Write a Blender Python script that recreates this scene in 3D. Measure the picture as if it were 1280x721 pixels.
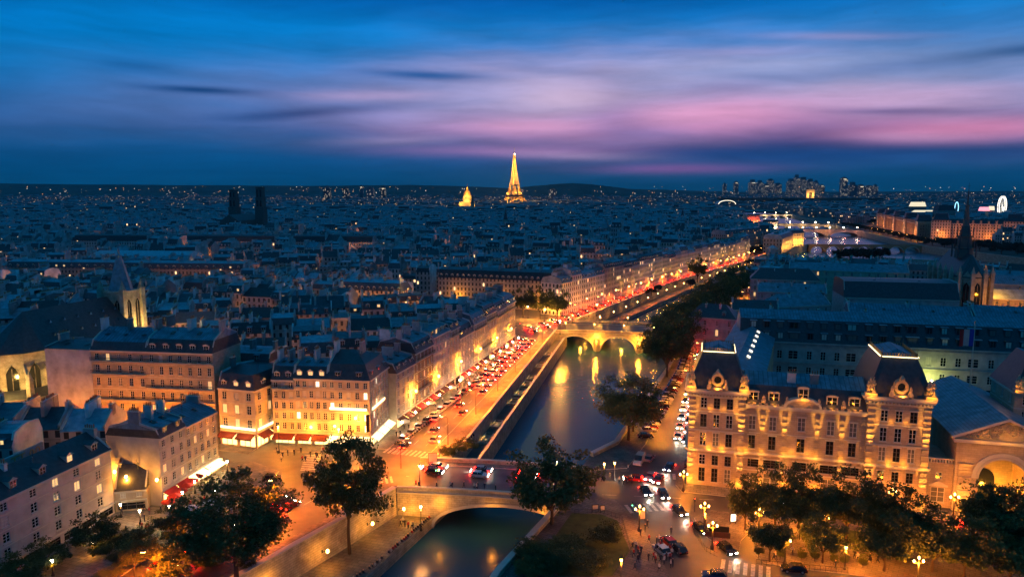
import bpy, bmesh, math, random
import numpy as np
from mathutils import Vector, Matrix, noise
from mathutils.geometry import tessellate_polygon
R = math.radians
sc = bpy.context.scene
for o in list(bpy.data.objects): bpy.data.objects.remove(o)
# ------------------------------------------------------------------ camera
H, FPX, PITCH = 66.0, 900.0, math.atan(117.5/900)
cd = bpy.data.cameras.new('camera'); cam = bpy.data.objects.new('camera', cd); sc.collection.objects.link(cam)
cd.sensor_width = 36; cd.lens = 36*FPX/1280; cd.clip_start = 1; cd.clip_end = 40000
cam.location = (0, 0, H); cam.rotation_euler = (math.pi/2-PITCH, 0, 0); sc.camera = cam
sc.view_settings.view_transform = 'Standard'; sc.view_settings.look = 'None'
sc.view_settings.gamma = 1; sc.view_settings.exposure = 0.12
sc.cycles.use_denoising = True
sc.cycles.max_bounces = 5; sc.cycles.diffuse_bounces = 2; sc.cycles.glossy_bounces = 2; sc.cycles.volume_bounces = 0
sc.cycles.transmission_bounces = 2; sc.cycles.transparent_max_bounces = 8
sc.cycles.sample_clamp_indirect = 4; sc.cycles.caustics_reflective = False; sc.cycles.caustics_refractive = False
# ------------------------------------------------------------------ dusk sky
class NT:
    """tiny helper for wiring shader nodes"""
    def __init__(s, tree): s.t = tree; s.n = tree.nodes; s.l = tree.links
    def new(s, typ, **kw):
        n = s.n.new(typ)
        for k, v in kw.items(): setattr(n, k, v)
        return n
    def put(s, sock, v):
        if isinstance(v, bpy.types.NodeSocket): s.l.new(v, sock)
        elif isinstance(v, (tuple, list)) and len(v) == 3 and sock.type == 'RGBA': sock.default_value = (*v, 1)
        else: sock.default_value = v
    def m(s, op, a, b=None, c=None, clamp=False):
        n = s.n.new('ShaderNodeMath'); n.operation = op; n.use_clamp = clamp
        for i, v in enumerate((a, b, c)):
            if v is not None: s.put(n.inputs[i], v)
        return n.outputs[0]
    def mix(s, f, a, b, mode='MIX'):
        n = s.n.new('ShaderNodeMix'); n.data_type = 'RGBA'; n.blend_type = mode
        s.put(n.inputs[0], f); s.put(n.inputs[6], a); s.put(n.inputs[7], b)
        return n.outputs[2]
    def ramp(s, f, stops):
        n = s.n.new('ShaderNodeValToRGB'); e = n.color_ramp.elements
        while len(e) < len(stops): e.new(0.5)
        for i, (p, c) in enumerate(stops):
            e[i].position = p; e[i].color = (*c, 1) if isinstance(c, tuple) else (c, c, c, 1)
        s.put(n.inputs[0], f); return n.outputs[0]
    def noise(s, vec, scale, detail=3, rough=0.5, dist=0.0):
        n = s.n.new('ShaderNodeTexNoise'); s.put(n.inputs['Vector'], vec)
        n.inputs['Scale'].default_value = scale; n.inputs['Detail'].default_value = detail
        n.inputs['Roughness'].default_value = rough; n.inputs['Distortion'].default_value = dist
        return n.outputs[0]
    def comb(s, x, y, z=0.0):
        n = s.n.new('ShaderNodeCombineXYZ')
        for i, v in enumerate((x, y, z)): s.put(n.inputs[i], v)
        return n.outputs[0]
    def sep(s, v):
        n = s.n.new('ShaderNodeSeparateXYZ'); s.put(n.inputs[0], v); return n.outputs
def lin(r, g, b):
    f = lambda c: (c/255/12.92) if c/255 <= .04045 else ((c/255+.055)/1.055)**2.4
    return (f(r), f(g), f(b))
world = bpy.data.worlds.new('World'); sc.world = world; world.use_nodes = True
w = NT(world.node_tree); w.n.clear()
tc = w.new('ShaderNodeTexCoord'); X, Y, Z = w.sep(tc.outputs['Generated'])
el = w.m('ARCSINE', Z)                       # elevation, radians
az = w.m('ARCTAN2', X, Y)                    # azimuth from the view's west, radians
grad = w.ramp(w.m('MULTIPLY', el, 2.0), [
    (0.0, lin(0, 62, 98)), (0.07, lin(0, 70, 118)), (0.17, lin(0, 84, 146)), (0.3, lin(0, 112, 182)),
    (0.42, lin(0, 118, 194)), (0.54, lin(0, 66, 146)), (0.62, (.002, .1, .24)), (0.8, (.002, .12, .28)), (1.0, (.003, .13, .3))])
wob = w.noise(w.comb(w.m('MULTIPLY', az, 1.2), w.m('MULTIPLY', el, 5), 3.1), 2.2, 4, .55)
wob2 = w.noise(w.comb(w.m('MULTIPLY', az, 2.2), w.m('MULTIPLY', el, 20), 7.7), 2.0, 5, .6)
def blob(px, py, sx, sy, k=1.0, tilt=0.0, ragged=.5, hard=1.0):
    """a soft cloud patch at a bearing and elevation; 900 units are one radian"""
    u = w.m('SUBTRACT', w.m('MULTIPLY', az, 900), px-640); v = w.m('SUBTRACT', w.m('MULTIPLY', el, 900), 243-py)
    v = w.m('ADD', v, w.m('MULTIPLY', u, tilt)); 
    v = w.m('ADD', v, w.m('MULTIPLY', w.m('SUBTRACT', wob, .5), sy*ragged*3)); 
    d = w.m('ADD', w.m('POWER', w.m('ABSOLUTE', w.m('DIVIDE', u, sx)), 2), w.m('POWER', w.m('ABSOLUTE', w.m('DIVIDE', v, sy)), 2))
    d = w.m('ADD', d, w.m('MULTIPLY', w.m('SUBTRACT', wob2, .5), 1.6*ragged))
    e = w.m('EXPONENT', w.m('MULTIPLY', w.m('POWER', w.m('MAXIMUM', d, 0.0), hard), -1.0))
    return w.m('MULTIPLY', e, k, clamp=True)
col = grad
LAV, PINK, PALE, DARK = lin(122, 130, 190), lin(204, 136, 184), lin(176, 164, 204), lin(0, 60, 118)
for (px, py, sx, sy, k, tilt, c, rg) in [
    (1080, 118, 330, 44, .62, .00, lin(110, 140, 188), .4), (540, 118, 260, 34, .6, -.07, LAV, .9), (240, 140, 190, 26, .36, -.13, lin(96, 116, 172), .5),
    (700, 132, 190, 42, .74, 0.03, PALE, .8), (1000, 126, 280, 38, .72, .05, PALE, .8), (690, 168, 200, 22, .62, .0, PINK, .5), (900, 160, 110, 26, .8, 0.0, PINK, .5),
    (1120, 168, 180, 20, .5, .06, lin(208, 130, 176), .5), (840, 212, 100, 6, .5, 0, lin(150, 92, 160), .3), (1030, 140, 170, 14, .5, 0, lin(206, 160, 200), .5),
    (430, 195, 250, 24, .75, -.05, lin(4, 82, 138), .5), (980, 184, 105, 22, 1.0, -.02, DARK, .4), (880, 195, 120, 7, .8, 0, DARK, .3), (1100, 198, 240, 10, .85, 0, lin(14, 66, 124), .3),
    (395, 149, 95, 7, 1.0, -.09, DARK, .12), (280, 128, 60, 4, .85, 0, DARK, .15), (535, 102, 72, 5, .9, .02, lin(26, 84, 150), .15), (1190, 101, 55, 5, .9, 0, lin(10, 78, 136), .15),
    (1070, 154, 85, 4, .6, .05, lin(90, 84, 140), .2), (765, 150, 46, 30, .6, .2, lin(98, 94, 156), .6), (1270, 48, 60, 6, .8, -.05, lin(2, 72, 128), .2), (105, 42, 55, 26, .45, -.2, lin(0, 72, 140), .6),
    (215, 108, 40, 8, .5, 0, lin(12, 84, 150), .4), (760, 196, 300, 12, .55, 0, lin(20, 66, 128), .4), (900, 120, 60, 8, .5, 0, lin(110, 110, 164), .4)]:
    col = w.mix(blob(px, py, sx, sy, k, tilt, rg), col, c)
for (px, py, sx, sy, k, c) in [(712, 128, 70, 16, .6, lin(214, 184, 212)), (868, 150, 90, 15, .65, lin(226, 160, 200)), (660, 160, 90, 10, .5, lin(222, 160, 198)), (1130, 176, 130, 10, .55, lin(226, 136, 176)), (980, 100, 160, 16, .4, lin(160, 168, 206)), (500, 150, 110, 12, .35, lin(160, 146, 196)), (640, 190, 150, 7, .5, lin(170, 120, 178))]:
    col = w.mix(blob(px, py, sx, sy, k, 0.0, .5), col, c)
srg = random.Random(6)
for i in range(16):
    px, py = srg.uniform(420, 1260), srg.uniform(70, 205); dk = i % 2
    col = w.mix(blob(px, py, srg.uniform(40, 90), srg.uniform(4, 8), srg.uniform(.2, .4), srg.uniform(-.07, .09), .7), col, lin(40, 90, 152) if dk else lin(206, 172, 212))
strk = w.ramp(w.noise(w.comb(w.m('MULTIPLY', az, 1.6), w.m('MULTIPLY_ADD', el, 13, w.m('MULTIPLY', wob, .8)), 1.0), 3.0, 6, .6), [(.3, .82), (.7, 1.16)])
col = w.mix(1.0, col, strk, 'MULTIPLY')
sky = w.new('ShaderNodeTexSky', sky_type='NISHITA'); sky.sun_disc = False
sky.sun_elevation = R(-3); sky.sun_rotation = R(20)
col = w.mix(0.003, col, sky.outputs[0], 'ADD')
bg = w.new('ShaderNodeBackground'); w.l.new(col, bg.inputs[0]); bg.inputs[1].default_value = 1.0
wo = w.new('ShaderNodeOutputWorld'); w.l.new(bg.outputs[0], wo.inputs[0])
# ------------------------------------------------------------------ materials
MATS = {}
def mat(name, color, rough=.8, var=.18, vscale=.6, bump=0.0, bscale=6.0, metal=0.0, emit=None, estr=0.0, rnd=0.0, spec=.3):
    m = bpy.data.materials.new(name); m.use_nodes = True; MATS[name] = m
    t = NT(m.node_tree); p = t.n['Principled BSDF']
    p.inputs['Roughness'].default_value = rough; p.inputs['Metallic'].default_value = metal
    p.inputs['Specular IOR Level'].default_value = spec
    tcn = t.new('ShaderNodeTexCoord'); c = (*color, 1)
    n1 = t.noise(tcn.outputs['Object'], vscale, 4, .6)
    f = t.ramp(n1, [(.3, 1-var), (.7, 1+var)])
    colr = t.mix(1.0, (color[0], color[1], color[2]), f, 'MULTIPLY')
    if rnd:
        oi = t.new('ShaderNodeObjectInfo')
        g = t.m('MULTIPLY_ADD', oi.outputs['Random'], rnd*2, 1-rnd)
        colr = t.mix(1.0, colr, t.comb(g, g, g), 'MULTIPLY')
    t.l.new(colr, p.inputs['Base Color'])
    if bump:
        b = t.new('ShaderNodeBump'); b.inputs['Strength'].default_value = bump; b.inputs['Distance'].default_value = .1
        t.l.new(t.noise(tcn.outputs['Object'], bscale, 4, .6), b.inputs['Height']); t.l.new(b.outputs[0], p.inputs['Normal'])
    if emit:
        p.inputs['Emission Color'].default_value = (*emit, 1); p.inputs['Emission Strength'].default_value = estr
    return m
def coursed(name, color, rough=.85, w_=1.1, h_=.42, joint=.6, var=.15, rnd=0.0):
    """stone laid in courses, by position on the wall"""
    m = mat(name, color, rough, var, .5, 0, rnd=rnd); t = NT(m.node_tree); p = t.n['Principled BSDF']
    src = p.inputs['Base Color'].links[0].from_socket
    tcn = t.new('ShaderNodeTexCoord'); x, y, z = t.sep(tcn.outputs['Object'])
    bt = t.new('ShaderNodeTexBrick'); t.l.new(t.comb(t.m('ADD', x, y), z, 0), bt.inputs['Vector'])
    bt.inputs['Scale'].default_value = 1.0; bt.inputs['Brick Width'].default_value = w_; bt.inputs['Row Height'].default_value = h_
    bt.inputs['Mortar Size'].default_value = .035; bt.inputs['Color1'].default_value = (1, 1, 1, 1); bt.inputs['Color2'].default_value = (.84, .83, .8, 1)
    bt.inputs['Mortar'].default_value = (joint, joint, joint, 1)
    t.l.new(t.mix(1.0, src, bt.outputs[0], 'MULTIPLY'), p.inputs['Base Color'])
    return m
mat('asphalt', (.07, .067, .065), .55, .25, .15, .25, 3)
mat('asphalt_worn', (.09, .085, .08), .5, .3, .2, .2, 3)
def paved(name, color, w_, h_, rot=.3):
    m = mat(name, color, .75, .3, .3, .15, 3); t = NT(m.node_tree); p = t.n['Principled BSDF']; src = p.inputs['Base Color'].links[0].from_socket
    tcn = t.new('ShaderNodeTexCoord'); mp = t.new('ShaderNodeMapping'); mp.inputs['Rotation'].default_value = (0, 0, rot); t.l.new(tcn.outputs['Object'], mp.inputs[0])
    bt = t.new('ShaderNodeTexBrick'); t.l.new(mp.outputs[0], bt.inputs['Vector']); bt.inputs['Scale'].default_value = 1.0; bt.inputs['Brick Width'].default_value = w_; bt.inputs['Row Height'].default_value = h_
    bt.inputs['Mortar Size'].default_value = .05; bt.inputs['Color1'].default_value = (1, 1, 1, 1); bt.inputs['Color2'].default_value = (.72, .72, .72, 1); bt.inputs['Mortar'].default_value = (.4, .4, .4, 1)
    f = t.ramp(t.noise(tcn.outputs['Object'], .09, 5, .65), [(.35, .6), (.65, 1.25)])
    t.l.new(t.mix(1.0, t.mix(1.0, src, bt.outputs[0], 'MULTIPLY'), f, 'MULTIPLY'), p.inputs['Base Color'])
paved('pavement', (.2, .18, .16), 1.5, 1.0); paved('plaza', (.17, .145, .13), 1.6, .8, .6)
mat('paint', (.38, .36, .33), .7, .45, 1.5)
mat('city_ground', (.1, .098, .092), .9, .3, .02)
mat('far_land', (.05, .065, .06), .95, .4, .004)
mat('lawn', (.06, .085, .025), .95, .4, .5, .5, 9)
coursed('quay_stone', (.36, .31, .24), .85, 1.3, .5, .5, .35)
coursed('bridge_stone', (.42, .37, .29), .8, 1.2, .5, .55, .3)
coursed('pale_stone', (.42, .34, .25), .8, 1.1, .48, .72, .15)
coursed('church_stone', (.42, .36, .28), .88, .9, .4, .65, .35)
mat('plaster_cream', (.42, .36, .28), .85, .25, .3, .1)
mat('plaster_white', (.42, .38, .36), .85, .25, .22, .1)
mat('plaster_tan', (.44, .36, .27), .85, .16, .5, .1)
mat('plaster_grey', (.36, .34, .33), .9, .22, .5, .1)
mat('gable', (.4, .385, .385), .9, .35, .25, .15, rnd=.6)
mat('trim', (.5, .46, .39), .8, .1)
mat('dark_trim', (.12, .11, .1), .7, .1)
mat('slate', (.045, .048, .056), .42, .3, 1.2, .25, 5, spec=.4)
mat('slate_generic', (.055, .058, .068), .5, .3, 1.0, rnd=.5)
mat('zinc_generic', (.17, .24, .29), .42, .3, .7, rnd=.75, metal=.15)
mat('chimney_brick', (.25, .16, .12), .9, .25, 1)
mat('terracotta', (.34, .15, .08), .85, .2, 2)
coursed('dark_stone', (.14, .125, .12), .9)
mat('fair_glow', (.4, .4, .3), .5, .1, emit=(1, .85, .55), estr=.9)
mat('wheel_light', (.6, .6, .6), .5, .1, emit=(1, .92, .75), estr=1.7)
mat('iron', (.02, .02, .022), .5, .1)
mat('iron_work', (.3, .2, .1), .6, .1)
mat('glass_dark', (.012, .015, .02), .12, .1, spec=.6)
mat('shutter', (.12, .12, .115), .7, .15)
mat('curtain', (.5, .46, .4), .8, .15)
mat('frame_white', (.62, .6, .56), .5, .05)
mat('frame_dark', (.1, .09, .08), .5, .05)
mat('glass_lit', (.3, .2, .1), .4, .1, emit=(1, .62, .24), estr=1.1)
mat('glass_white', (.4, .4, .4), .4, .1, emit=(1, .85, .6), estr=2.2)
mat('shop_light', (.5, .4, .3), .5, .1, emit=(1, .64, .22), estr=2.8)
mat('neon_white', (.6, .6, .6), .5, .02, emit=(1, .76, .38), estr=3.5)
mat('awning_red', (.42, .02, .02), .8, .1)
mat('awning_dark', (.12, .025, .02), .8, .1)
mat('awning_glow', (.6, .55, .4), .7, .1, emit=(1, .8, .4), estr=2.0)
mat('bark', (.07, .05, .035), .95, .3, 2, .4, 8)
mat('lamp_orange', (.8, .5, .2), .5, 0, emit=(1, .5, .12), estr=30)
mat('lamp_white', (.8, .7, .6), .5, 0, emit=(1, .82, .55), estr=45)
mat('head_light', (.9, .9, .9), .3, 0, emit=(1, .88, .68), estr=38)
mat('tail_light', (.6, .02, .01), .3, 0, emit=(1, .0035, .001), estr=170)
mat('tail_dull', (.35, .01, .01), .3, 0)
mat('lens', (.6, .6, .6), .2, 0)
mat('tyre', (.015, .015, .015), .9, 0)
mat('rim', (.4, .4, .4), .35, 0, metal=.8)
mat('cloth_dark', (.03, .035, .05), .9, .2, rnd=.5)
mat('skin', (.5, .3, .2), .6, .1)
mat('flag_blue', (.02, .04, .3), .8, 0); mat('flag_red', (.5, .02, .02), .8, 0)
mat('graffiti', (.55, .32, .12), .8, .2, 3)
mat('graffiti_edge', (.04, .03, .06), .8, .2, 3)
mat('sign_dark', (.05, .03, .02), .6, .1)
mat('bronze', (.3, .2, .09), .5, .2, 2, metal=.5)
def leafmat(name, col):
    m = mat(name, col, .7, .35, .35, rnd=.2); p = m.node_tree.nodes['Principled BSDF']
    return m
leafmat('leaf', (.09, .11, .03)); leafmat('leaf_dark', (.065, .085, .027)); leafmat('leaf_far', (.02, .032, .022))
for i, c in enumerate([(.35, .35, .36), (.02, .02, .022), (.15, .15, .16), (.3, .02, .015), (.02, .035, .12), (.6, .6, .58)]):
    m = mat('car_paint_%d' % i, c, .25, .02, metal=.3, spec=.6); m.node_tree.nodes['Principled BSDF'].inputs['Coat Weight'].default_value = .4
# standing seam zinc: seams by position across the slope
def seamed(name, color, gap, rough=.5, metal=.15):
    m = mat(name, color, rough, .4, .5, metal=metal); t = NT(m.node_tree); p = t.n['Principled BSDF']
    src = p.inputs['Base Color'].links[0].from_socket
    tcn = t.new('ShaderNodeTexCoord'); x, y, z = t.sep(tcn.outputs['Object'])
    f = t.m('LESS_THAN', t.m('FRACT', t.m('DIVIDE', x, gap)), .14)
    t.l.new(t.mix(f, src, (color[0]*.45, color[1]*.45, color[2]*.45)), p.inputs['Base Color']); return m
seamed('zinc', (.16, .22, .27), .65); seamed('zinc_blue', (.08, .18, .24), 1.0, .5)
# facade whose windows are too small in the picture to be modelled singly: laid out along the wall in metres
def facade(name, color, lit, wx=2.5, wz=3.0, emit=(1, .62, .28), es=2.0, glow=0.0):
    m = mat(name, color, .9, .2, .3, rnd=.35); t = NT(m.node_tree); p = t.n['Principled BSDF']
    src = p.inputs['Base Color'].links[0].from_socket
    uv = t.new('ShaderNodeUVMap'); x, y, _ = t.sep(uv.outputs[0])
    qx, qy = t.m('DIVIDE', x, wx), t.m('DIVIDE', y, wz)
    ix = t.m('LESS_THAN', t.m('ABSOLUTE', t.m('SUBTRACT', t.m('FRACT', qx), .5)), .21)
    iy = t.m('LESS_THAN', t.m('ABSOLUTE', t.m('SUBTRACT', t.m('FRACT', qy), .5)), .3)
    k = t.m('MULTIPLY', ix, iy)
    band = t.m('LESS_THAN', t.m('FRACT', qy), .06)
    c = t.mix(t.m('MULTIPLY', band, .5), src, (.1, .09, .08)); c = t.mix(k, c, (.03, .034, .04))
    t.l.new(c, p.inputs['Base Color'])
    oi = t.new('ShaderNodeObjectInfo'); ge = t.new('ShaderNodeNewGeometry')
    wn = t.new('ShaderNodeTexWhiteNoise', noise_dimensions='4D')
    t.l.new(t.comb(t.m('FLOOR', qx), t.m('FLOOR', qy), t.m('MULTIPLY', oi.outputs['Random'], 91.0)), wn.inputs['Vector'])
    t.l.new(ge.outputs['Random Per Island'], wn.inputs['W'])
    on = t.m('LESS_THAN', wn.outputs[0], lit)
    p.inputs['Emission Color'].default_value = (*emit, 1)
    t.l.new(t.m('MULTIPLY', t.m('MULTIPLY', on, k), es), p.inputs['Emission Strength'])
    t.l.new(t.m('MULTIPLY_ADD', k, -.6, .9), p.inputs['Roughness'])
    m.cycles.emission_sampling = 'NONE'; return m
facade('facade_plain', (.36, .34, .33), .03); facade('facade_cream', (.42, .38, .33), .035)
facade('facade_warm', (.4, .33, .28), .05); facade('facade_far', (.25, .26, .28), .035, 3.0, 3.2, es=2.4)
facade('facade_tower', (.12, .14, .17), .12, 6, 7, (1, .85, .6), 1.2)
facade('facade_quay', (.46, .4, .36), .06, 2.3, 3.0)
facade('facade_pale', (.5, .43, .33), .02, 3.4, 4.2)
for n in ('lamp_orange', 'lamp_white', 'glass_lit', 'glass_white', 'neon_white'): MATS[n].cycles.emission_sampling = 'NONE'
# water
m = bpy.data.materials.new('river_water'); m.use_nodes = True; MATS['river_water'] = m
t = NT(m.node_tree); p = t.n['Principled BSDF']
p.inputs['Base Color'].default_value = (.014, .08, .13, 1); p.inputs['Roughness'].default_value = .24; p.inputs['IOR'].default_value = 1.33
p.inputs['Specular IOR Level'].default_value = .5
tcn = t.new('ShaderNodeTexCoord'); b = t.new('ShaderNodeBump'); b.inputs['Strength'].default_value = .28; b.inputs['Distance'].default_value = .25
x, y, z = t.sep(tcn.outputs['Object'])
t.l.new(t.noise(t.comb(x, t.m('MULTIPLY', y, .7), z), .55, 5, .6), b.inputs['Height']); t.l.new(b.outputs[0], p.inputs['Normal'])
# ------------------------------------------------------------------ mesh helpers
def link(o): sc.collection.objects.link(o); return o
class MB:
    """collects faces; build() links them as one mesh object"""
    def __init__(s): s.v = []; s.f = []; s.m = []; s.uv = []; s.ms = []
    def mi(s, m):
        if m not in s.ms: s.ms.append(m)
        return s.ms.index(m)
    def face(s, pts, m, uv=None):
        k = len(s.v); s.v += [tuple(p) for p in pts]; s.f.append(tuple(range(k, k+len(pts)))); s.m.append(s.mi(m))
        s.uv += uv if uv else [(0, 0)]*len(pts); return s
    def box(s, x0, x1, y0, y1, z0, z1, m, top=None):
        P = [(x0,y0,z0),(x1,y0,z0),(x1,y1,z0),(x0,y1,z0),(x0,y0,z1),(x1,y0,z1),(x1,y1,z1),(x0,y1,z1)]
        for i, q in enumerate(((0,1,5,4),(1,2,6,5),(2,3,7,6),(3,0,4,7),(4,5,6,7),(3,2,1,0))):
            s.face([P[j] for j in q], top if (top and i == 4) else m)
        return s
    def hexa(s, b, t_, m, top=None):
        """b and t_: four corners each, ccw"""
        for i in range(4):
            j = (i+1) % 4; s.face([b[i], b[j], t_[j], t_[i]], m)
        s.face(t_, top or m); s.face(b[::-1], m); return s
    def bar(s, a, b, r, m, r2=None, n=4):
        a = Vector(a); b = Vector(b); d = (b-a)
        if d.length < 1e-6: return s
        d.normalize(); u = d.orthogonal().normalized(); v = d.cross(u); r2 = r if r2 is None else r2
        A = []; B = []
        for i in range(n):
            th = 2*math.pi*i/n; o = u*math.cos(th)+v*math.sin(th); A.append(a+o*r); B.append(b+o*r2)
        for i in range(n):
            j = (i+1) % n; s.face([A[i], A[j], B[j], B[i]], m)
        s.face(A[::-1], m); s.face(B, m); return s
    def lathe(s, c, prof, m, n=8, a0=0.0):
        """prof: (radius, z) from bottom to top"""
        rings = [[(c[0]+r*math.cos(a0+2*math.pi*i/n), c[1]+r*math.sin(a0+2*math.pi*i/n), c[2]+z) for i in range(n)] for r, z in prof]
        for k in range(len(rings)-1):
            for i in range(n):
                j = (i+1) % n; s.face([rings[k][i], rings[k][j], rings[k+1][j], rings[k+1][i]], m)
        s.face(rings[-1], m); s.face(rings[0][::-1], m); return s
    def prism(s, pts, z0, z1, m, top=None, bottom=False):
        """pts: ccw outline"""
        n = len(pts)
        for i in range(n):
            a, b = pts[i], pts[(i+1) % n]; s.face([(a[0],a[1],z0),(b[0],b[1],z0),(b[0],b[1],z1),(a[0],a[1],z1)], m)
        for tri in tessellate_polygon([[Vector((p[0], p[1], 0)) for p in pts]]):
            q = [(pts[i][0], pts[i][1], z1) for i in tri]
            if (Vector(q[1])-Vector(q[0])).cross(Vector(q[2])-Vector(q[0])).z < 0: q.reverse()
            s.face(q, top or m)
        return s
    def wall(s, a, b, z0, z1, m):
        """vertical face with its windows laid out in metres from a"""
        L = math.hypot(b[0]-a[0], b[1]-a[1]); h = z1-z0
        return s.face([(a[0],a[1],z0),(b[0],b[1],z0),(b[0],b[1],z1),(a[0],a[1],z1)], m, [(0,0),(L,0),(L,h),(0,h)])
    def mesh(s, name):
        me = bpy.data.meshes.new(name); me.from_pydata(s.v, [], s.f)
        for m in s.ms: me.materials.append(MATS[m])
        if len(s.ms) > 1: me.polygons.foreach_set('material_index', s.m)
        if any(u != (0, 0) for u in s.uv):
            ul = me.uv_layers.new(name='metres'); ul.data.foreach_set('uv', np.array(s.uv, dtype=np.float32).ravel())
        me.update(); return me
    def build(s, name, parent=None, loc=None, rz=0.0):
        o = bpy.data.objects.new(name, s.mesh(name)); link(o); o.parent = parent
        if loc: o.location = loc
        if rz: o.rotation_euler.z = rz
        return o
def inst(name, me, parent=None, loc=(0, 0, 0), rz=0.0, scale=None):
    o = bpy.data.objects.new(name, me); link(o); o.parent = parent; o.location = loc; o.rotation_euler.z = rz
    if scale: o.scale = scale
    return o
def tag(o, label=None, cat=None, group=None, kind=None):
    if label: o['label'] = label
    if cat: o['category'] = cat
    if group: o['group'] = group
    if kind: o['kind'] = kind
    return o
def thing(name, label, cat, loc=(0, 0, 0), rz=0.0, group=None):
    o = bpy.data.objects.new(name, None); link(o); o.location = (*loc, 0)[:3]; o.rotation_euler.z = rz; o.empty_display_size = .1
    return tag(o, label, cat, group, 'thing' if 'wall' in name else None)
LAMP_GAIN = 2.35
def kids(o):
    return [c for c in bpy.data.objects if c.parent == o]
def snap(o):
    """the tree under o, read once so that copies are cheap"""
    ch = {}
    for c in bpy.data.objects:
        if c.parent: ch.setdefault(c.parent.name, []).append(c)
    f = lambda a: (a, [f(c) for c in ch.get(a.name, [])])
    return f(o)
def clone(tree, parent=None):
    o, cs = tree; c = o.copy(); link(c); c.parent = parent
    for k in cs: clone(k, c)
    return c
def light(kind, parent, loc, power, color, radius=.15, rot=None, size=None, blend=.6):
    l = bpy.data.lights.new('lamp_glow', kind); l.energy = power*LAMP_GAIN; l.color = color; l.shadow_soft_size = radius
    if kind == 'SPOT': l.spot_size = size or R(90); l.spot_blend = blend
    o = bpy.data.objects.new('lamp_glow', l); link(o); o.parent = parent; o.location = loc
    if rot: o.rotation_euler = rot
    return o
def flat(name, pts, z, m, kind='structure'):
    """a level sheet"""
    mb = MB()
    for tri in tessellate_polygon([[Vector((p[0], p[1], 0)) for p in pts]]):
        q = [(pts[i][0], pts[i][1], z) for i in tri]
        if (Vector(q[1])-Vector(q[0])).cross(Vector(q[2])-Vector(q[0])).z < 0: q.reverse()
        mb.face(q, m)
    return tag(mb.build(name), kind=kind)
def slab(name, pts, z0, z1, m, top=None):
    a = sum(pts[i][0]*pts[(i+1) % len(pts)][1]-pts[(i+1) % len(pts)][0]*pts[i][1] for i in range(len(pts)))
    return tag(MB().prism(pts if a > 0 else pts[::-1], z0, z1, m, top).build(name), kind='structure')
def poff(line, d):
    """offset a polyline to its right by d"""
    out = []
    for i, p in enumerate(line):
        a = Vector(line[max(i-1, 0)]); b = Vector(line[min(i+1, len(line)-1)]); t_ = (b-a).normalized()
        out.append((p[0]+t_.y*d, p[1]-t_.x*d))
    return out
def along(line, step, start=0.0):
    """points and headings every step metres along a polyline"""
    out = []; acc = start
    for a, b in zip(line, line[1:]):
        a = Vector(a); b = Vector(b); L = (b-a).length; t_ = (b-a)/L
        while acc < L:
            p = a+t_*acc; out.append((p.x, p.y, math.atan2(t_.y, t_.x))); acc += step
        acc -= L
    return out
def inside(p, poly):
    c = False; x, y = p; j = len(poly)-1
    for i in range(len(poly)):
        (x1, y1), (x2, y2) = poly[i], poly[j]
        if (y1 > y) != (y2 > y) and x < (x2-x1)*(y-y1)/(y2-y1)+x1: c = not c
        j = i
    return c
HAZE = 1.7e-5
ORANGE, AMBER, WARM = (1, .31, .015), (1, .35, .022), (1, .44, .09)
# ------------------------------------------------------------------ land and river (metres; x right, y away, street level z = 0)
WALL_L_UP = [(-95, 30), (-60, 92), (-46, 118), (-35, 137), (-26, 154)]
WALL_L_DN = [(-14.7, 174), (22.4, 349)]
WALL_L_FAR = [(33, 372), (69, 440), (125, 545), (185, 640), (240, 725), (300, 830), (388, 945), (438, 1293), (534, 1559), (760, 2317), (900, 2900)]
WALL_R = [(-28, 30), (-3, 118), (8, 142), (14.5, 158), (20, 176), (27.5, 185), (59.5, 268.5), (78, 325), (110, 400), (150, 480), (215, 590), (300, 690), (384, 745)]
ISLAND_N = [(384, 745), (440, 690), (448, 640), (400, 500), (410, 400), (470, 250), (560, 30)]
RIGHT_BANK = [(640, 30), (545, 250), (480, 420), (528, 611), (527, 921), (621, 1276), (677, 1505), (894, 2315), (1050, 2900)]
flat('ground', [(-12000, 30)]+WALL_L_UP+WALL_L_DN+WALL_L_FAR+[(980, 3100)]+RIGHT_BANK[::-1]+[(12000, 30), (12000, 11400), (-12000, 11400)], 0, 'city_ground')
flat('island_ground', WALL_R+ISLAND_N[1:], 0, 'plaza')
flat('river', [(-300, -200), (700, -200), (900, 800), (1300, 3200), (300, 3200), (-100, 400)], -8, 'river_water')
flat('ground_near', [(-12000, -3000), (12000, -3000), (12000, 30), (-12000, 30)], -9, 'city_ground')
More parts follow.
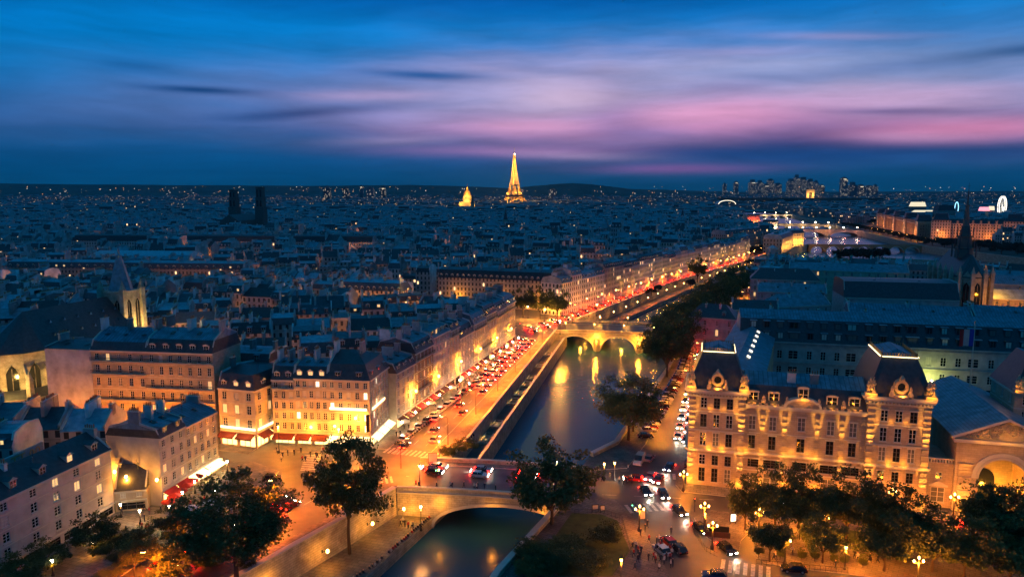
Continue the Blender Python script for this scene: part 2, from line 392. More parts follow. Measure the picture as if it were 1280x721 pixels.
def quay_wall(line, label, z0=-9.5, z1=0, th=.9, par=1.0, side=1, name='quay_wall'):
    """a masonry retaining wall with a parapet along its top; side=1: the wall faces the right of the line"""
    t = thing(name, label, 'quay wall', (line[0][0], line[0][1], 0)); ox, oy = line[0]
    a = line; b = poff(line, -th*side); a2 = poff(line, .1*side)
    m1 = MB(); m2 = MB()
    for i in range(len(line)-1):
        p, q = a2[i], a2[i+1]
        f = [(p[0]-ox, p[1]-oy), (q[0]-ox, q[1]-oy), (b[i+1][0]-ox, b[i+1][1]-oy), (b[i][0]-ox, b[i][1]-oy)]
        pts = f if side < 0 else f
        m1.hexa([(x, y, z0) for x, y in f], [(x, y, z1+par) for x, y in f], 'quay_stone')
        g = [(a[i][0]-ox+0, a[i][1]-oy)]
        p, q = poff(line, .22*side)[i], poff(line, .22*side)[i+1]; r, s_ = poff(line, -(th+.12)*side)[i+1], poff(line, -(th+.12)*side)[i]
        f = [(k[0]-ox, k[1]-oy) for k in (p, q, r, s_)]
        m2.hexa([(x, y, z1+par+.003) for x, y in f], [(x, y, z1+par+.2) for x, y in f], 'trim')
    m1.build('wall', t); m2.build('coping', t); return t
quay_wall(WALL_L_UP, 'lit stone quay wall with wall lanterns above the lower walk, bottom of the picture')
quay_wall(WALL_L_DN, 'long stone parapet wall beside the road between the two bridges', z0=-4.5, th=.4)
quay_wall(WALL_L_FAR[:7], 'far stone quay wall of arches and lamps beyond the three-arched bridge')
quay_wall(WALL_R[:4], 'stone wall of the island square beside the near water', side=-1)
quay_wall(WALL_R[4:9], 'island quay wall running beside the parked cars and trees', side=-1)
quay_wall(WALL_R[8:], 'tree-hidden quay wall at the island\'s far end', side=-1)
quay_wall(ISLAND_N, 'quay wall on the island\'s north side', side=1)
quay_wall(RIGHT_BANK[2:8], 'lamp-lined quay wall below the long palace on the right bank', side=1)
# lower quay walks
LQ = [(-41, 100), (-26.6, 130), (-15.2, 160), (-11.5, 172)]
slab('lower_quay', WALL_L_UP[1:]+[(-17, 170)]+LQ[::-1], -9, -5.5, 'quay_stone', 'pavement')
strip_out = poff(WALL_L_DN, 4.2)
slab('lower_walk', WALL_L_DN+strip_out[::-1], -9, -3.6, 'quay_stone', 'asphalt')
quay_wall(poff(WALL_L_DN, 4.6), 'low stone edge wall along the dark strip over the water', z0=-9.3, z1=-3.5, par=.9, th=.5)
FQ = WALL_L_FAR[:5]
slab('far_lower_quay', FQ+poff(FQ, 9)[::-1], -9, -6, 'quay_stone', 'pavement')
# streets: asphalt over the land, pavements standing 13 cm above it
ROW = [(-37, 182), (-32.6, 197), (1.5, 318)]
FARROW = [(27, 388), (50, 425), (87, 488), (133, 567), (190, 656), (250, 756)]
inner = lambda l, d: poff(l, -d)
flat('road', [(-110, 45)]+inner(WALL_L_UP, 1)+inner(WALL_L_DN, 1)+inner(WALL_L_FAR[:6], 1)+FARROW[::-1]+[(5, 385), (-60, 440), (-70, 430), (-12, 350), (1.5, 318), (-37, 182), (-63, 186), (-66, 260), (-73, 260), (-68, 184), (-77, 186), (-180, 196), (-180, 180), (-71, 168), (-74, 147), (-84, 143), (-88, 118)], .02, 'asphalt_worn')
flat('road', [(14.5, 146), (16, 166), (28, 166), (34, 180), (62, 255), (84, 330), (122, 405), (165, 485), (180, 478), (140, 395), (100, 325), (76, 262), (44, 172), (43, 162), (120, 141), (190, 122), (180, 100), (36, 100), (22, 120), (25, 142)], .02, 'asphalt')
PV = .13
def pave(name, pts, top='pavement', z=PV): return slab(name, pts, .0, z, 'trim', top)
pave('pavement', inner(ROW, 0)+poff(ROW, 4.5)[::-1])
pave('pavement', [(-63, 186), (-37.2, 182), (-36, 177.5), (-62, 180)])
pave('pavement', [(-78, 185), (-67, 181.4), (-67.5, 177.5), (-78, 181)])
pave('pavement', [(-180, 179), (-72, 167), (-74, 147), (-84, 143), (-88, 118), (-92, 60), (-80, 60), (-72, 100), (-66, 128), (-57, 152), (-56, 166), (-64, 172), (-180, 183)])
side = WALL_L_UP[1:]; pave('pavement', inner(side, .9)+inner(side, 4.6)[::-1])
pave('pavement', inner(WALL_L_DN, .9)+inner(WALL_L_DN, 4.2)[::-1])
pave('pavement', inner(WALL_L_FAR[:6], .9)+inner(WALL_L_FAR[:6], 4.5)[::-1])
pave('pavement', FARROW+poff(FARROW, 5)[::-1])
pave('pavement', [(3, 322), (-6, 345), (-38, 380), (-36, 402), (24, 384), (23, 374), (2, 362), (-4, 352), (8, 330)])
pave('pavement', [(8, 142), (14.5, 157.5), (15.5, 152), (22.5, 149.5), (25.5, 140), (27, 126), (28, 112), (4, 112), (-1, 118)], 'plaza')
tag(flat('lawn', [(12.5, 143), (18.5, 142.3), (21.5, 139.5), (22, 127), (17.5, 118), (8, 118), (8.5, 133)], PV+.02, 'lawn'), kind='structure')
pave('pavement', [(16, 166), (20, 176), (27.6, 184), (59, 266), (78, 324), (110, 399), (114, 397), (82, 321), (64.5, 266), (36, 186), (28, 168)], 'plaza')
pave('pavement', [(40, 158.6), (112, 138.5), (111, 133.5), (38, 154), (37.5, 158), (66, 262), (70, 261)], 'pavement')
pave('pavement', [(37.5, 141), (42, 144.5), (50, 142), (48, 136), (44, 131), (42, 126), (39.5, 128), (37.2, 134)], 'plaza')
pave('pavement', [(50, 146), (62, 142), (82, 134), (97, 126), (115, 118), (110, 104), (60, 118.5), (49.5, 121), (45.5, 122.6), (45, 127), (49, 135)], 'plaza')
tag(flat('lawn', [(58, 138), (80, 131), (78, 126), (56, 132.5)], PV+.02, 'lawn'), kind='structure')
# crossings and lane lines, a worn coat of paint
def crossing(c, ang, length, width, n):
    mb = MB(); ca, sa = math.cos(ang), math.sin(ang)
    for i in range(n):
        u = (i-(n-1)/2)*length/n; w2 = length/n*.27
        q = [(u-w2, -width/2), (u+w2, -width/2), (u+w2, width/2), (u-w2, width/2)]
        mb.face([(c[0]+x*ca-y*sa, c[1]+x*sa+y*ca, .034) for x, y in q], 'paint')
    tag(mb.build('crossing_paint'), kind='structure')
crossing((-26, 178.5), R(-18), 15, 4, 12); crossing((-32, 160), R(15), 9, 4, 8); crossing((-50, 172), R(100), 11, 4, 9)
crossing((29.5, 146), R(10), 11, 4, 8); crossing((41.5, 120.5), R(-20), 9, 4.5, 7); crossing((37, 163), R(-10), 9, 3.5, 7); crossing((22, 347), R(10), 12, 4, 9)
def lane_line(line, name='lane_paint', w_=.16, dash=None):
    mb = MB()
    for (x, y, a) in along(line, dash or 3.0):
        L = 3.0 if not dash else dash*.45; ca, sa = math.cos(a), math.sin(a)
        mb.face([(x+u*ca-v*sa, y+u*sa+v*ca, .034) for u, v in ((0, -w_/2), (L, -w_/2), (L, w_/2), (0, w_/2))], 'paint')
    tag(mb.build(name), kind='structure')
QL = [(-33.2, 178), (1.8, 329)]
for d, ds in ((5.4, 8), (8.8, 8), (3.0, 6)): lane_line(poff(QL, d), dash=ds)
lane_line(poff(QL, 11.8)); lane_line([(-25, 163), (15, 156)], dash=6); lane_line([(40, 166), (68, 262)], dash=6); lane_line([(-64, 110), (-38, 160)], dash=7)
lane_line([(20, 152.5), (60, 148), (110, 134)], dash=7)
# ------------------------------------------------------------------ bridges
def arch_z(x, arches, base):
    for x0, x1, zs, rise in arches:
        if x0 <= x <= x1:
            u = (x-(x0+x1)/2)/((x1-x0)/2); return zs+rise*math.sqrt(max(0, 1-u*u))
    return base
def bridge(name, label, p0, p1, W, zd, arches, piers, m='bridge_stone', par=1.0, deckm='asphalt', walk=2.6, camber=0.0, base=-9.0, cat='bridge', band='trim'):
    L = math.hypot(p1[0]-p0[0], p1[1]-p0[1]); ang = math.atan2(p1[1]-p0[1], p1[0]-p0[0])
    t = thing(name, label, cat, (*p0, 0), ang)
    N = max(40, int(L/1.0)); xs = sorted({round(L*i/N, 3) for i in range(N+1)} | {a for ar in arches for a in (ar[0]+.001, ar[1]-.001)})
    top = lambda x: zd+camber*(1-(2*x/L-1)**2)
    s = MB(); d = MB(); k = MB(); k2 = MB(); q = MB()
    for a, b in zip(xs, xs[1:]):
        za, zb = arch_z(a, arches, base), arch_z(b, arches, base); ta, tb = top(a), top(b)
        s.face([(a, 0, za), (b, 0, zb), (b, 0, tb), (a, 0, ta)], m); s.face([(b, W, zb), (a, W, za), (a, W, ta), (b, W, tb)], m)
        if za > base+.01 or zb > base+.01: s.face([(a, W, za), (b, W, zb), (b, 0, zb), (a, 0, za)], m)
        d.face([(a, 0, ta), (b, 0, tb), (b, W, tb), (a, W, ta)], deckm)
        for y0, y1 in ((0, walk), (W-walk, W)):
            (k if y0 == 0 else k2).hexa([(a, y0, ta+.003), (b, y0, tb+.003), (b, y1, tb+.003), (a, y1, ta+.003)], [(a, y0, ta+.15), (b, y0, tb+.15), (b, y1, tb+.15), (a, y1, ta+.15)], 'trim', 'pavement')
        for y0, y1 in ((-.05, .4), (W-.4, W+.05)):
            q.hexa([(a, y0, ta+.16), (b, y0, tb+.16), (b, y1, tb+.16), (a, y1, ta+.16)], [(a, y0, ta+par), (b, y0, tb+par), (b, y1, tb+par), (a, y1, ta+par)], m)
            q.hexa([(a, y0-.12, ta+par+.003), (b, y0-.12, tb+par+.003), (b, y1+.12, tb+par+.003), (a, y1+.12, ta+par+.003)], [(a, y0-.12, ta+par+.18), (b, y0-.12, tb+par+.18), (b, y1+.12, tb+par+.18), (a, y1+.12, ta+par+.18)], band)
        for y0, y1 in ((-.3, -.002), (W+.002, W+.3)):
            q.hexa([(a, y0, ta-.35), (b, y0, tb-.35), (b, y1, tb-.35), (a, y1, ta-.35)], [(a, y0, ta-.05), (b, y0, tb-.05), (b, y1, tb-.05), (a, y1, ta-.05)], band)
    # arch rings, a little proud of the wall
    for x0, x1, zs, rise in arches:
        n = 28
        for i in range(n):
            A = [math.pi*(1-j/n) for j in (i, i+1)]; pt = lambda a_, o: ((x0+x1)/2+((x1-x0)/2+o)*math.cos(a_), zs+(rise+o)*math.sin(a_))
            P = [pt(A[0], 0), pt(A[1], 0), pt(A[1], .75), pt(A[0], .75)]
            for y in (-.12, W+.12):
                f = [(p[0], y, min(p[1], zd+camber-.4)) for p in P]; s.face(f if y < 0 else f[::-1], 'trim')
    s.build('arches', t); d.build('deck', t); k.build('footway', t); k2.build('footway', t); q.build('parapet', t)
    for x0, x1, z1 in piers:
        pm = MB(); c = (x0+x1)/2
        for yy, sg in ((0, -1), (W, 1)):
            o = [(x0, yy), (c, yy+sg*2.6), (x1, yy)] if sg < 0 else [(x1, yy), (c, yy+sg*2.6), (x0, yy)]
            pm.prism(o, base, z1, m); 
            pk = (c, yy, z1+1.3)
            for i in range(3): pm.face([(*o[i], z1+.003), (*o[(i+1) % 3], z1+.003), pk], m)
        pm.box(x0, x1, .01, W-.01, base, z1-1.0, m); pm.build('pier', t)
    return t
near_bridge = bridge('single_arch_bridge', 'near low stone bridge of one wide arch, lit yellow on its side', (-25.8, 154.2), (14.9, 147.4), 18.5, .03, [(8.5, 40.2, -7.6, 5.7)], [], camber=.5, deckm='asphalt_worn')
p = (23.2, 341)
three = bridge('three_arch_bridge', 'pale stone bridge with three lit arches and round wreaths on its piers', (20, 342), (80, 327), 27, .03, [(2, 19.5, -8, 6.6), (22.5, 39.5, -8, 7.1), (42.5, 59, -8, 6.6)], [(19.5, 22.5, -3), (39.5, 42.5, -3)], camber=.9, deckm='asphalt_worn', walk=4)
for x in (21, 41):
    wr = MB().lathe((0, 0, 0), [(1.35, 0), (1.5, .1), (1.2, .3), (.5, .35)], 'trim', 14); o = wr.build('wreath', three, (x, -.1, -.6)); o.rotation_euler.x = R(90)
    light('POINT', three, (x, -3.2, -2.6), 2600, AMBER, .3)
    light('POINT', three, (x-9, 8, -7.0), 1000, AMBER, .3)
for x in (6, 18, 30): light('POINT', near_bridge, (x+4, -1.8, -3.2 if x != 6 else -2.0), 260, AMBER, .2)
light('POINT', near_bridge, (4, -2.5, -4), 300, AMBER, .2)
pn = bridge('old_stone_bridge', 'distant low bridge where the lit quay meets the island tip', (245, 735), (345, 722), 20, .03, [(2+20*i, 18+20*i, -8, 6) for i in range(5)], [(18+20*i, 22+20*i, -3) for i in range(4)])
fb = bridge('footbridge', 'thin dark footbridge low over the river beside the round trees', (388, 941), (527, 925), 10, .03, [(3+19.5*i, 20+19.5*i, -8, 6.5) for i in range(7)], [(20+19.5*i, 22.5+19.5*i, -6) for i in range(6)], m='iron_work', par=.8, deckm='plaza', walk=1, band='iron_work')
cb = bridge('red_lamp_bridge', 'arched bridge with a close row of pink-white lamps along its rail', (436, 1290), (623, 1277), 30, 1.5, [(10, 58, -8, 7.5), (68, 120, -8, 8), (130, 178, -8, 7.5)], [(58, 68, -5), (120, 130, -5)], camber=1.5)
rb = bridge('white_lit_bridge', 'far pale bridge of five arches, lit cream, under the skyline', (532, 1556), (679, 1508), 17, 1.5, [(6+28*i, 28+28*i, -8, 7) for i in range(5)], [(28+28*i, 34+28*i, -4) for i in range(4)], camber=1.5)
gb = bridge('farthest_bridge', 'farthest bridge, a thin pale lit line at the river bend', (757, 2312), (896, 2316), 30, 1.5, [(6+28*i, 28+28*i, -8, 6) for i in range(5)], [(28+28*i, 34+28*i, -4) for i in range(4)])
for L_, t, n, pw, c in ((187, cb, 8, 900, (1, .35, .25)), (150, rb, 6, 1800, (1, .6, .25)), (139, gb, 4, 5000, (1, .65, .35))):
    for i in range(n):
        light('POINT', t, ((i+.5)*L_/n, -7, 3), pw, c, .5)
        t2 = MB().bar((0, 0, 0), (0, 0, 3.6), .15, 'iron').lathe((0, 0, 3.6), [(.5, 0), (1.1, .7), (.5, 1.5)], 'lamp_white', 6); t2.build('lamp', t, ((i+.5)*L_/n, 0, 3.5))
# steps down to the water beside the near bridge
st = MB()
for i in range(16): st.box(i*.55, (i+1)*.55+.02, 0, 5, -9, -i*.5-.1, 'quay_stone', 'pavement')
tag(st.build('water_steps', None, (15.5, 167.5, 0), R(28)), 'stone steps going down to the water beside the near bridge', 'steps')
# lit grilles let into the dark strip
for i, y in enumerate((199, 212, 236, 247, 258, 268, 288, 309)):
    u = (y-174)/175; x = -14.7+u*37.1+2.0
    g = thing('light_well', 'lit ground grille in the dark strip, %s from the near bridge' % ('first second third fourth fifth sixth seventh eighth'.split()[i]), 'grille', (x, y, -3.59), R(78), 'lit grilles in the dark waterside strip')
    lx = 3.4 if i % 3 else 4.6
    MB().box(-lx, lx, -1.3, -1.0, 0, .6, 'quay_stone').box(-lx, lx, 1.0, 1.3, 0, .6, 'quay_stone').box(-lx, -lx+.3, -1, 1, 0, .6, 'quay_stone').box(lx-.3, lx, -1, 1, 0, .6, 'quay_stone').build('kerb', g)
    gr = MB()
    for k in range(9): gr.box(-lx+.3+k*(2*lx-.6)/9, -lx+.42+k*(2*lx-.6)/9, -1, 1, .3, .36, 'iron')
    gr.build('grating', g); MB().box(-lx+.3, lx-.3, -1, 1, .02, .06, 'plaster_cream').build('floor', g)
    light('SPOT', g, (0, 0, 3.2), 700, (1, .5, .12), .15, size=R(85))
# ------------------------------------------------------------------ windows, dormers, chimneys: shared meshes
WINM = {}
def win_mesh(w_, h_, kind, arch=False):
    key = (round(w_, 2), round(h_, 2), kind, arch)
    if key in WINM: return WINM[key]
    mb = MB(); f = 'frame_white' if kind != 'quaydark' else 'frame_dark'; g = {'dark': 'glass_dark', 'lit': 'glass_lit', 'white': 'glass_white', 'shut': 'shutter', 'curt': 'curtain', 'quaydark': 'glass_dark'}[kind]
    d = .1; b = .07; x = w_/2
    mb.box(-x, x, d+.04, d+.09, 0, h_, g)
    mb.box(-x, -x+b, d-.04, d+.03, 0, h_, f).box(x-b, x, d-.04, d+.03, 0, h_, f).box(-x+b, x-b, d-.04, d+.03, 0, b, f).box(-x+b, x-b, d-.04, d+.03, h_-b, h_, f)
    mb.box(-.05, .05, d-.04, d+.03, b, h_-b, f)
    for z in ((h_*.36, h_*.68) if h_ > 1.4 else (h_*.5,)): mb.box(-x+b, -.05, d-.03, d+.025, z-.025, z+.025, f).box(.05, x-b, d-.03, d+.025, z-.025, z+.025, f)
    if arch: mb.box(-x-.18, x+.18, -.16, -.005, h_+.02, h_+.3, 'trim')
    mb.box(-x-.1, x+.1, -.18, -.005, -.16, -.02, 'trim')
    WINM[key] = mb.mesh('window'); return WINM[key]
def wall_holes(mb, a, b, z0, z1, holes, m, depth=.3):
    """wall from a to b (outside on its right), holes: (x0, x1, z0, z1) measured along it; real recesses"""
    ax, ay = a; L = math.hypot(b[0]-ax, b[1]-ay); tx, ty = (b[0]-ax)/L, (b[1]-ay)/L; nx, ny = -ty, tx   # inward normal
    P = lambda u, z, d=0.0: (ax+tx*u+nx*d, ay+ty*u+ny*d, z)
    zs = sorted({z0, z1} | {h[2] for h in holes} | {h[3] for h in holes})
    for za, zb in zip(zs, zs[1:]):
        hs = sorted([h for h in holes if h[2] <= za+1e-6 and h[3] >= zb-1e-6]); u = 0
        for h in hs:
            if h[0] > u+1e-6: mb.face([P(u, za), P(h[0], za), P(h[0], zb), P(u, zb)], m)
            u = h[1]
        if u < L-1e-6: mb.face([P(u, za), P(L, za), P(L, zb), P(u, zb)], m)
    for x0, x1, h0, h1 in holes:
        mb.face([P(x0, h0), P(x0, h0, depth), P(x0, h1, depth), P(x0, h1)], m); mb.face([P(x1, h0, depth), P(x1, h0), P(x1, h1), P(x1, h1, depth)], m)
        mb.face([P(x0, h0, depth), P(x0, h0), P(x1, h0), P(x1, h0, depth)], m); mb.face([P(x0, h1), P(x0, h1, depth), P(x1, h1, depth), P(x1, h1)], m)
        mb.face([P(x0, h0, depth), P(x1, h0, depth), P(x1, h1, depth), P(x0, h1, depth)], 'glass_dark')
DORM = {}
def dormer_mesh(kind, lit, big=False, roofm='slate'):
    key = (kind, lit, big, roofm)
    if key in DORM: return DORM[key]
    mb = MB(); w_ = .75 if not big else 1.0; h = 1.55 if not big else 2.0; g = {0: 'glass_dark', 1: 'glass_lit', 2: 'glass_white'}[lit]
    mb.box(-w_, w_, 0, 2.4, -.3, h, 'trim' if kind else 'zinc', None)
    mb.box(-w_+.2, w_-.2, -.03, -.004, .15, h-.15, g).box(-.04, .04, -.06, -.033, .15, h-.15, 'frame_white').box(-w_+.2, -.05, -.055, -.034, h*.5, h*.5+.05, 'frame_white').box(.05, w_-.2, -.055, -.034, h*.5, h*.5+.05, 'frame_white')
    if kind == 1:   # pedimented
        for y0, y1, mm in ((-.2, 2.6, roofm),):
            mb.face([(-w_-.2, y0, h), (w_+.2, y0, h), (0, y0, h+.6)], 'trim'); mb.face([(-w_-.2, y0, h), (0, y0, h+.6), (0, y1, h+.6), (-w_-.2, y1, h)], mm); mb.face([(0, y0, h+.6), (w_+.2, y0, h), (w_+.2, y1, h), (0, y1, h+.6)], mm)
            mb.face([(w_+.2, y0, h-.01), (-w_-.2, y0, h-.01), (-w_-.2, y1, h-.01), (w_+.2, y1, h-.01)], 'trim')
    elif kind == 2:  # round-headed
        n = 6; A = [(w_+.15)*1.0*math.cos(math.pi*i/n) for i in range(n+1)]; B = [h+.45*math.sin(math.pi*i/n) for i in range(n+1)]
        mb.face([(A[i], -.2, B[i]) for i in range(n+1)][::-1], 'trim')
        for i in range(n): mb.face([(A[i], -.2, B[i]), (A[i], 2.6, B[i]), (A[i+1], 2.6, B[i+1]), (A[i+1], -.2, B[i+1])], roofm)
    else: mb.hexa([(-w_-.12, -.2, h+.003), (w_+.12, -.2, h+.003), (w_+.12, 2.6, h+.2), (-w_-.12, 2.6, h+.2)], [(-w_-.12, -.2, h+.12), (w_+.12, -.2, h+.12), (w_+.12, 2.6, h+.32), (-w_-.12, 2.6, h+.32)], 'zinc')
    DORM[key] = mb.mesh('dormer'); return DORM[key]
CHIM = {}
def chim_mesh(length, h, seed=0, m='gable'):
    key = (length, h, seed, m)
    if key in CHIM: return CHIM[key]
    mb = MB(); rr = random.Random(seed); mb.box(-.35, .35, 0, length, 0, h, m).box(-.45, .45, -.08, length+.08, h+.003, h+.18, 'trim')
    y = .3
    while y < length-.2:
        if rr.random() < .85: mb.lathe((0, y, h+.18), [(.15, 0), (.13, .55+rr.random()*.35)], 'terracotta', 6)
        y += .5
    CHIM[key] = mb.mesh('chimney'); return CHIM[key]
# ------------------------------------------------------------------ a detailed street house
def row_heights(h, floors, ground, gap):
    fh = (h-ground)/floors; return [(ground+i*fh+gap*fh, fh) for i in range(floors)]
def street_house(label, p0, p1, D, h, floors, cols, rng, wallm='plaster_cream', roof='mansard', rh=2.8, top=1.2, ground=3.6, sides=(), shop='plain', lit=.06, shut=.15, balc=(), dormers=1, cat='building', name='apartment_house',
                 roofm='slate', topm='zinc', dk=1, ww=1.05, awn='awning_red', litk='lit', group=None, chims=3, hip='', back_gable=None, band=True, blank=(), skylights=0):
    W = math.hypot(p1[0]-p0[0], p1[1]-p0[1]); t = thing(name, label, cat, (*p0, 0), math.atan2(p1[1]-p0[1], p1[0]-p0[0]), group)
    wl = MB(); corners = {'F': ((0, 0), (W, 0)), 'R': ((W, 0), (W, D)), 'B': ((W, D), (0, D)), 'L': ((0, D), (0, 0))}
    wins = []; rows = row_heights(h, floors, ground, .22); bands = MB(); bal = []
    for sd in 'FRBL':
        a, b = corners[sd]; L = math.hypot(b[0]-a[0], b[1]-a[1]); n = cols if sd == 'F' else dict(sides).get(sd, 0)
        ang = math.atan2(b[1]-a[1], b[0]-a[0]); holes = []
        if n:
            xs = n if isinstance(n, (list, tuple)) else [(i+.5)*L/n for i in range(n)]
            for ri, (z, fh) in enumerate(rows):
                wh = fh*(.62 if ri < floors-1 else .52)
                for ci, x in enumerate(xs):
                    if (sd, ri, ci) in blank: continue
                    hw = min(ww, L/max(len(xs), 1)*.62)/2; holes.append((x-hw, x+hw, z, z+wh))
                    r = rng.random(); k = litk if r < lit else ('shut' if r < lit+shut else ('curt' if r < lit+shut+.08 else 'dark'))
                    wins.append((a, b, ang, x, z, hw*2, wh, k, ri))
            if shop != 'none':
                ns = max(1, int(L/4.2)); sw = L/ns
                for i in range(ns):
                    holes.append((i*sw+.45, (i+1)*sw-.45, .35, ground-.75))
                    kk = {'shop': 'lit_shop', 'plain': None, 'white': 'lit_shop', 'some': 'lit_shop' if rng.random() < .5 else None}[shop]
                    pn = MB(); pw = sw-.9; g = 'shop_light' if kk else 'glass_dark'
                    pn.box(-pw/2, pw/2, .16, .2, 0, ground-1.1, g)
                    for q in range(4): pn.box(-pw/2+q*pw/3-.05, -pw/2+q*pw/3+.05, .08, .155, 0, ground-1.1, 'frame_dark')
                    pn.box(-pw/2, pw/2, .05, .15, ground-1.7, ground-1.55, 'frame_dark')
                    o = pn.build('shop_window', t); tx, ty = math.cos(ang), math.sin(ang); u = (i+.5)*sw
                    o.location = (a[0]+tx*u, a[1]+ty*u, .35); o.rotation_euler.z = ang
                    if shop in ('shop', 'white') or (shop == 'some' and kk):
                        aw = MB(); aw.hexa([(-pw/2-.2, -1.9, ground-1.5), (pw/2+.2, -1.9, ground-1.5), (pw/2+.2, -.05, ground-.65), (-pw/2-.2, -.05, ground-.65)], [(-pw/2-.2, -1.9, ground-1.45), (pw/2+.2, -1.9, ground-1.45), (pw/2+.2, -.05, ground-.6), (-pw/2-.2, -.05, ground-.6)], awn)
                        aw.box(-pw/2-.2, pw/2+.2, -1.93, -1.905, ground-1.8, ground-1.45, awn)
                        o = aw.build('awning', t); o.location = (a[0]+tx*u, a[1]+ty*u, 0); o.rotation_euler.z = ang
        wall_holes(wl, a, b, 0, h, holes, wallm)
        if n and band:
            tx, ty = math.cos(ang), math.sin(ang); nx, ny = ty, -tx
            def strip(z0, z1, out, mm, ext=0.0):
                q = [(a[0]+nx*.002, a[1]+ny*.002), (a[0]+nx*out, a[1]+ny*out), (b[0]+nx*out, b[1]+ny*out), (b[0]+nx*.002, b[1]+ny*.002)]
                bands.hexa([(x, y, z0) for x, y in q], [(x, y, z1) for x, y in q], mm)
            strip(ground-.35, ground-.1, .22, 'trim'); strip(h-.45, h-.02, .45, 'trim')
            for z, fh in rows[1:]: strip(z-.22*fh-.06, z-.22*fh+.08, .08, 'trim')
            for r_ in balc:
                z = rows[r_][0]-.1; bb = MB(); q = [(a[0]+nx*.003, a[1]+ny*.003), (a[0]+nx*.8, a[1]+ny*.8), (b[0]+nx*.8, b[1]+ny*.8), (b[0]+nx*.003, b[1]+ny*.003)]
                bb.hexa([(x, y, z-.16) for x, y in q], [(x, y, z) for x, y in q], 'trim')
                q = [(a[0]+nx*.72, a[1]+ny*.72), (a[0]+nx*.77, a[1]+ny*.77), (b[0]+nx*.77, b[1]+ny*.77), (b[0]+nx*.72, b[1]+ny*.72)]
                bb.hexa([(x, y, z+.85) for x, y in q], [(x, y, z+.95) for x, y in q], 'iron')
                k = int(L/.35)
                for i in range(k+1):
                    px_, py_ = a[0]+tx*L*i/k+nx*.745, a[1]+ty*L*i/k+ny*.745; bb.box(px_-.02, px_+.02, py_-.02, py_+.02, z, z+.85, 'iron')
                bb.build('balcony', t)
    # party walls climb with the roof
    exposed = set(hip) | {'F', 'B'}
    ins = rh*.42 if roof == 'mansard' else 0
    z1, z2 = h+rh, h+rh+top
    rf = MB(); e = .35
    xl, xr = (-e if 'L' in hip else 0), (W+e if 'R' in hip else W)
    if roof == 'mansard':
        ml, mr = (ins if 'L' in hip else 0), (W-ins if 'R' in hip else W)
        lo = [(xl, -e, h), (xr, -e, h), (xr, D+e, h), (xl, D+e, h)]; mid = [(ml, ins, z1), (mr, ins, z1), (mr, D-ins, z1), (ml, D-ins, z1)]
        for i in range(4): rf.face([lo[i], lo[(i+1) % 4], mid[(i+1) % 4], mid[i]], roofm)
        rl, rr_ = (ml+D*.3 if 'L' in hip else 0), (mr-D*.3 if 'R' in hip else W)
        A, B = (rl, D/2, z2), (rr_, D/2, z2)
        rf.face([mid[0], mid[1], B, A], topm); rf.face([mid[2], mid[3], A, B], topm); rf.face([mid[1], mid[2], B], topm); rf.face([mid[3], mid[0], A], topm)
        gp = [(-.0, h), (ins, z1), (D/2, z2), (D-ins, z1), (D, h)]
    else:
        rl, rr_ = (D*.35 if 'L' in hip else 0), (W-D*.35 if 'R' in hip else W); z2 = h+rh
        A, B = (rl, D/2, z2), (rr_, D/2, z2); lo = [(xl, -e, h), (xr, -e, h), (xr, D+e, h), (xl, D+e, h)]
        rf.face([lo[0], lo[1], B, A], roofm); rf.face([lo[2], lo[3], A, B], topm if roof == 'shed' else roofm); rf.face([lo[1], lo[2], B], roofm); rf.face([lo[3], lo[0], A], roofm)
        gp = [(0, h), (D/2, z2), (D, h)]
    rf.face(lo[::-1], 'trim'); 
    for sd, x0, x1 in (('L', .02, .34), ('R', W-.34, W-.02)):
        if sd in hip: continue
        gm = MB()
        n = len(gp); up = [(y, z+.45) for y, z in gp]; base_ = [(gp[0][0], h-.3), (gp[-1][0], h-.3)]
        pl = [(x0, y, z) for y, z in up]; pr = [(x1, y, z) for y, z in up]; bl = [(x0, y, z) for y, z in base_]; br = [(x1, y, z) for y, z in base_]
        gm.face([bl[1], bl[0]]+pl, 'gable'); gm.face(([br[1], br[0]]+pr)[::-1], 'gable')
        for i in range(n-1): gm.face([pl[i], pr[i], pr[i+1], pl[i+1]], 'trim')
        gm.face([bl[0], br[0], pr[0], pl[0]], 'gable'); gm.face([bl[1], pl[-1], pr[-1], br[1]], 'gable'); gm.build('party_wall', t)
    ro = rf.build('roof', t)
    wl.build('wall', t)
    if bands.f: bands.build('cornice', t)
    for a, b, ang, x, z, w_, wh, k, ri in wins[:100]:
        tx, ty = math.cos(ang), math.sin(ang)
        inst('window', win_mesh(w_, wh, k), t, (a[0]+tx*x, a[1]+ty*x, z), ang)
    if dormers:
        nd = dormers if dormers > 1 else max(1, (cols if isinstance(cols, int) else len(cols))//2+1)
        for i in range(nd):
            x = (i+.5)*W/nd; l = litk_code(rng, lit)
            zz = h+.35 if roof == 'mansard' else h+rh*.16; yy = .0 if roof == 'mansard' else D*.08
            inst('dormer', dormer_mesh(dk, l, roofm=roofm), ro, (x, yy+.12, zz))
        for sd, n in dict(sides).items():
            if sd in hip and sd == 'R' and n:
                k = max(1, n//2)
                for i in range(k): inst('dormer', dormer_mesh(dk, litk_code(rng, lit), roofm=roofm), ro, (W-.12, (i+.5)*D/k, h+.35), R(90))
    for i in range(skylights): inst('skylight', sky_mesh(), ro, ((i+.5)*W/skylights, ins+(D/2-ins)*.45, z1+(top if roof == 'mansard' else 0)*.45+.1))
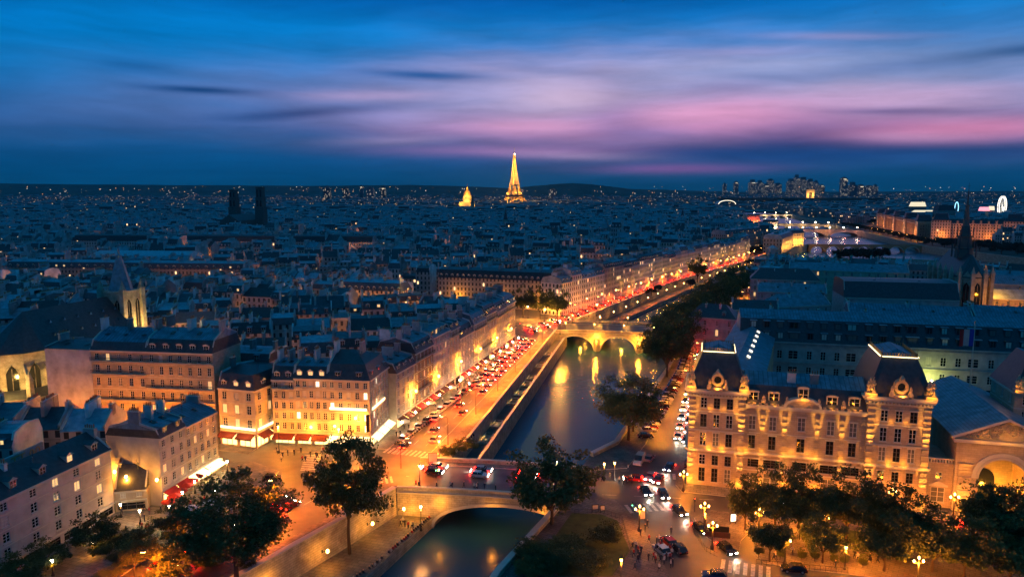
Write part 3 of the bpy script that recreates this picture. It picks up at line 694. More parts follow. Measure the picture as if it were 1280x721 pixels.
    for i in range(max(2, chims)):
        yy = rng.uniform(D*.3, D*.48); zz = z1+(top*(yy-ins)/(D/2-ins) if roof == 'mansard' else -rh+rh*2*yy/D)
        xx = rng.uniform(1.2, max(1.5, W-1.2))
        if hip and roof != 'mansard': xx = W*.5+rng.uniform(-1, 1)
        if i % 2: MB().lathe((0, 0, -.2), [(.1, 0), (.1, 1.1+rng.random()*.8), (.17, 1.2), (.17, 1.35)], 'zinc_generic', 6).build('vent_pipe', ro, (xx, yy, zz))
        else:
            a_ = MB().bar((0, 0, -.2), (0, 0, 2.4), .035, 'iron')
            for k in range(4): a_.bar((-.5+.1*k, 0, 1.5+.25*k), (.5-.1*k, 0, 1.5+.25*k), .022, 'iron')
            a_.build('aerial', ro, (xx, yy, zz), rng.random())
    if not skylights and not hip and D > 10:
        for k in range(2):
            yy = ins+(D/2-ins)*.5; o_ = inst('skylight', sky_mesh(), ro, (W*(.3+.4*k)+rng.uniform(-.5, .5), yy, (z1+top*.5 if roof == 'mansard' else h+rh*2*yy/D)+.06)); o_.rotation_euler.x = math.atan2(top if roof == 'mansard' else rh, D/2-ins)
    for i in range(chims):
        x = [.36, W-.36, W*.5][i % 3]; 
        if (i % 3 == 0 and 'L' in hip) or (i % 3 == 1 and 'R' in hip): x = W*(.35 if i % 3 == 0 else .65)
        ln = rng.choice([1.8, 2.6, 3.4]); y = D*(.3 if i < 3 else .6)+rng.random()*1.0
        inst('chimney', chim_mesh(ln, 3.0, rng.randrange(3)), ro, (x, y, z1+(top if roof=='mansard' else -rh*.5)-.6))
    return t
def litk_code(rng, lit): return 1 if rng.random() < lit*1.3 else 0
_sky = []
def sky_mesh():
    if not _sky: _sky.append(MB().box(-.5, .5, -.7, .7, 0, .14, 'frame_dark').box(-.4, .4, -.6, .6, .143, .16, 'glass_dark').mesh('skylight'))
    return _sky[0]
# ------------------------------------------------------------------ the houses one can tell apart
rng = random.Random(5)
c_ = dict(rng=rng)
street_house('long four-storey pinkish white corner house with dark slate roof and gabled dormers, bottom left', (-89, 112), (-82.9, 143), 9.5, 14, 4, [2.5, 6.5, 12.5, 17.5, 22.5, 28], wallm='plaster_white', roof='gable', rh=3.6, sides=(('L', 3),), hip='L', dormers=5, dk=1, ground=2.6, shop='plain', lit=.2, shut=.02, chims=2, ww=1.4, **c_)
street_house('tall narrow white house beside the blank orange-lit gable, red awnings at its foot', (-74.6, 146.6), (-73, 155.2), 12.5, 14.9, 4, 3, wallm='plaster_white', roof='mansard', rh=1.7, top=1.4, topm='zinc', shop='white', awn='awning_red', lit=.08, chims=3, dk=0, dormers=2, **c_)
street_house('plain house with blue metal roof at the corner by the yellow-lit terrace', (-73, 155.2), (-70.8, 167), 12, 14.6, 4, 5, wallm='plaster_cream', roof='gable', rh=2.4, roofm='zinc_blue', sides=(('R', 3),), shop='white', awn='awning_glow', lit=.12, dormers=0, chims=2, **c_)
street_house('low old house with steep dark roof squeezed beside two bright wall lamps', (-83, 143.6), (-77, 145), 7, 4.6, 1, 2, wallm='plaster_tan', roof='gable', rh=4.5, ground=2.6, dormers=0, chims=1, lit=.5, **c_)
street_house('plain pink blank-walled house standing left of the ornate long facade', (-127.5, 192.6), (-113.6, 190.2), 14, 24.5, 6, 0, wallm='gable', roof='gable', rh=1.0, topm='zinc', shop='none', dormers=0, chims=2, **c_)
street_house('ornate long tan apartment block with iron balconies and slate mansard, left part', (-113.4, 190), (-97.5, 188), 14, 24.6, 6, 5, wallm='pale_stone', rh=2.2, top=3.0, balc=(2, 4, 5), dk=2, lit=.05, topm='zinc_blue', shop='plain', chims=3, dormers=0, skylights=3, **c_)
street_house('ornate long tan apartment block with round-headed dormers, right part beside the white gable', (-97.5, 188), (-78.6, 185.4), 14, 24.6, 6, 7, wallm='pale_stone', rh=3.2, top=2.2, balc=(2, 3, 5), dk=2, lit=.05, roofm='slate', shop='plain', chims=4, dormers=5, **c_)
cafe = street_house('corner cafe house lit yellow with dark hipped roof, white neon strip round its first floor', (-77.6, 184.9), (-66.8, 181.6), 16.5, 15.6, 3, 3, wallm='plaster_cream', roof='mansard', rh=3.6, top=.8, sides=(('R', 4),), hip='R', shop='shop', awn='awning_dark', lit=.35, litk='lit', shut=0, dormers=3, dk=1, ground=4.4, chims=1, ww=1.3, topm='slate', **c_)
street_house('tall white house with flat lit attic window rising behind the corner cafe house', (-84, 201.5), (-68.5, 199), 12, 19, 5, 4, wallm='plaster_white', roof='mansard', rh=2.2, top=.6, lit=.2, dormers=2, dk=0, **c_)
b6 = street_house('narrow yellow-lit house with top balcony beside the bright street lamp', (-63.6, 185.6), (-57.4, 184.8), 12, 17.6, 5, 3, wallm='plaster_cream', rh=3.4, top=1, balc=(4,), shop='white', awn='awning_dark', lit=.05, **c_)
b7 = street_house('yellow-lit five-bay house over dark awnings, middle of the corner block', (-57.4, 184.8), (-48.3, 183.6), 12, 18.2, 5, 5, wallm='plaster_cream', rh=3.0, top=1.2, shop='white', awn='awning_dark', lit=.2, litk='white', **c_)
b8 = street_house('big corner house with white neon bands on both street fronts and dark pyramid roof', (-48.3, 183.6), (-37, 182), 15.7, 18.2, 5, 5, wallm='plaster_tan', rh=3.8, top=2.6, topm='slate', sides=(('R', 7),), hip='R', shop='white', awn='awning_glow', lit=.08, litk='white', chims=2, dk=0, dormers=2, **c_)
# neon strips and the hanging sign
for t, x0, x1, y0, y1, z in ((b8, .5, 10.6, -.35, -.2, 10.1), (b8, 11.75, 11.9, .8, 11, 10.1), (cafe, .6, 11.3, -.45, -.3, 4.9), (cafe, 11.75, 11.9, .2, 15.5, 4.9)):
    MB().box(x0, x1, y0, y1, z, z+.55, 'neon_white').build('neon_sign', t)
light('POINT', b8, (5, -2.2, 10), 160, WARM, .5); light('POINT', b8, (13.5, 6, 10), 160, WARM, .5)
light('POINT', cafe, (4, -2, 4.6), 150, WARM, .5); light('POINT', cafe, (9, -2, 4.6), 150, WARM, .5); light('POINT', cafe, (13.5, 6, 4.6), 300, AMBER, .5)
def letters(txt, m, size, name, parent, loc, rot, ext=.02, sx=1.0, vertical=False):
    cu = bpy.data.curves.new(name, 'FONT'); cu.body = '\n'.join(txt) if vertical else txt; cu.size = size; cu.extrude = ext; cu.align_x = 'CENTER'
    if vertical: cu.space_line = .82
    o = bpy.data.objects.new(name, cu); link(o); bpy.context.view_layer.update()
    me = bpy.data.meshes.new_from_object(o.evaluated_get(bpy.context.evaluated_depsgraph_get())); me.name = name
    bpy.data.objects.remove(o); me.materials.clear(); me.materials.append(MATS[m])
    return inst(name, me, parent, loc, 0, (sx, 1, 1)), rot
sg = MB().box(-.1, .1, -1.0, 0, 0, 4.6, 'sign_dark').box(-.13, -.11, -1.0, 0, 0, 4.6, 'sign_dark').build('hanging_sign', b8, (11.4, -.6, 4.7), R(-40))
o, _ = letters('HOTEL', 'neon_white', 1.05, 'lettering', sg, (-.16, -.5, 3.75), 0, vertical=True); o.rotation_euler = (R(90), 0, R(-90))
# row along the quay, near end to far end
QROW = [
 (12.2, 16.2, 5, 4, 'plaster_cream', 'mansard', 2.4, 1.0, 'first house after the neon corner, lower, pale with a zinc top', 'slate'),
 (13.0, 19.0, 5, 5, 'chimney_brick', 'mansard', 3.0, 1.4, 'dark red-brown fronted house, second along the riverside row', 'slate'),
 (13.5, 21.0, 6, 6, 'plaster_white', 'gable', 1.6, 1.0, 'tallest white-fronted house of the riverside row, nearly flat roof', 'zinc'),
 (8.5, 20.4, 6, 3, 'plaster_tan', 'mansard', 2.0, 1.0, 'narrow tan house beside the tall white one in the riverside row', 'slate'),
 (13.5, 16.0, 5, 5, 'plaster_grey', 'mansard', 3.6, 1.6, 'lower grey house under a steep dark roof, mid row by the river', 'slate'),
 (13.5, 18.2, 5, 6, 'plaster_cream', 'mansard', 3.4, 1.2, 'cream house with roof windows and balconies, sixth along the riverside row', 'zinc'),
 (12.5, 19.2, 5, 6, 'pale_stone', 'mansard', 3.4, 1.2, 'stone house with two balcony lines, seventh along the riverside row', 'slate'),
 (13.0, 18.4, 5, 6, 'plaster_cream', 'mansard', 3.4, 1.2, 'cream house next to the rounded end of the riverside row', 'slate'),
 (13.4, 18.8, 5, 6, 'pale_stone', 'mansard', 3.8, 1.4, 'end house of the riverside row, rounded blue-grey roof at the square', 'zinc_blue')]
tot = sum(q[0] for q in QROW); d0 = Vector((-32.6, 197)); dv = (Vector((1.5, 318))-d0); LR = dv.length; dv.normalize(); u = 0
for i, (wd, h, fl, co, wm, rf, rh, tp, lab, rm) in enumerate(QROW):
    wd *= LR/tot; a = d0+dv*(u+.02); b = d0+dv*(u+wd-.02); u += wd
    ex = dict(sides=(('R', 5),), hip='R') if i == 8 else {}
    if i == 2: ex['skylights'] = 3
    street_house(lab, tuple(a), tuple(b), 12.5, h, fl, co, rng, wallm=wm, roof=rf, rh=rh, top=tp, balc=(1, fl-1) if i in (1, 5, 6, 8) else ((fl-1,) if i in (3, 7) else ()), shop='white' if i in (0, 1, 2, 5) else 'some', awn=['awning_dark', 'awning_red', 'awning_dark'][i % 3], lit=.07, roofm=rm, chims=4, group='riverside row houses', **ex)
# painted wall behind the corner house
gw = thing('painted_gable', 'dark gable wall with large orange painted letters over the slate roof, far left', 'wall', (-96.5, 121), R(84))
MB().box(0, 19, 0, .5, 0, 16.6, 'plaster_grey').build('wall', gw)
o, _ = letters('DEPPE', 'graffiti', 2.6, 'painted_letters', gw, (5, -.06, 14.4), 0, .02, 1.3); o.rotation_euler.x = R(90)
o, _ = letters('TT 00', 'graffiti', 3.0, 'painted_letters', gw, (14.4, -.06, 14.2), 0, .02, 1.0); o.rotation_euler.x = R(90)
# ------------------------------------------------------------------ the floodlit headquarters with two mansard towers
E1 = Vector((.965, -.263)).normalized(); ANG1 = math.atan2(E1.y, E1.x)
pf = thing('police_headquarters', 'floodlit pale stone palace front with two mansard towers and gilded roof edges, right', 'palace', (40.3, 159.2, 0), ANG1)
TW, CW = 12.2, 24.8; TH, CH = 22.4, 19.8; PL = TW*2+CW
def facade_part(name, x0, x1, y0, h, holes, D, parent, roof_z=None):
    mb = MB(); wall_holes(mb, (x0, y0), (x1, y0), 0, h, [(a-x0, b-x0, c, d) for a, b, c, d in holes], 'pale_stone', .35)
    mb.face([(x1, y0, 0), (x1, y0+D, 0), (x1, y0+D, h), (x1, y0, h)], 'pale_stone'); mb.face([(x1, y0+D, 0), (x0, y0+D, 0), (x0, y0+D, h), (x1, y0+D, h)], 'pale_stone'); mb.face([(x0, y0+D, 0), (x0, y0, 0), (x0, y0, h), (x0, y0+D, h)], 'pale_stone')
    mb.face([(x0, y0, h), (x1, y0, h), (x1, y0+D, h), (x0, y0+D, h)], 'trim'); return mb.build(name, parent)
def uplight(parent, loc, power, size=38, a=168): light('SPOT', parent, loc, power, (1, .42, .05), .08, (R(a), 0, 0), R(size), .7)
def sconce(parent, loc, power, c=AMBER, r=.12): light('POINT', parent, loc, power, c, r)
ROWS_T = [(1.1, 3.2), (5.1, 2.3), (9.6, 3.0), (13.9, 3.0), (18.3, 2.4)]
prng = random.Random(3)
for xo, D in ((0, 15), (TW+CW, 18)):
    th = TH if xo == 0 else TH+1
    holes = []; cx = [xo+TW*(.27+.23*i) for i in range(3)]
    for z, hh in ROWS_T:
        for x in cx:
            holes.append((x-.68, x+.68, z, z+hh)); inst('window', win_mesh(1.36, hh, prng.choice(['quaydark', 'quaydark', 'shut', 'dark']), z > 4), pf, (x, -.7, z))
    facade_part('tower_wall', xo, xo+TW, -.7, th, holes, D, pf)
    for x in (xo+.05, xo+TW-1.45):   # rusticated quoins
        q = MB()
        for i in range(int(th/.62)-2):
            e = .28 if i % 2 else .16; q.box(x, x+1.4, -.7-e, -.703, .4+i*.62, .4+i*.62+.56, 'pale_stone')
        q.build('quoin', pf)
    c = MB(); 
    for z, hgt, out, ex in ((8.3, .5, .6, .2), (13.0, .25, .2, 0), (17.4, .25, .2, 0), (th-1.5, .3, .3, .1), (th-.7, .35, .7, .4), (th-.3, .5, 1.0, .6)):
        c.box(xo-ex, xo+TW+ex, -.7-out, -.702, z, z+hgt, 'trim'); 
        if z > th-2 or z < 9: c.box(xo+TW+.003, xo+TW+out, -.7, D-.9, z, z+hgt, 'trim').box(xo-out, xo-.003, -.7, D-.9, z, z+hgt, 'trim')
    for i in range(18): c.box(xo+.2+i*.68, xo+.5+i*.68, -1.5, -.71, th-1.15, th-.72, 'trim')
    c.build('cornice', pf)
    # convex mansard with a flat gilded crest
    rf = MB(); zt = th+8.1; prof = [(0, 0), (.35, 1.4), (.75, 2.9), (1.25, 4.5), (1.9, 6.2), (2.7, 8.1)]
    for (i0, h0), (i1, h1) in zip(prof, prof[1:]):
        a = [(xo+i0, -.5+i0), (xo+TW-i0, -.5+i0), (xo+TW-i0, D-1-i0), (xo+i0, D-1-i0)]; b = [(xo+i1, -.5+i1), (xo+TW-i1, -.5+i1), (xo+TW-i1, D-1-i1), (xo+i1, D-1-i1)]
        for k in range(4): l = (k+1) % 4; rf.face([(*a[k], th+h0+.2), (*a[l], th+h0+.2), (*b[l], th+h1+.2), (*b[k], th+h1+.2)], 'slate')
    i1 = 2.7; ctr = (xo+TW/2, D/2-1)
    b = [(xo+i1, -.5+i1), (xo+TW-i1, -.5+i1), (xo+TW-i1, D-1-i1), (xo+i1, D-1-i1)]
    A, B = (xo+TW/2, 4.5, zt+1.6), (xo+TW/2, D-6, zt+1.6)
    rf.face([(*b[0], zt+.2), (*b[1], zt+.2), A], 'zinc_blue'); rf.face([(*b[1], zt+.2), (*b[2], zt+.2), B, A], 'zinc_blue'); rf.face([(*b[2], zt+.2), (*b[3], zt+.2), B], 'zinc_blue'); rf.face([(*b[3], zt+.2), (*b[0], zt+.2), A, B], 'zinc_blue')
    ro = rf.build('tower_roof', pf)
    cr = MB()
    for k in range(4):
        p, q = Vector(b[k]), Vector(b[(k+1) % 4]); L = (q-p).length; n = int(L/.5); tv = (q-p)/L
        cr.bar((*p, zt+.35), (*q, zt+.35), .12, 'bronze'); cr.bar((*p, zt+1.0), (*q, zt+1.0), .06, 'bronze')
        for i in range(n+1): r_ = p+tv*(L*i/n); cr.box(r_.x-.09, r_.x+.09, r_.y-.09, r_.y+.09, zt+.2, zt+1.0, 'bronze')
        cr.bar((*p, zt+.4), (*p, zt+2.1), .07, 'bronze', .03)
        cr.box(min(p.x, q.x)-.05, max(p.x, q.x)+.05, min(p.y, q.y)-.05, max(p.y, q.y)+.05, zt+.2, zt+.26, 'neon_white') if False else None
    cr.build('roof_crest', ro)
    for k in (0, 1): 
        p, q = Vector(b[k]), Vector(b[(k+1) % 4]); out = Vector((0, -1)) if k == 0 else Vector((1, 0))
        strip_ = MB().bar((*(p+out*.3), zt+.25), (*(q+out*.3), zt+.25), .1, 'neon_white'); strip_.build('light_strip', ro)
    p, q = Vector(b[0]), Vector(b[3]); MB().bar((p.x-.3, p.y, zt+.25), (q.x-.3, q.y, zt+.25), .1, 'neon_white').build('light_strip', ro)
    for (x, y) in ((xo+TW/2, 1.6), (xo+1.8, 6), (xo+TW-1.8, 6)): sconce(ro, (x, y, zt+.9), 9, WARM)
    # round dormer and corner trophies
    d = MB(); x = xo+TW/2
    d.lathe((x, -1.2, th+.3), [(1.5, 0), (1.5, .5), (1.2, .7)], 'pale_stone', 8)
    n = 14
    for i in range(n):
        a0, a1 = 2*math.pi*i/n, 2*math.pi*(i+1)/n
        P = lambda a_, r, y: (x+r*math.cos(a_), y, th+2.6+r*math.sin(a_)*1.1)
        d.face([P(a0, .8, -1.25), P(a1, .8, -1.25), P(a1, 1.35, -1.25), P(a0, 1.35, -1.25)], 'pale_stone'); d.face([P(a0, 1.35, -1.25), P(a1, 1.35, -1.25), P(a1, 1.35, .8), P(a0, 1.35, .8)], 'pale_stone'); d.face([P(a0, .8, -1.25), P(a1, .8, -1.25), P(a1, .8, -.6), P(a0, .8, -.6)][::-1], 'pale_stone')
    d.face([P(2*math.pi*i/n, .8, -.6) for i in range(n)], 'glass_dark')
    for s_ in (-1, 1): d.lathe((x+s_*1.75, -1.2, th+.4), [(.55, 0), (.6, .6), (.3, 1.3), (.35, 1.8), (.12, 2.4)], 'pale_stone', 6)
    d.lathe((x, -1.15, th+4.0), [(.5, 0), (.55, .4), (.15, 1.1)], 'pale_stone', 6)
    d.build('round_dormer', ro)
    for sx, y in ((xo+.4, -.9), (xo+TW-.4, -.9)):
        s = MB(); s.box(sx-1.1, sx+1.1, y-.6, y+1.0, th+.25, th+1.0, 'pale_stone')
        for q in range(7): a = q*2.4; s.lathe((sx+.55*math.cos(a), y+.3+.3*math.sin(a), th+1.0+q*.32), [(.42, 0), (.5, .35), (.2, .75), (.26, 1.0), (.05, 1.3)], 'pale_stone', 5)
        s.bar((sx-1.0, y, th+1), (sx+.5, y, th+4.4), .08, 'pale_stone').bar((sx+.9, y, th+1), (sx-.3, y, th+4.0), .08, 'pale_stone')
        s.build('trophy', pf); sconce(pf, (sx, y-1.4, th+1.1), 150, AMBER)
    sconce(pf, (x, -2.6, th+1.1), 150, AMBER)
    for x in (xo+.75, xo+TW-.75): uplight(pf, (x, -2.5, 9.0), 13000, 22, 171); uplight(pf, (x, -2.5, .8), 5000, 26, 167); sconce(pf, (x, -1.8, 9.2), 55, AMBER); sconce(pf, (x, -1.7, 1.3), 120, AMBER)
    for x in (xo+TW*.385, xo+TW*.615): sconce(pf, (x, -1.5, 9.2), 60, AMBER); sconce(pf, (x, -1.35, 18.2), 22, AMBER)
    for x in (xo+TW*.16, xo+TW*.84): sconce(pf, (x, -1.35, 18.2), 18, AMBER)
# centre body
bx = [.066, .24, .72, .9]; holes = []
for f_ in bx:
    x = TW+CW*f_
    for z, hh, hw, k in ((.8, 3.2, 1.5, 'shut'), (5.3, 1.9, 1.75, 'quaydark'), (9.6, 3.1, .75, 'quaydark'), (14.0, 3.1, .75, 'shut')):
        holes.append((x-hw, x+hw, z, z+hh)); inst('window', win_mesh(2*hw, hh, k, z > 5), pf, (x, 0, z))
x = TW+CW*.48
for z, hh, hw, k in ((.8, 3.2, 1.4, 'dark'), (5.3, 2.0, 1.4, 'quaydark'), (9.6, 3.1, .8, 'quaydark'), (14.4, 3.0, .8, 'shut')):
    holes.append((x-hw, x+hw, z, z+hh)); inst('window', win_mesh(2*hw, hh, k, z > 5), pf, (x, 0, z))
facade_part('wall', TW+.01, TW+CW-.01, 0, CH, holes, 14, pf)
c = MB()
for z, hgt, out in ((4.5, .3, .25), (8.3, .5, .5), (13.2, .2, .15), (CH-.9, .3, .5), (CH-.5, .55, .9)): c.box(TW+.02, TW+CW-.02, -out, -.004, z, z+hgt, 'trim')
for i in range(20): c.box(TW+.4+i*1.2, TW+1.0+i*1.2, -.8, -.3, CH+.05, CH+.5, 'pale_stone')
c.build('cornice', pf)
for f_ in (.154, .34, .61, .81, .985, .02):
    x = TW+CW*f_; q = MB()
    for i in range(27): e = .24 if i % 2 else .13; q.box(x-.5, x+.5, -e, -.005, .4+i*.66, .4+i*.66+.6, 'pale_stone')
    q.build('pilaster', pf)
    if 0.1 < f_ < .9: uplight(pf, (x, -1.7, 9.0), 9000, 20, 171); uplight(pf, (x, -1.8, .9), 4000, 26, 168); sconce(pf, (x, -1.0, 9.1), 40, AMBER); sconce(pf, (x, -1.2, 1.8), 170, (1, .3, .015)); sconce(pf, (x, -.9, 14.0), 16, AMBER)
sconce(pf, (x, -1, 9.1), 40)
for f_ in (.41, .54): sconce(pf, (TW+CW*f_, -1.0, 9.3), 50, AMBER)
# curved pediment with its tall dormer
pd = MB(); x = TW+CW*.48; n = 12; rr_ = 3.9
for i in range(n):
    a0, a1 = math.pi*(1-i/n), math.pi*(1-(i+1)/n); P = lambda a_, r, y: (x+r*math.cos(a_), y, CH+.1+(r-2.0)*math.sin(a_)*1.15)
    pd.face([P(a0, rr_-.5, -.9), P(a1, rr_-.5, -.9), P(a1, rr_, -.9), P(a0, rr_, -.9)], 'trim'); pd.face([P(a0, rr_, -.9), P(a1, rr_, -.9), P(a1, rr_, .6), P(a0, rr_, .6)], 'trim')
    pd.face([P(a0, rr_-.5, -.6), (x+(rr_-.5)*math.cos(a0), -.6, CH), (x+(rr_-.5)*math.cos(a1), -.6, CH), P(a1, rr_-.5, -.6)], 'pale_stone')
pd.build('pediment', pf)
rf = MB(); D = 14
rf.face([(TW-.2, -.3, CH+.1), (TW+CW+.2, -.3, CH+.1), (TW+CW+.2, 1.9, CH+4.0), (TW-.2, 1.9, CH+4.0)], 'slate'); rf.face([(TW-.2, 1.9, CH+4.0), (TW+CW+.2, 1.9, CH+4.0), (TW+CW+.2, D/2, CH+6.0), (TW-.2, D/2, CH+6.0)], 'zinc_blue')
rf.face([(TW+CW+.2, D+.3, CH), (TW-.2, D+.3, CH), (TW-.2, D/2, CH+6.0), (TW+CW+.2, D/2, CH+6.0)], 'zinc_blue'); ro = rf.build('roof', pf)
for f_ in (.066, .24, .72, .9): inst('dormer', dormer_mesh(2, 0, True), ro, (TW+CW*f_, .25, CH+.75), 0, (1.15, 1, 1)); sconce(pf, (TW+CW*f_, -1.1, CH+1.2), 60)
inst('dormer', dormer_mesh(2, 0, True), ro, (TW+CW*.48, -.35, CH+1.6), 0, (1.1, 1, 1.35)); sconce(pf, (TW+CW*.48, -1.8, CH+2), 80)
for f_ in (.153, .35, .61, .81): o_ = MB(); o_.lathe((TW+CW*f_, -.4, CH+.6), [(.5, 0), (.55, .5), (.3, .8), (.35, 1.2), (.08, 1.7)], 'pale_stone', 7); o_.build('urn', ro)
for f_ in (.43, .62): inst('chimney', chim_mesh(1.8, 3.0, 1), ro, (TW+CW*f_, 3.6, CH+3.6), R(90))
# side wings behind, along the quay and to the long block
def plain_wing(name, label, cat, p0, p1, D, h, rh, cols, fl, wallm, roofm, hip='', dorm=0, z0=0, ww=1.1, skl=0, lit=.04, windows='holes', topm=None, sides=(), chim=2, rt='gable', top=1.0):
    return street_house(label, p0, p1, D, h, fl, cols, random.Random(len(label)), wallm=wallm, roof=rt, rh=rh, top=top, topm=topm or roofm, roofm=roofm, hip=hip, dormers=dorm, shop='none', ground=2.4, lit=lit, shut=.2, chims=chim, cat=cat, name=name, ww=ww, skylights=0, sides=sides)
E2 = Vector((.263, .965)).normalized()
A = Vector((51, 186)); B = Vector((87, 273))
wing = plain_wing('quay_wing', 'long teal metal roofed wing with a line of glowing roof windows behind the left tower', 'building', tuple(B), tuple(A), 14.5, 18, 3.6, 20, 3, 'pale_stone', 'zinc_blue', chim=0)
for i in range(7):
    s = MB().box(-1.1, 1.1, -.5, .5, 0, .12, 'glass_white'); o = s.build('roof_window', wing, (28+i*8, 9.6, 20.6)); o.rotation_euler.x = -math.atan2(3.6, 7.25)
# gatehouse with the great arch
G0 = Vector((40.3, 159.2))+E1*(PL+5.2)+E2*(-.4); GW = 17.5
lk = thing('gate_side_wall', 'low stone link with pediment door between the right tower and the arched gate', 'wall', tuple(Vector((40.3, 159.2))+E1*PL+E2*.6)+(0,), ANG1)
mb = MB(); wall_holes(mb, (0, 0), (5.2, 0), 0, 9.8, [(1.3, 3.9, 1.2, 4.4), (2.0, 3.2, 6.3, 7.7)], 'pale_stone'); mb.box(0, 5.2, .4, 12, 0, 9.8, 'pale_stone'); mb.build('wall', lk)
inst('window', win_mesh(2.6, 3.2, 'shut'), lk, (2.6, 0, 1.2)); inst('window', win_mesh(1.2, 1.4, 'dark'), lk, (2.6, 0, 6.3))
b_ = MB()
for i in range(9): b_.box(.3+i*.55, .55+i*.55, -.1, .2, 9.81, 10.6, 'trim')
b_.box(0, 5.2, -.2, .3, 10.61, 10.85, 'trim').build('balustrade', lk)
hd = MB(); hd.face([(.8, -.3, 5.0), (4.4, -.3, 5.0), (2.6, -.3, 5.9)], 'trim'); hd.box(.8, 4.4, -.35, -.01, 4.7, 5.0, 'trim'); hd.build('door_pediment', lk)
gt = thing('arched_gatehouse', 'temple-like gatehouse with carved pediment over one great lit arch, far right', 'gatehouse', (*G0, 0), ANG1)
mb = MB(); ah, ar, cx = 15.2, 4.3, GW/2; zs = 7.6; n = 20
mb.face([(0, 0, 0), (cx-ar, 0, 0), (cx-ar, 0, ah), (0, 0, ah)], 'pale_stone'); mb.face([(cx+ar, 0, 0), (GW, 0, 0), (GW, 0, ah), (cx+ar, 0, ah)], 'pale_stone')
for i in range(n):
    a0, a1 = math.pi*(1-i/n), math.pi*(1-(i+1)/n); P = lambda a_: (cx+ar*math.cos(a_), zs+ar*math.sin(a_))
    p, q = P(a0), P(a1); mb.face([(p[0], 0, p[1]), (q[0], 0, q[1]), (q[0], 0, ah), (p[0], 0, ah)], 'pale_stone')
    mb.face([(p[0], 0, p[1]), (p[0], 7, p[1]), (q[0], 7, q[1]), (q[0], 0, q[1])], 'pale_stone')
    for r0, r1, y in ((ar, ar+.5, -.1), (ar+.6, ar+1.4, -.22)):
        f = lambda a_, r: (cx+r*math.cos(a_), y, zs+r*math.sin(a_)); mb.face([f(a0, r0), f(a1, r0), f(a1, r1), f(a0, r1)], 'trim'); mb.face([f(a0, r1), f(a1, r1), (f(a1, r1)[0], 0, f(a1, r1)[2]), (f(a0, r1)[0], 0, f(a0, r1)[2])], 'trim')
mb.face([(cx-ar, 0, 0), (cx-ar, 7, 0), (cx-ar, 7, zs), (cx-ar, 0, zs)], 'pale_stone'); mb.face([(cx+ar, 0, 0), (cx+ar, 7, 0), (cx+ar, 7, zs), (cx+ar, 0, zs)], 'pale_stone')
mb.face([(cx-ar, 7, 0), (cx+ar, 7, 0), (cx+ar, 7, zs+ar), (cx-ar, 7, zs+ar)], 'pale_stone')
mb.face([(GW, 0, 0), (GW, 34, 0), (GW, 34, ah), (GW, 0, ah)], 'pale_stone'); mb.face([(0, 0, 0), (0, 34, 0), (0, 34, ah), (0, 0, ah)], 'pale_stone')
mb.build('wall', gt)
dr = MB(); dx = cx-1.2
for i in range(12):
    a0, a1 = math.pi*(1-i/12), math.pi*(1-(i+1)/12); dr.face([(dx, 6.9, 5.2), (dx+2.3*math.cos(a0), 6.9, 5.2+2.3*math.sin(a0)), (dx+2.3*math.cos(a1), 6.9, 5.2+2.3*math.sin(a1))], 'glass_dark')
dr.box(dx-2.3, dx+2.3, 6.86, 6.9, 0, 5.2, 'glass_dark').build('inner_door', gt)
pe = MB(); apx = ah+5.0
pe.face([(-.3, -.05, ah+.8), (GW+.3, -.05, ah+.8), (cx, -.05, apx-.5)], 'pale_stone')
for s_ in (0, 1):
    a, b = ((-1.2, ah+.75), (cx, apx+.1)) if s_ == 0 else ((cx, apx+.1), (GW+1.2, ah+.75))
    pe.hexa([(a[0], -1.0, a[1]), (b[0], -1.0, b[1]), (b[0], .3, b[1]), (a[0], .3, a[1])], [(a[0], -1.0, a[1]+.55), (b[0], -1.0, b[1]+.55), (b[0], .3, b[1]+.55), (a[0], .3, a[1]+.55)], 'trim')
pe.box(-.8, GW+.8, -.9, .3, ah, ah+.7, 'trim')
prg = random.Random(8)
for i in range(46):
    x = cx+prg.uniform(-7, 7); zz = ah+1.0+prg.random()*(1-abs(x-cx)/8.3)*2.9; pe.lathe((x, -.25, zz), [(.22, 0), (.34, .25), (.16, .55), (.2, .75), (.04, .95)], 'pale_stone', 5)
pe.build('pediment', gt)
rf = MB(); rf.face([(-1.2, -.8, ah+1.3), (cx, -.8, apx+.7), (cx, 36, apx+.7), (-1.2, 36, ah+1.3)], 'zinc'); rf.face([(cx, -.8, apx+.7), (GW+1.2, -.8, ah+1.3), (GW+1.2, 36, ah+1.3), (cx, 36, apx+.7)], 'zinc')
rf.build('roof', gt)
for x in (1.9, GW-1.9):
    q = MB()
    for i in range(14): q.box(x-1.3, x+1.3, -.3 if i % 2 else -.2, -.006, .5+i*.72, .5+i*.72+.62, 'pale_stone')
    q.build('rustic_pier', gt); uplight(gt, (x, -1.5, .6), 1500, 50); sconce(gt, (x, -1.6, 1.2), 170); sconce(gt, (x, -1.5, 9.6), 60)
sconce(gt, (cx, 3.4, 2.6), 2300, AMBER, .4); sconce(gt, (cx, -2.5, ah+1.2), 130); sconce(gt, (cx-4.5, -2.2, ah+1.0), 60); sconce(gt, (cx+4.5, -2.2, ah+1.0), 60)
fp = thing('flagpole', 'tall thin flagpole with tricolour flag beyond the gatehouse roof', 'flagpole', (111, 170, 0))
MB().bar((0, 0, 0), (0, 0, 35.5), .2, 'trim', .12).lathe((0, 0, 35.5), [(.2, 0), (.2, .3)], 'bronze', 6).build('pole', fp)
fl = MB()
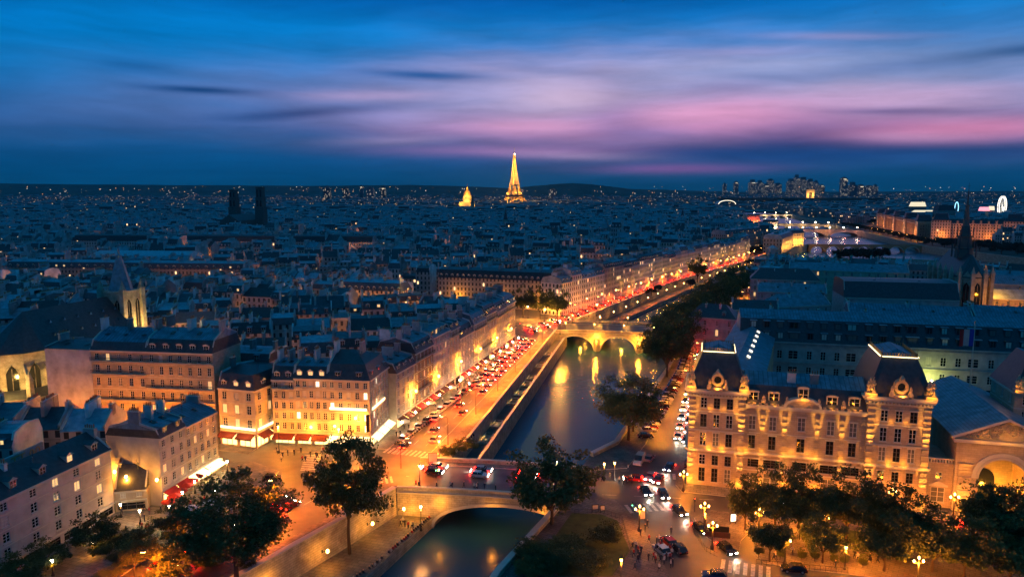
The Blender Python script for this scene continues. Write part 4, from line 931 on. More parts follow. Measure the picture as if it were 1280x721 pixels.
for i, m_ in enumerate(('flag_blue', 'plaster_white', 'flag_red')):
    for k in range(3):
        a, b = -(i*1.2+k*.4), -(i*1.2+(k+1)*.4); w_ = lambda x: .25*math.sin(x*2.3); fl.hexa([(a, w_(a), 29.9), (b, w_(b), 29.8), (b, w_(b)+.03, 29.8), (a, w_(a)+.03, 29.9)], [(a, w_(a), 34.0), (b, w_(b), 33.8), (b, w_(b)+.03, 33.8), (a, w_(a)+.03, 34.0)], m_)
fl.build('flag', fp)
# the matching pavilion past the gate, cut by the frame edge
t = street_house('edge of a matching floodlit pavilion with lit trophy, cut by the right frame edge', (111.8, 155.6), (124, 152.3), 14, 22.6, 5, 3, prng, wallm='pale_stone', rh=8, top=1, shop='none', lit=0, dormers=0, chims=0, hip='LR', sides=(('L', 3),), cat='palace', name='pavilion', topm='zinc_blue')
s = MB(); s.box(-.6, 1.6, -1.5, .1, 22.7, 23.4, 'pale_stone')
for q in range(7): a = q*2.4; s.lathe((.5+.55*math.cos(a), -.7+.3*math.sin(a), 23.4+q*.32), [(.42, 0), (.5, .35), (.2, .75), (.26, 1.0), (.05, 1.3)], 'pale_stone', 5)
s.build('trophy', t); sconce(t, (-.6, -2.2, 23.4), 90); sconce(t, (-.8, -1, 9), 90); sconce(t, (-.8, -1, 1.5), 90); sconce(t, (-.8, -1, 15), 40)
# the long dark court block behind
lb = thing('court_block', 'very long dark block with two rows of pale roof windows behind the floodlit towers', 'building', (78, 241, 0), math.atan2(-.235, .97))
LL = 118; h0 = 17; mb = MB(); holes = []; k = 0; x = 4.0; wx = []
while x < LL-3:
    wide = (k % 4 == 3); wx.append((x, 1.5 if wide else .8)); x += 5.1 if wide else 4.3; k += 1
lw = 0
for x, hw in wx:
    for z, hh in ((1.5, 2.6), (6, 2.6), (11.2, 2.8)):
        holes.append((x-hw, x+hw, z, z+hh))
        if z > 5 and lw < 56: inst('window', win_mesh(2*hw, hh, 'curt' if (int(x*7) % 5 == 0) else 'dark'), lb, (x, 0, z)); lw += 1
wall_holes(mb, (0, 0), (LL, 0), 0, h0, holes, 'plaster_grey'); mb.face([(0, 18, 0), (0, 0, 0), (0, 0, h0), (0, 18, h0)], 'plaster_grey'); mb.build('wall', lb)
b_ = MB()
for z, o_ in ((4.9, .3), (9.9, .4), (15.6, .35), (h0-.4, .8)): b_.box(0, LL, -o_, -.004, z, z+.4, 'plaster_grey')
b_.build('cornice', lb)
rf = MB(); rf.face([(-.3, -.5, h0), (LL, -.5, h0), (LL, 2.2, h0+7.2), (-.3, 2.2, h0+7.2)], 'slate'); rf.face([(-.3, 2.0, h0+7.3), (LL, 2.0, h0+7.3), (LL, 8.5, h0+9.6), (-.3, 8.5, h0+9.6)], 'zinc_blue'); rf.face([(-.3, 8.5, h0+9.6), (LL, 8.5, h0+9.6), (LL, 18, h0+5), (-.3, 18, h0+5)], 'slate')
rf.face([(-.3, 18, h0), (-.3, -.5, h0), (-.3, 2.2, h0+7.3), (-.3, 8.5, h0+9.6), (-.3, 18, h0+5)], 'gable'); ro = rf.build('roof', lb)
dm = []
for pale in ('curtain', 'glass_dark', 'shutter'):
    d = MB(); d.box(-.95, .95, 0, 2.6, 0, 2.3, 'slate').box(-.7, .7, -.04, -.004, .25, 2.05, pale).box(-.06, .06, -.08, -.043, .25, 2.05, 'frame_dark').box(-1.15, 1.15, -.3, 2.6, 2.303, 2.5, 'zinc_generic'); dm.append(d.mesh('dormer'))
drg = random.Random(2)
for x, hw in wx:
    for zz, yy in ((h0+.9, -.1), (h0+4.3, 1.05)): inst('dormer', drg.choice(dm), ro, (x, yy, zz), 0, (1.7 if hw > 1 else 1, 1, 1))
light('POINT', lb, (58, -4, 7), 900, (.75, .85, .12), .3); MB().lathe((0, 0, 0), [(.1, -6.8), (.1, 0), (.4, .2), (.1, .6)], 'lamp_white', 6).build('yard_lamp', lb, (58, -4.6, 7))
# more court roofs toward the river and beyond
pl = [('slate', 'zinc_blue'), ('zinc', 'zinc_blue'), ('slate', 'zinc')]
plain_wing('corner_tower_house', 'dark house with pale square attic tower at the quay corner beside the tree row', 'building', (74, 300), (92, 292), 14, 15, 5, 4, 3, 'plaster_grey', 'slate', hip='LR', dorm=2)
plain_wing('court_wing', 'grey-blue roofed wing just behind the long court block, left end', 'building', (96, 262), (128, 254), 12, 20, 3, 7, 4, 'plaster_grey', 'zinc', chim=4)
plain_wing('court_wing', 'zinc roofed wing behind the long court block, middle', 'building', (128, 270), (168, 258), 14, 21, 3.5, 9, 4, 'plaster_grey', 'zinc_blue', chim=5)
plain_wing('court_wing', 'zinc roofed wing behind the long court block, right end', 'building', (172, 264), (215, 250), 14, 21, 3.5, 9, 4, 'plaster_grey', 'zinc_blue', chim=5)
plain_wing('great_hall', 'big hall under a dark flat-topped roof with tall dark windows beside the chapel', 'hall', (150, 322), (196, 312), 24, 20, 7, [3+5.2*i for i in range(9)], 1, 'plaster_grey', 'slate', ww=2.4, chim=0, rt='mansard', top=.5)
plain_wing('glazed_wing', 'wing with a pale slanted glass roof between the court roofs', 'building', (118, 318), (146, 326), 13, 16, 5, 6, 3, 'plaster_grey', 'zinc', dorm=0, hip='L')
plain_wing('court_wing', 'low house with two lit windows between the courts and the quay', 'building', (98, 318), (117, 312), 12, 15, 4, 5, 3, 'plaster_tan', 'slate', lit=.2)
plain_wing('court_wing', 'dark slate pavilion roof near the island tip', 'building', (140, 420), (176, 408), 16, 17, 6, 7, 4, 'plaster_grey', 'slate', hip='LR')
plain_wing('court_range', 'pinkish lit long front with pale roofs beyond the great hall', 'building', (176, 455), (240, 432), 16, 19, 4, 14, 4, 'plaster_tan', 'zinc', chim=6)
plain_wing('court_wing', 'long low blue roof between the pinkish front and the chapel', 'building', (185, 392), (250, 372), 14, 15, 4, 12, 3, 'plaster_grey', 'zinc_blue', chim=4)
plain_wing('court_wing', 'long slate roof to the right of the chapel spire', 'building', (246, 392), (330, 366), 16, 18, 4, 14, 4, 'plaster_grey', 'zinc_blue', chim=4)
t = plain_wing('lit_court_wing', 'orange-lit court wall with dark windows right of the chapel', 'building', (232, 345), (290, 330), 14, 16, 4, 12, 3, 'pale_stone', 'zinc', chim=3)
for x in (8, 24, 40): light('POINT', t, (x, -5, 4), 900, AMBER, .3)
plain_wing('court_wing', 'island house with roof terraces near the riverside trees', 'building', (128, 372), (160, 362), 14, 16, 4, 7, 3, 'plaster_grey', 'zinc', chim=4)
ct = thing('square_chimney_tower', 'pale square tower standing by the far end of the lit quay', 'tower', (203, 560, 0)); MB().box(-3, 3, -3, 3, 0, 24, 'plaster_grey').box(-3.4, 3.4, -3.4, 3.4, 24.003, 24.8, 'trim').box(-1.2, 1.2, -3.06, -3.003, 16, 19, 'glass_dark').build('shaft', ct); MB().lathe((0, 0, 24.8), [(3.6, 0), (.2, 2.2)], 'zinc_generic', 4, R(45)).build('roof', ct)
# ------------------------------------------------------------------ gothic chapel with its spire
def gothic_window(mb, c, tdir, w_, z0, z1, m='glass_dark'):
    """pointed window standing on a wall, flat panel a little proud"""
    tx, ty = tdir; nx, ny = ty, -tx; P = lambda u, z, o: (c[0]+tx*u+nx*o, c[1]+ty*u+ny*o, z)
    zs = z1-w_*.8; pts = [(-w_/2, z0), (w_/2, z0), (w_/2, zs), (w_*.3, zs+w_*.45), (0, z1), (-w_*.3, zs+w_*.45), (-w_/2, zs)]
    mb.face([P(u, z, .05) for u, z in pts], m)
    for a, b in zip(pts, pts[1:]+pts[:1]): mb.bar(P(a[0], a[1], .12), P(b[0], b[1], .12), .13, 'church_stone')
    mb.bar(P(0, z0, .12), P(0, zs+w_*.4, .12), .09, 'church_stone'); 
def pinnacle(mb, x, y, z0, zt, r, m='church_stone'):
    mb.box(x-r, x+r, y-r, y+r, z0, zt-r*4, m); mb.lathe((x, y, zt-r*4+.003), [(r*1.5, 0), (r*1.2, r*.5), (.05, r*4)], m, 4, R(45))
sch = thing('gothic_chapel', 'tall gothic chapel with dark needle spire and pinnacled apse, right side', 'chapel', (217, 338, 0), R(-12))
W2 = 7.5; Lc = 30; hz = 27.5; mb = MB(); ap = [(-W2, 0), (-W2*.78, -4.5), (-W2*.3, -7.6), (W2*.3, -7.6), (W2*.78, -4.5), (W2, 0)]
foot = ap+[(W2, Lc), (-W2, Lc)]
for i in range(len(foot)): a, b = foot[i], foot[(i+1) % len(foot)]; mb.face([(*a, 0), (*b, 0), (*b, hz), (*a, hz)], 'church_stone')
mb.build('wall', sch)
rf = MB(); rz_ = 38
for i in range(5): rf.face([(*[q*1.05 for q in foot[i]], hz), (*[q*1.05 for q in foot[i+1]], hz), (0, 1.5, rz_)], 'slate')
rf.face([(W2*1.05, 0, hz), (W2*1.05, Lc, hz), (0, Lc, rz_), (0, 1.5, rz_)], 'slate'); rf.face([(-W2*1.05, Lc, hz), (-W2*1.05, 0, hz), (0, 1.5, rz_), (0, Lc, rz_)], 'slate'); rf.face([(W2, Lc, hz), (-W2, Lc, hz), (0, Lc, rz_)], 'church_stone')
ro = rf.build('roof', sch)
gw_ = MB()
for i in range(5):
    a, b = Vector(foot[i]), Vector(foot[i+1]); c = (a+b)/2; tdir = (b-a).normalized(); gothic_window(gw_, c, tdir, (b-a).length*.62, 9, hz-2)
for k in range(4):
    for sx, td in ((W2, Vector((0, 1))), (-W2, Vector((0, -1)))): gothic_window(gw_, Vector((sx, 4+k*7.2)), td, 4.2, 9, hz-2)
gw_.build('window', sch)
for (x, y) in ap[0:6]+[(W2, 7.6), (W2, 14.8), (W2, 22), (W2, 29), (-W2, 7.6), (-W2, 14.8), (-W2, 22), (-W2, 29)]:
    b_ = MB(); d = Vector((x, y if y < 0 else 0)).normalized() if y <= 0 else Vector((1 if x > 0 else -1, 0)); c = Vector((x, y))+d*1.2
    pinnacle(b_, c.x, c.y, 0, hz+5.5, .75); b_.box(min(x, c.x), max(x, c.x)+.01, min(y, c.y)-.3, max(y, c.y)+.3, 0, hz-1, 'church_stone'); b_.build('buttress', sch)
ga = MB()
for i in range(5):
    a, b = Vector(foot[i]), Vector(foot[i+1]); c = (a+b)/2; ga.face([(*a, hz), (*b, hz), (*c, hz+3.2)], 'church_stone')
ga.build('gable', sch)
sp = MB(); sy = 11
sp.lathe((0, sy, rz_-2.5), [(4.2, 0), (4.0, 4.5), (4.6, 4.8), (3.4, 5.2), (3.2, 10), (3.9, 10.4), (2.6, 10.8), (1.9, 15), (2.3, 15.3), (1.5, 15.7), (.8, 25), (1.1, 25.3), (.5, 25.7), (.14, 33)], 'dark_trim', 8)
for lv, r, h_ in ((4.5, 4.3, 5.6), (10.4, 3.5, 5.0), (0.5, 5.4, 7)):
    for i in range(8): a = i*math.pi/4; sp.lathe((r*math.cos(a), sy+r*math.sin(a), rz_-2.5+lv), [(.28, 0), (.24, h_*.5), (.32, h_*.55), (.03, h_)], 'slate', 4)
sp.bar((0, sy, rz_+29), (0, sy, rz_+33.5), .06, 'iron').bar((-.7, sy, rz_+32), (.7, sy, rz_+32), .06, 'iron'); sp.build('spire', sch)
light('POINT', sch, (13, -3, 21), 4500, AMBER, .4); light('POINT', sch, (15, 9, 21), 3600, AMBER, .4); light('POINT', sch, (3, -16, 19), 900, AMBER, .4); light('POINT', sch, (12, 20, 20), 1500, AMBER, .4)
# ------------------------------------------------------------------ parish church on the left with square tower
sv = thing('parish_church', 'gothic church with yellow-lit walls and long slate roof, far left', 'church', (-146, 208, 0), R(-12.5))
mb = MB(); W2 = 9.5; Lc = 36; hz = 21; ap = [(-W2, 0), (-W2*.8, -5), (-W2*.3, -8.5), (W2*.3, -8.5), (W2*.8, -5), (W2, 0)]; foot = ap+[(W2, Lc), (-W2, Lc)]
for i in range(len(foot)): a, b = foot[i], foot[(i+1) % len(foot)]; mb.face([(*a, 0), (*b, 0), (*b, hz), (*a, hz)], 'church_stone')
mb.build('wall', sv); rf = MB(); rz_ = 31.5
for i in range(5): rf.face([(*[q*1.07 for q in foot[i]], hz), (*[q*1.07 for q in foot[i+1]], hz), (0, 3, rz_)], 'slate')
rf.face([(W2*1.07, 0, hz), (W2*1.07, Lc, hz), (0, Lc, rz_), (0, 3, rz_)], 'slate'); rf.face([(-W2*1.07, Lc, hz), (-W2*1.07, 0, hz), (0, 3, rz_), (0, Lc, rz_)], 'slate'); rf.face([(W2, Lc, hz), (-W2, Lc, hz), (0, Lc, rz_)], 'church_stone')
ro = rf.build('roof', sv)
for i in range(6):
    for j in (0, 1):
        d = MB(); d.face([(-.5, -.9, 0), (.5, -.9, 0), (0, -.9, .9)], 'zinc_generic').face([(-.5, -.9, 0), (0, -.9, .9), (0, .4, .9)], 'slate').face([(.5, -.9, 0), (0, .4, .9), (0, -.9, .9)], 'slate'); f_ = .3+j*.32
        d.build('roof_vent', ro, (W2*1.07*(1-f_)+.0, 6+i*5.2+j*2, hz+(rz_-hz)*f_), R(90))
gw_ = MB()
for i in range(5):
    a, b = Vector(foot[i]), Vector(foot[i+1]); gothic_window(gw_, (a+b)/2, (b-a).normalized(), (b-a).length*.55, 9, hz-3)
for k in range(5): gothic_window(gw_, Vector((W2, 4+k*7)), Vector((0, 1)), 4, 9, hz-3)
gw_.build('window', sv)
ch_ = MB(); fa = [(q[0]*1.65, q[1]*1.7) for q in ap]; fo = fa+[(W2*1.65, Lc), (-W2*1.65, Lc)]
for i in range(len(fo)): a, b = fo[i], fo[(i+1) % len(fo)]; ch_.face([(*a, 0), (*b, 0), (*b, 9), (*a, 9)], 'church_stone')
for i in range(8): a, b, c, d = fo[i], fo[(i+1) % 8], foot[(i+1) % 8], foot[i]; ch_.face([(*a, 9), (*b, 9), (*c, 10.5), (*d, 10.5)], 'slate')
ch_.build('aisle', sv)
for (x, y) in ap+[(W2, 7), (W2, 14), (W2, 21), (W2, 28)]:
    d = Vector((x, y)).normalized() if y <= 0 else Vector((1, 0)); c = Vector((x, y))+d*6; b_ = MB(); pinnacle(b_, c.x, c.y, 0, 17, .7)
    p = Vector((x, y)); b_.bar((*c, 12), (*p, 17.5), .5, 'church_stone'); b_.build('flying_buttress', sv)
for (x, y, pw) in ((-4, -14, 1500), (9, -12, 1900), (17, 2, 1700), (16, 14, 1200), (15.5, 25, 700)): light('POINT', sv, (x, y, 13), pw, (1, .58, .12), .4)
tw = MB(); tx, ty, r = 1.5, Lc+5, 4.4; zt = 32.5
tw.box(tx-r, tx+r, ty-r, ty+r, 0, zt, 'church_stone')
for s_ in (-1, 1):
    for q in (-1, 1): pinnacle(tw, tx+s_*r, ty+q*r, 0, zt+4.5, .85)
tw.box(tx-r-.3, tx+r+.3, ty-r-.3, ty+r+.3, zt+.003, zt+.6, 'church_stone')
for sd, td in (((0, -1), Vector((1, 0))), ((1, 0), Vector((0, 1)))):
    for o_ in (-2, 2): c = Vector((tx, ty))+Vector(sd)*(r)+td*o_; gothic_window(tw, c, td, 2.4, zt-13, zt-2)
    for o_ in (-2, 2): c = Vector((tx, ty))+Vector(sd)*(r)+td*o_; gothic_window(tw, c, td, 1.4, zt-20, zt-15)
tower = tw.build('bell_tower', sv)
s = MB(); s.lathe((tx, ty, zt+.6), [(3.9, 0), (2.5, 5.5), (.9, 11.5), (.95, 12), (.3, 12.4), (.35, 13.6), (.05, 16)], 'zinc_generic', 8); s.build('spire', tower)
light('POINT', sv, (tx+8, ty-2, 18), 4800, (1, .62, .16), .3); light('POINT', sv, (tx-1, ty-9, 22), 3600, (1, .62, .2), .3)
# ------------------------------------------------------------------ the city's ordinary houses
def small_house(seed, W, D, h, wallm, kind):
    """prototype of a roofscape house: wall, roof (> chimney, dormer), party walls"""
    r = random.Random(seed); t = bpy.data.objects.new('city_house', None); link(t)
    wl = MB(); wl.wall((0, 0), (W, 0), 0, h, wallm).wall((W, D), (0, D), 0, h, wallm)
    rf = MB(); gm = MB(); rh = r.uniform(2.2, 3.2); tp = r.uniform(.6, 1.6); ins = rh*.4
    if kind == 'mansard': prof = [(-.3, h), (ins, h+rh), (D/2, h+rh+tp), (D-ins, h+rh), (D+.3, h)]; mm = ['slate_generic', 'zinc_generic', 'zinc_generic', 'slate_generic']
    elif kind == 'gable': prof = [(-.3, h), (D/2, h+rh+1.2), (D+.3, h)]; m_ = r.choice(['zinc_generic', 'slate_generic']); mm = [m_, m_]
    elif kind == 'shed': prof = [(-.2, h), (D*.3, h+rh), (D+.3, h+.6)]; mm = ['slate_generic', 'zinc_generic']
    else: prof = [(-.1, h), (-.1, h+.9), (.3, h+.9), (.3, h+.3), (D-.3, h+.3), (D-.3, h+.9), (D, h+.9), (D, h)]; mm = ['gable', 'trim', 'gable', 'zinc_generic', 'gable', 'trim', 'gable']
    for (y0, z0), (y1, z1), m_ in zip(prof, prof[1:], mm): rf.face([(0, y0, z0), (W, y0, z0), (W, y1, z1), (0, y1, z1)], m_)
    for x0, x1 in ((.0, .4), (W-.4, W)):
        up = r.uniform(.2, 1.6); pts = [(max(0, min(D, y)), z+up) for y, z in prof]
        for x in (x0, x1): gm.face([(x, 0, 0), (x, D, 0)]+[(x, y, z) for y, z in pts[::-1]], 'gable')
        for a, b in zip(pts, pts[1:]): gm.face([(x0, *a), (x1, *a), (x1, *b), (x0, *b)], 'gable')
    hz = max(z for y, z in prof)
    wl.build('wall', t); ro = rf.build('roof', t); gm.build('party_wall', t)
    for i in range(r.choice([2, 3, 3, 4])):
        big = r.random() < .4; ln = r.choice([1.8, 2.6, 3.4, 5.2]) if not big else r.uniform(4, D*.6)
        x = r.choice([.35, W-.35, W*.5]); y = r.uniform(.5, max(.6, D-ln-.5)); inst('chimney', chim_mesh(round(ln, 1), r.choice([2.2, 3.0, 3.8]), r.randrange(4)), ro, (x, y, hz-r.uniform(1.2, 1.8)))
    if kind in ('mansard', 'shed'):
        n = max(2, int(W/3.6)); lit = r.randrange(n*3)
        for i in range(n): inst('dormer', dormer_mesh(r.choice([0, 1]) if kind == 'mansard' else 0, 1 if lit == i else 0, roofm='slate_generic'), ro, ((i+.5)*W/n, .12, h+.35))
    if kind == 'flat':
        bx = r.uniform(2, W-5); MB().box(0, 3.2, 0, 3.6, 0, 2.6, 'gable', 'zinc_generic').build('roof_hut', ro, (bx, 3, h+.3))
        MB().box(0, 1.2, 0, 1, 0, 1.1, 'zinc_generic').build('vent_box', ro, (r.uniform(1, W-2), 8, h+.3))
    if r.random() < .5:
        a = MB().bar((0, 0, 0), (0, 0, 2.6), .04, 'iron')
        for k in range(4): a.bar((-.6+.1*k, 0, 1.7+.25*k), (.6-.1*k, 0, 1.7+.25*k), .025, 'iron')
        a.build('aerial', ro, (W*.4, D/2, hz))
    return t, W, D, hz
KINDS_ = ['mansard', 'gable', 'shed', 'flat']; PROTO = []
pr = random.Random(21)
WM = ['facade_plain', 'facade_cream', 'facade_warm', 'plaster']
for i in range(22):
    k = ['mansard', 'mansard', 'gable', 'shed', 'mansard', 'gable', 'flat', 'mansard'][i % 8]
    PROTO.append(small_house(100+i, pr.uniform(8, 15), 11.5, pr.uniform(14.5, 18.5), WM[i % 3], k)+(k,))
LAB = {'mansard': 'slate and zinc mansard roofed house with tall chimneys in the dark crowded roofscape', 'gable': 'ridge roofed house with tall party walls in the dark crowded roofscape',
       'shed': 'house with a sloping metal roof and small dormers in the dark crowded roofscape', 'flat': 'flat roofed pale house with a roof hut in the dark crowded roofscape'}
TREES_ = [snap(p[0]) for p in PROTO]
def off(poly_line, d): return poff(poly_line, d)
# places where no ordinary house may stand
KEEP = [
 [(-60, 60), (-90, 100), (-98, 112), (-97.5, 146), (-89, 149), (-88, 168), (-60, 176), (40, 176), (40, 60)],
 [(-128, 176), (-60, 168), (-36, 180), (4, 322), (-14, 326), (-47, 200), (-65, 199), (-68, 214), (-84, 216), (-84, 203), (-129, 208)],
 [(-166, 196), (-126, 186), (-118, 262), (-152, 268)],
 [(-20, 322), (10, 318), (40, 330), (40, 404), (36, 423), (-46, 446), (-60, 446), (-72, 424), (-30, 385)],
 [(-96, 376), (-50, 348), (-34, 372), (-70, 395)], [(-45, 150), (-40, 180), (2, 322), (24, 351), (40, 170)], [(-75, 335), (-44, 345), (-42, 362), (-75, 355)],
 [(-334, 445), (-166, 445), (-166, 475), (-334, 488)], [(-335, 545), (-245, 545), (-245, 580), (-335, 590)], [(-425, 665), (-125, 665), (-125, 695), (-425, 712)],
]
RIVER = WALL_L_DN+WALL_L_FAR+[(980, 3100)]+RIGHT_BANK[::-1]+[(640, -100), (-40, -100), (-60, 92)]+WALL_L_UP[2:]
RIVER_W = poff(WALL_L_FAR, -34)
KEEP2 = RIVER_W[:]+[(980, 3100)]+poff(RIGHT_BANK, 34)[::-1]+[(700, -100), (14, -100), (14, 349)]
def blocked(p):
    if inside(p, KEEP2): return True
    return any(inside(p, k) for k in KEEP)
placed = []; NEAR_MAX = 236
def visible(x, y, z): 
    return y > 95 and abs(x) < y*.735+22
def lay(y0, y1, x0, x1, ang, seed, street=10, rowd=11.5, court=8, hscale=(.85, 1.15), near=True, maxn=9999):
    """rows of houses wall to wall, back to back round courtyards"""
    r = random.Random(seed); ca, sa = math.cos(ang), math.sin(ang); out = []
    cx, cy = (x0+x1)/2, (y0+y1)/2; Rr = math.hypot(x1-x0, y1-y0)/2+30; v = -Rr; pair = 0
    while v < Rr:
        u = -Rr; blk = 0
        while u < Rr:
            i = r.randrange(len(PROTO)); W = PROTO[i][1]*r.uniform(.92, 1.12)
            if blk > r.uniform(60, 110): u += street; blk = 0; continue
            mx, my = u+W/2, v+rowd/2; X_, Y_ = cx+mx*ca-my*sa, cy+mx*sa+my*ca
            if x0 <= X_ <= x1 and y0 <= Y_ < y1:
                cs = [(cx+a*ca-b*sa, cy+a*sa+b*ca) for a in (u, u+W) for b in (v, v+rowd)]
                if not blocked((X_, Y_)) and not any(blocked(c) for c in cs) and r.random() < .96:
                    fl = pair % 2; ox, oy = (u, v) if not fl else (u+W, v+rowd)
                    out.append((cx+ox*ca-oy*sa, cy+ox*sa+oy*ca, ang+(math.pi if fl else 0), i, W/PROTO[i][1], r.uniform(*hscale), X_, Y_))
            u += W; blk += W
        v += rowd+(court if pair % 2 == 0 else street); pair += 1
    return out
near = lay(100, 190, -230, -86, R(6), 3, hscale=(.78, .95), court=5, street=7)+lay(186, 330, -300, 10, R(14), 5, court=5, street=7, hscale=(.8, 1.12))+lay(330, 470, -400, 60, R(-16), 7, court=6, street=8, hscale=(.85, 1.1))+lay(470, 620, -500, 120, R(8), 9, court=6, hscale=(.85, 1.12))
near = [n for n in near if visible(n[6], n[7], 15)]
near.sort(key=lambda n: math.hypot(n[6], n[7]))
far_from_near = near[NEAR_MAX:]; near = near[:NEAR_MAX]
ISL = [(152, 470), (212, 575), (292, 672), (372, 725), (425, 680), (438, 640), (388, 505), (385, 430), (330, 400), (250, 455), (190, 480)]
KEEP_SAVE = (KEEP, KEEP2); KEEP, KEEP2 = [], [(0, 0), (0, .1), (.1, 0)]
isl = [n for n in lay(400, 730, 150, 440, R(-35), 17, court=5, street=7, hscale=(.8, 1.05)) if inside((n[6], n[7]), ISL) and visible(n[6], n[7], 10)][:60]
KEEP, KEEP2 = KEEP_SAVE; near = near[:238]
GLOW = []
for k_, n in enumerate(near):
    if k_ % 6 == 3: W_ = PROTO[n[3]][1]*n[4]; GLOW.append((n[0]+math.cos(n[2])*W_/2+math.sin(n[2])*3.2, n[1]+math.sin(n[2])*W_/2-math.cos(n[2])*3.2, 3000))
for n in far_from_near[::9]: W_ = PROTO[n[3]][1]*n[4]; GLOW.append((n[0]+math.cos(n[2])*W_/2+math.sin(n[2])*3.2, n[1]+math.sin(n[2])*W_/2-math.cos(n[2])*3.2, 5500))
for n in isl:
    o = clone(TREES_[n[3]]); o.location = (n[0], n[1], 0); o.rotation_euler.z = n[2]; o.scale = (n[4], 1, n[5])
    tag(o, 'small dark roofed house of the island beyond the court roofs', 'house', 'island tip houses')
for n in near:
    o = clone(TREES_[n[3]]); o.location = (n[0], n[1], 0); o.rotation_euler.z = n[2]; o.scale = (n[4], 1, n[5])
    tag(o, LAB[PROTO[n[3]][4]], 'house', 'houses of the left bank roofscape, '+PROTO[n[3]][4]+' kind')
# the distant street row along the lit quay, and other readable long blocks
def long_block(name, label, p0, p1, D, h, rh, top, wallm, rm, tm, nch, ndorm, lamps=0, lamp_c=AMBER, pw=900, hip='', group=None, cat='building'):
    W = math.hypot(p1[0]-p0[0], p1[1]-p0[1]); t = thing(name, label, cat, (*p0, 0), math.atan2(p1[1]-p0[1], p1[0]-p0[0]), group)
    MB().wall((0, 0), (W, 0), 0, h, wallm).wall((W, 0), (W, D), 0, h, wallm).wall((W, D), (0, D), 0, h, wallm).wall((0, D), (0, 0), 0, h, wallm).build('wall', t)
    rf = MB(); ins = rh*.42; ml, mr = (ins if 'L' in hip else 0), (W-ins if 'R' in hip else W)
    lo = [(0, -.35, h), (W, -.35, h), (W, D+.35, h), (0, D+.35, h)]; mid = [(ml, ins, h+rh), (mr, ins, h+rh), (mr, D-ins, h+rh), (ml, D-ins, h+rh)]; A, B = (ml+(D*.3 if 'L' in hip else 0), D/2, h+rh+top), (mr-(D*.3 if 'R' in hip else 0), D/2, h+rh+top)
    for i in range(4): rf.face([lo[i], lo[(i+1) % 4], mid[(i+1) % 4], mid[i]], rm if i % 2 == 0 or hip else 'gable')
    rf.face([mid[0], mid[1], B, A], tm); rf.face([mid[2], mid[3], A, B], tm); rf.face([mid[1], mid[2], B], tm if 'R' in hip else 'gable'); rf.face([mid[3], mid[0], A], tm if 'L' in hip else 'gable')
    ro = rf.build('roof', t); r = random.Random(len(label)+int(W))
    for i in range(nch): inst('chimney', chim_mesh(r.choice([2.6, 5.2]), 3.8, r.randrange(4)), ro, (W*(i+.5+r.uniform(-.2, .2))/nch, D*.3, h+rh+top-2.4))
    for i in range(ndorm): inst('dormer', dormer_mesh(r.choice([0, 1, 2]) if ndorm < 8 else 1, 1 if r.random() < .06 else 0, roofm=rm), ro, ((i+.5)*W/ndorm, .12, h+.35))
    for i in range(lamps): light('POINT', t, (W*(i+.5)/lamps, -4, 6), pw, lamp_c, .3)
    return t
frg = random.Random(31); k = 0; names = ['pale', 'grey', 'cream', 'tan', 'stone', 'white']
for a, b in zip(FARROW, FARROW[1:]):
    a = Vector(a); b = Vector(b); L = (b-a).length; tv = (b-a)/L; u = 0
    while u < L-4:
        wd = min(frg.uniform(12, 19), L-u); wd = L-u if L-u-wd < 7 else wd
        h = frg.uniform(17.5, 21.5); p, q = a+tv*(u+.02), a+tv*(u+wd-.02)
        long_block('quay_house', 'lamplit riverside house in the long curving row beyond the three-arched bridge', tuple(p), tuple(q), 13, h, frg.uniform(2.4, 3.6), 1.2, 'facade_quay', frg.choice(['slate_generic', 'slate_generic', 'zinc_generic']), 'zinc_generic', 3, int(wd/3.2), group='far riverside row houses'); u += wd; k += 1
long_block('long_mansard_block', 'long block with pinkish mansard roof and a row of dormers behind the square trees', (-44, 428), (30, 404), 15, 17, 4.6, 1.2, 'facade_quay', 'slate_generic', 'zinc_generic', 7, 22, lamps=3, pw=1500, hip='R')
long_block('lit_roof_block', 'block with yellow-lit dormers at its rounded end, middle left among roofs', (-92, 372), (-56, 362), 13, 17, 4, 1.2, 'facade_cream', 'slate_generic', 'zinc_generic', 5, 11, lamps=4, pw=1100, hip='R')
light('POINT', None, (-52, 359, 19.5), 900, (1, .6, .1), .3)
long_block('lit_roof_block', 'small orange-lit block stepping down in front of the yellow-lit dormers', (-70, 338), (-44, 354), 10, 14, 2.6, 1, 'facade_warm', 'slate_generic', 'zinc_generic', 4, 6, lamps=2, pw=700)
long_block('market_hall', 'wide low hall with big pale roof far left', (-330, 560), (-250, 550), 26, 16, 3, 3, 'facade_plain', 'zinc_generic', 'zinc_generic', 0, 0)
long_block('long_school_block', 'very long low block with a regular window row, far left of the church spire', (-330, 468), (-170, 452), 15, 19, 3.5, 1.2, 'facade_warm', 'slate_generic', 'zinc_generic', 9, 30)
long_block('long_dark_block', 'long dark roofed block crossing behind the roofs, upper left', (-420, 690), (-130, 670), 18, 22, 5, 1, 'facade_plain', 'slate_generic', 'slate_generic', 10, 0)
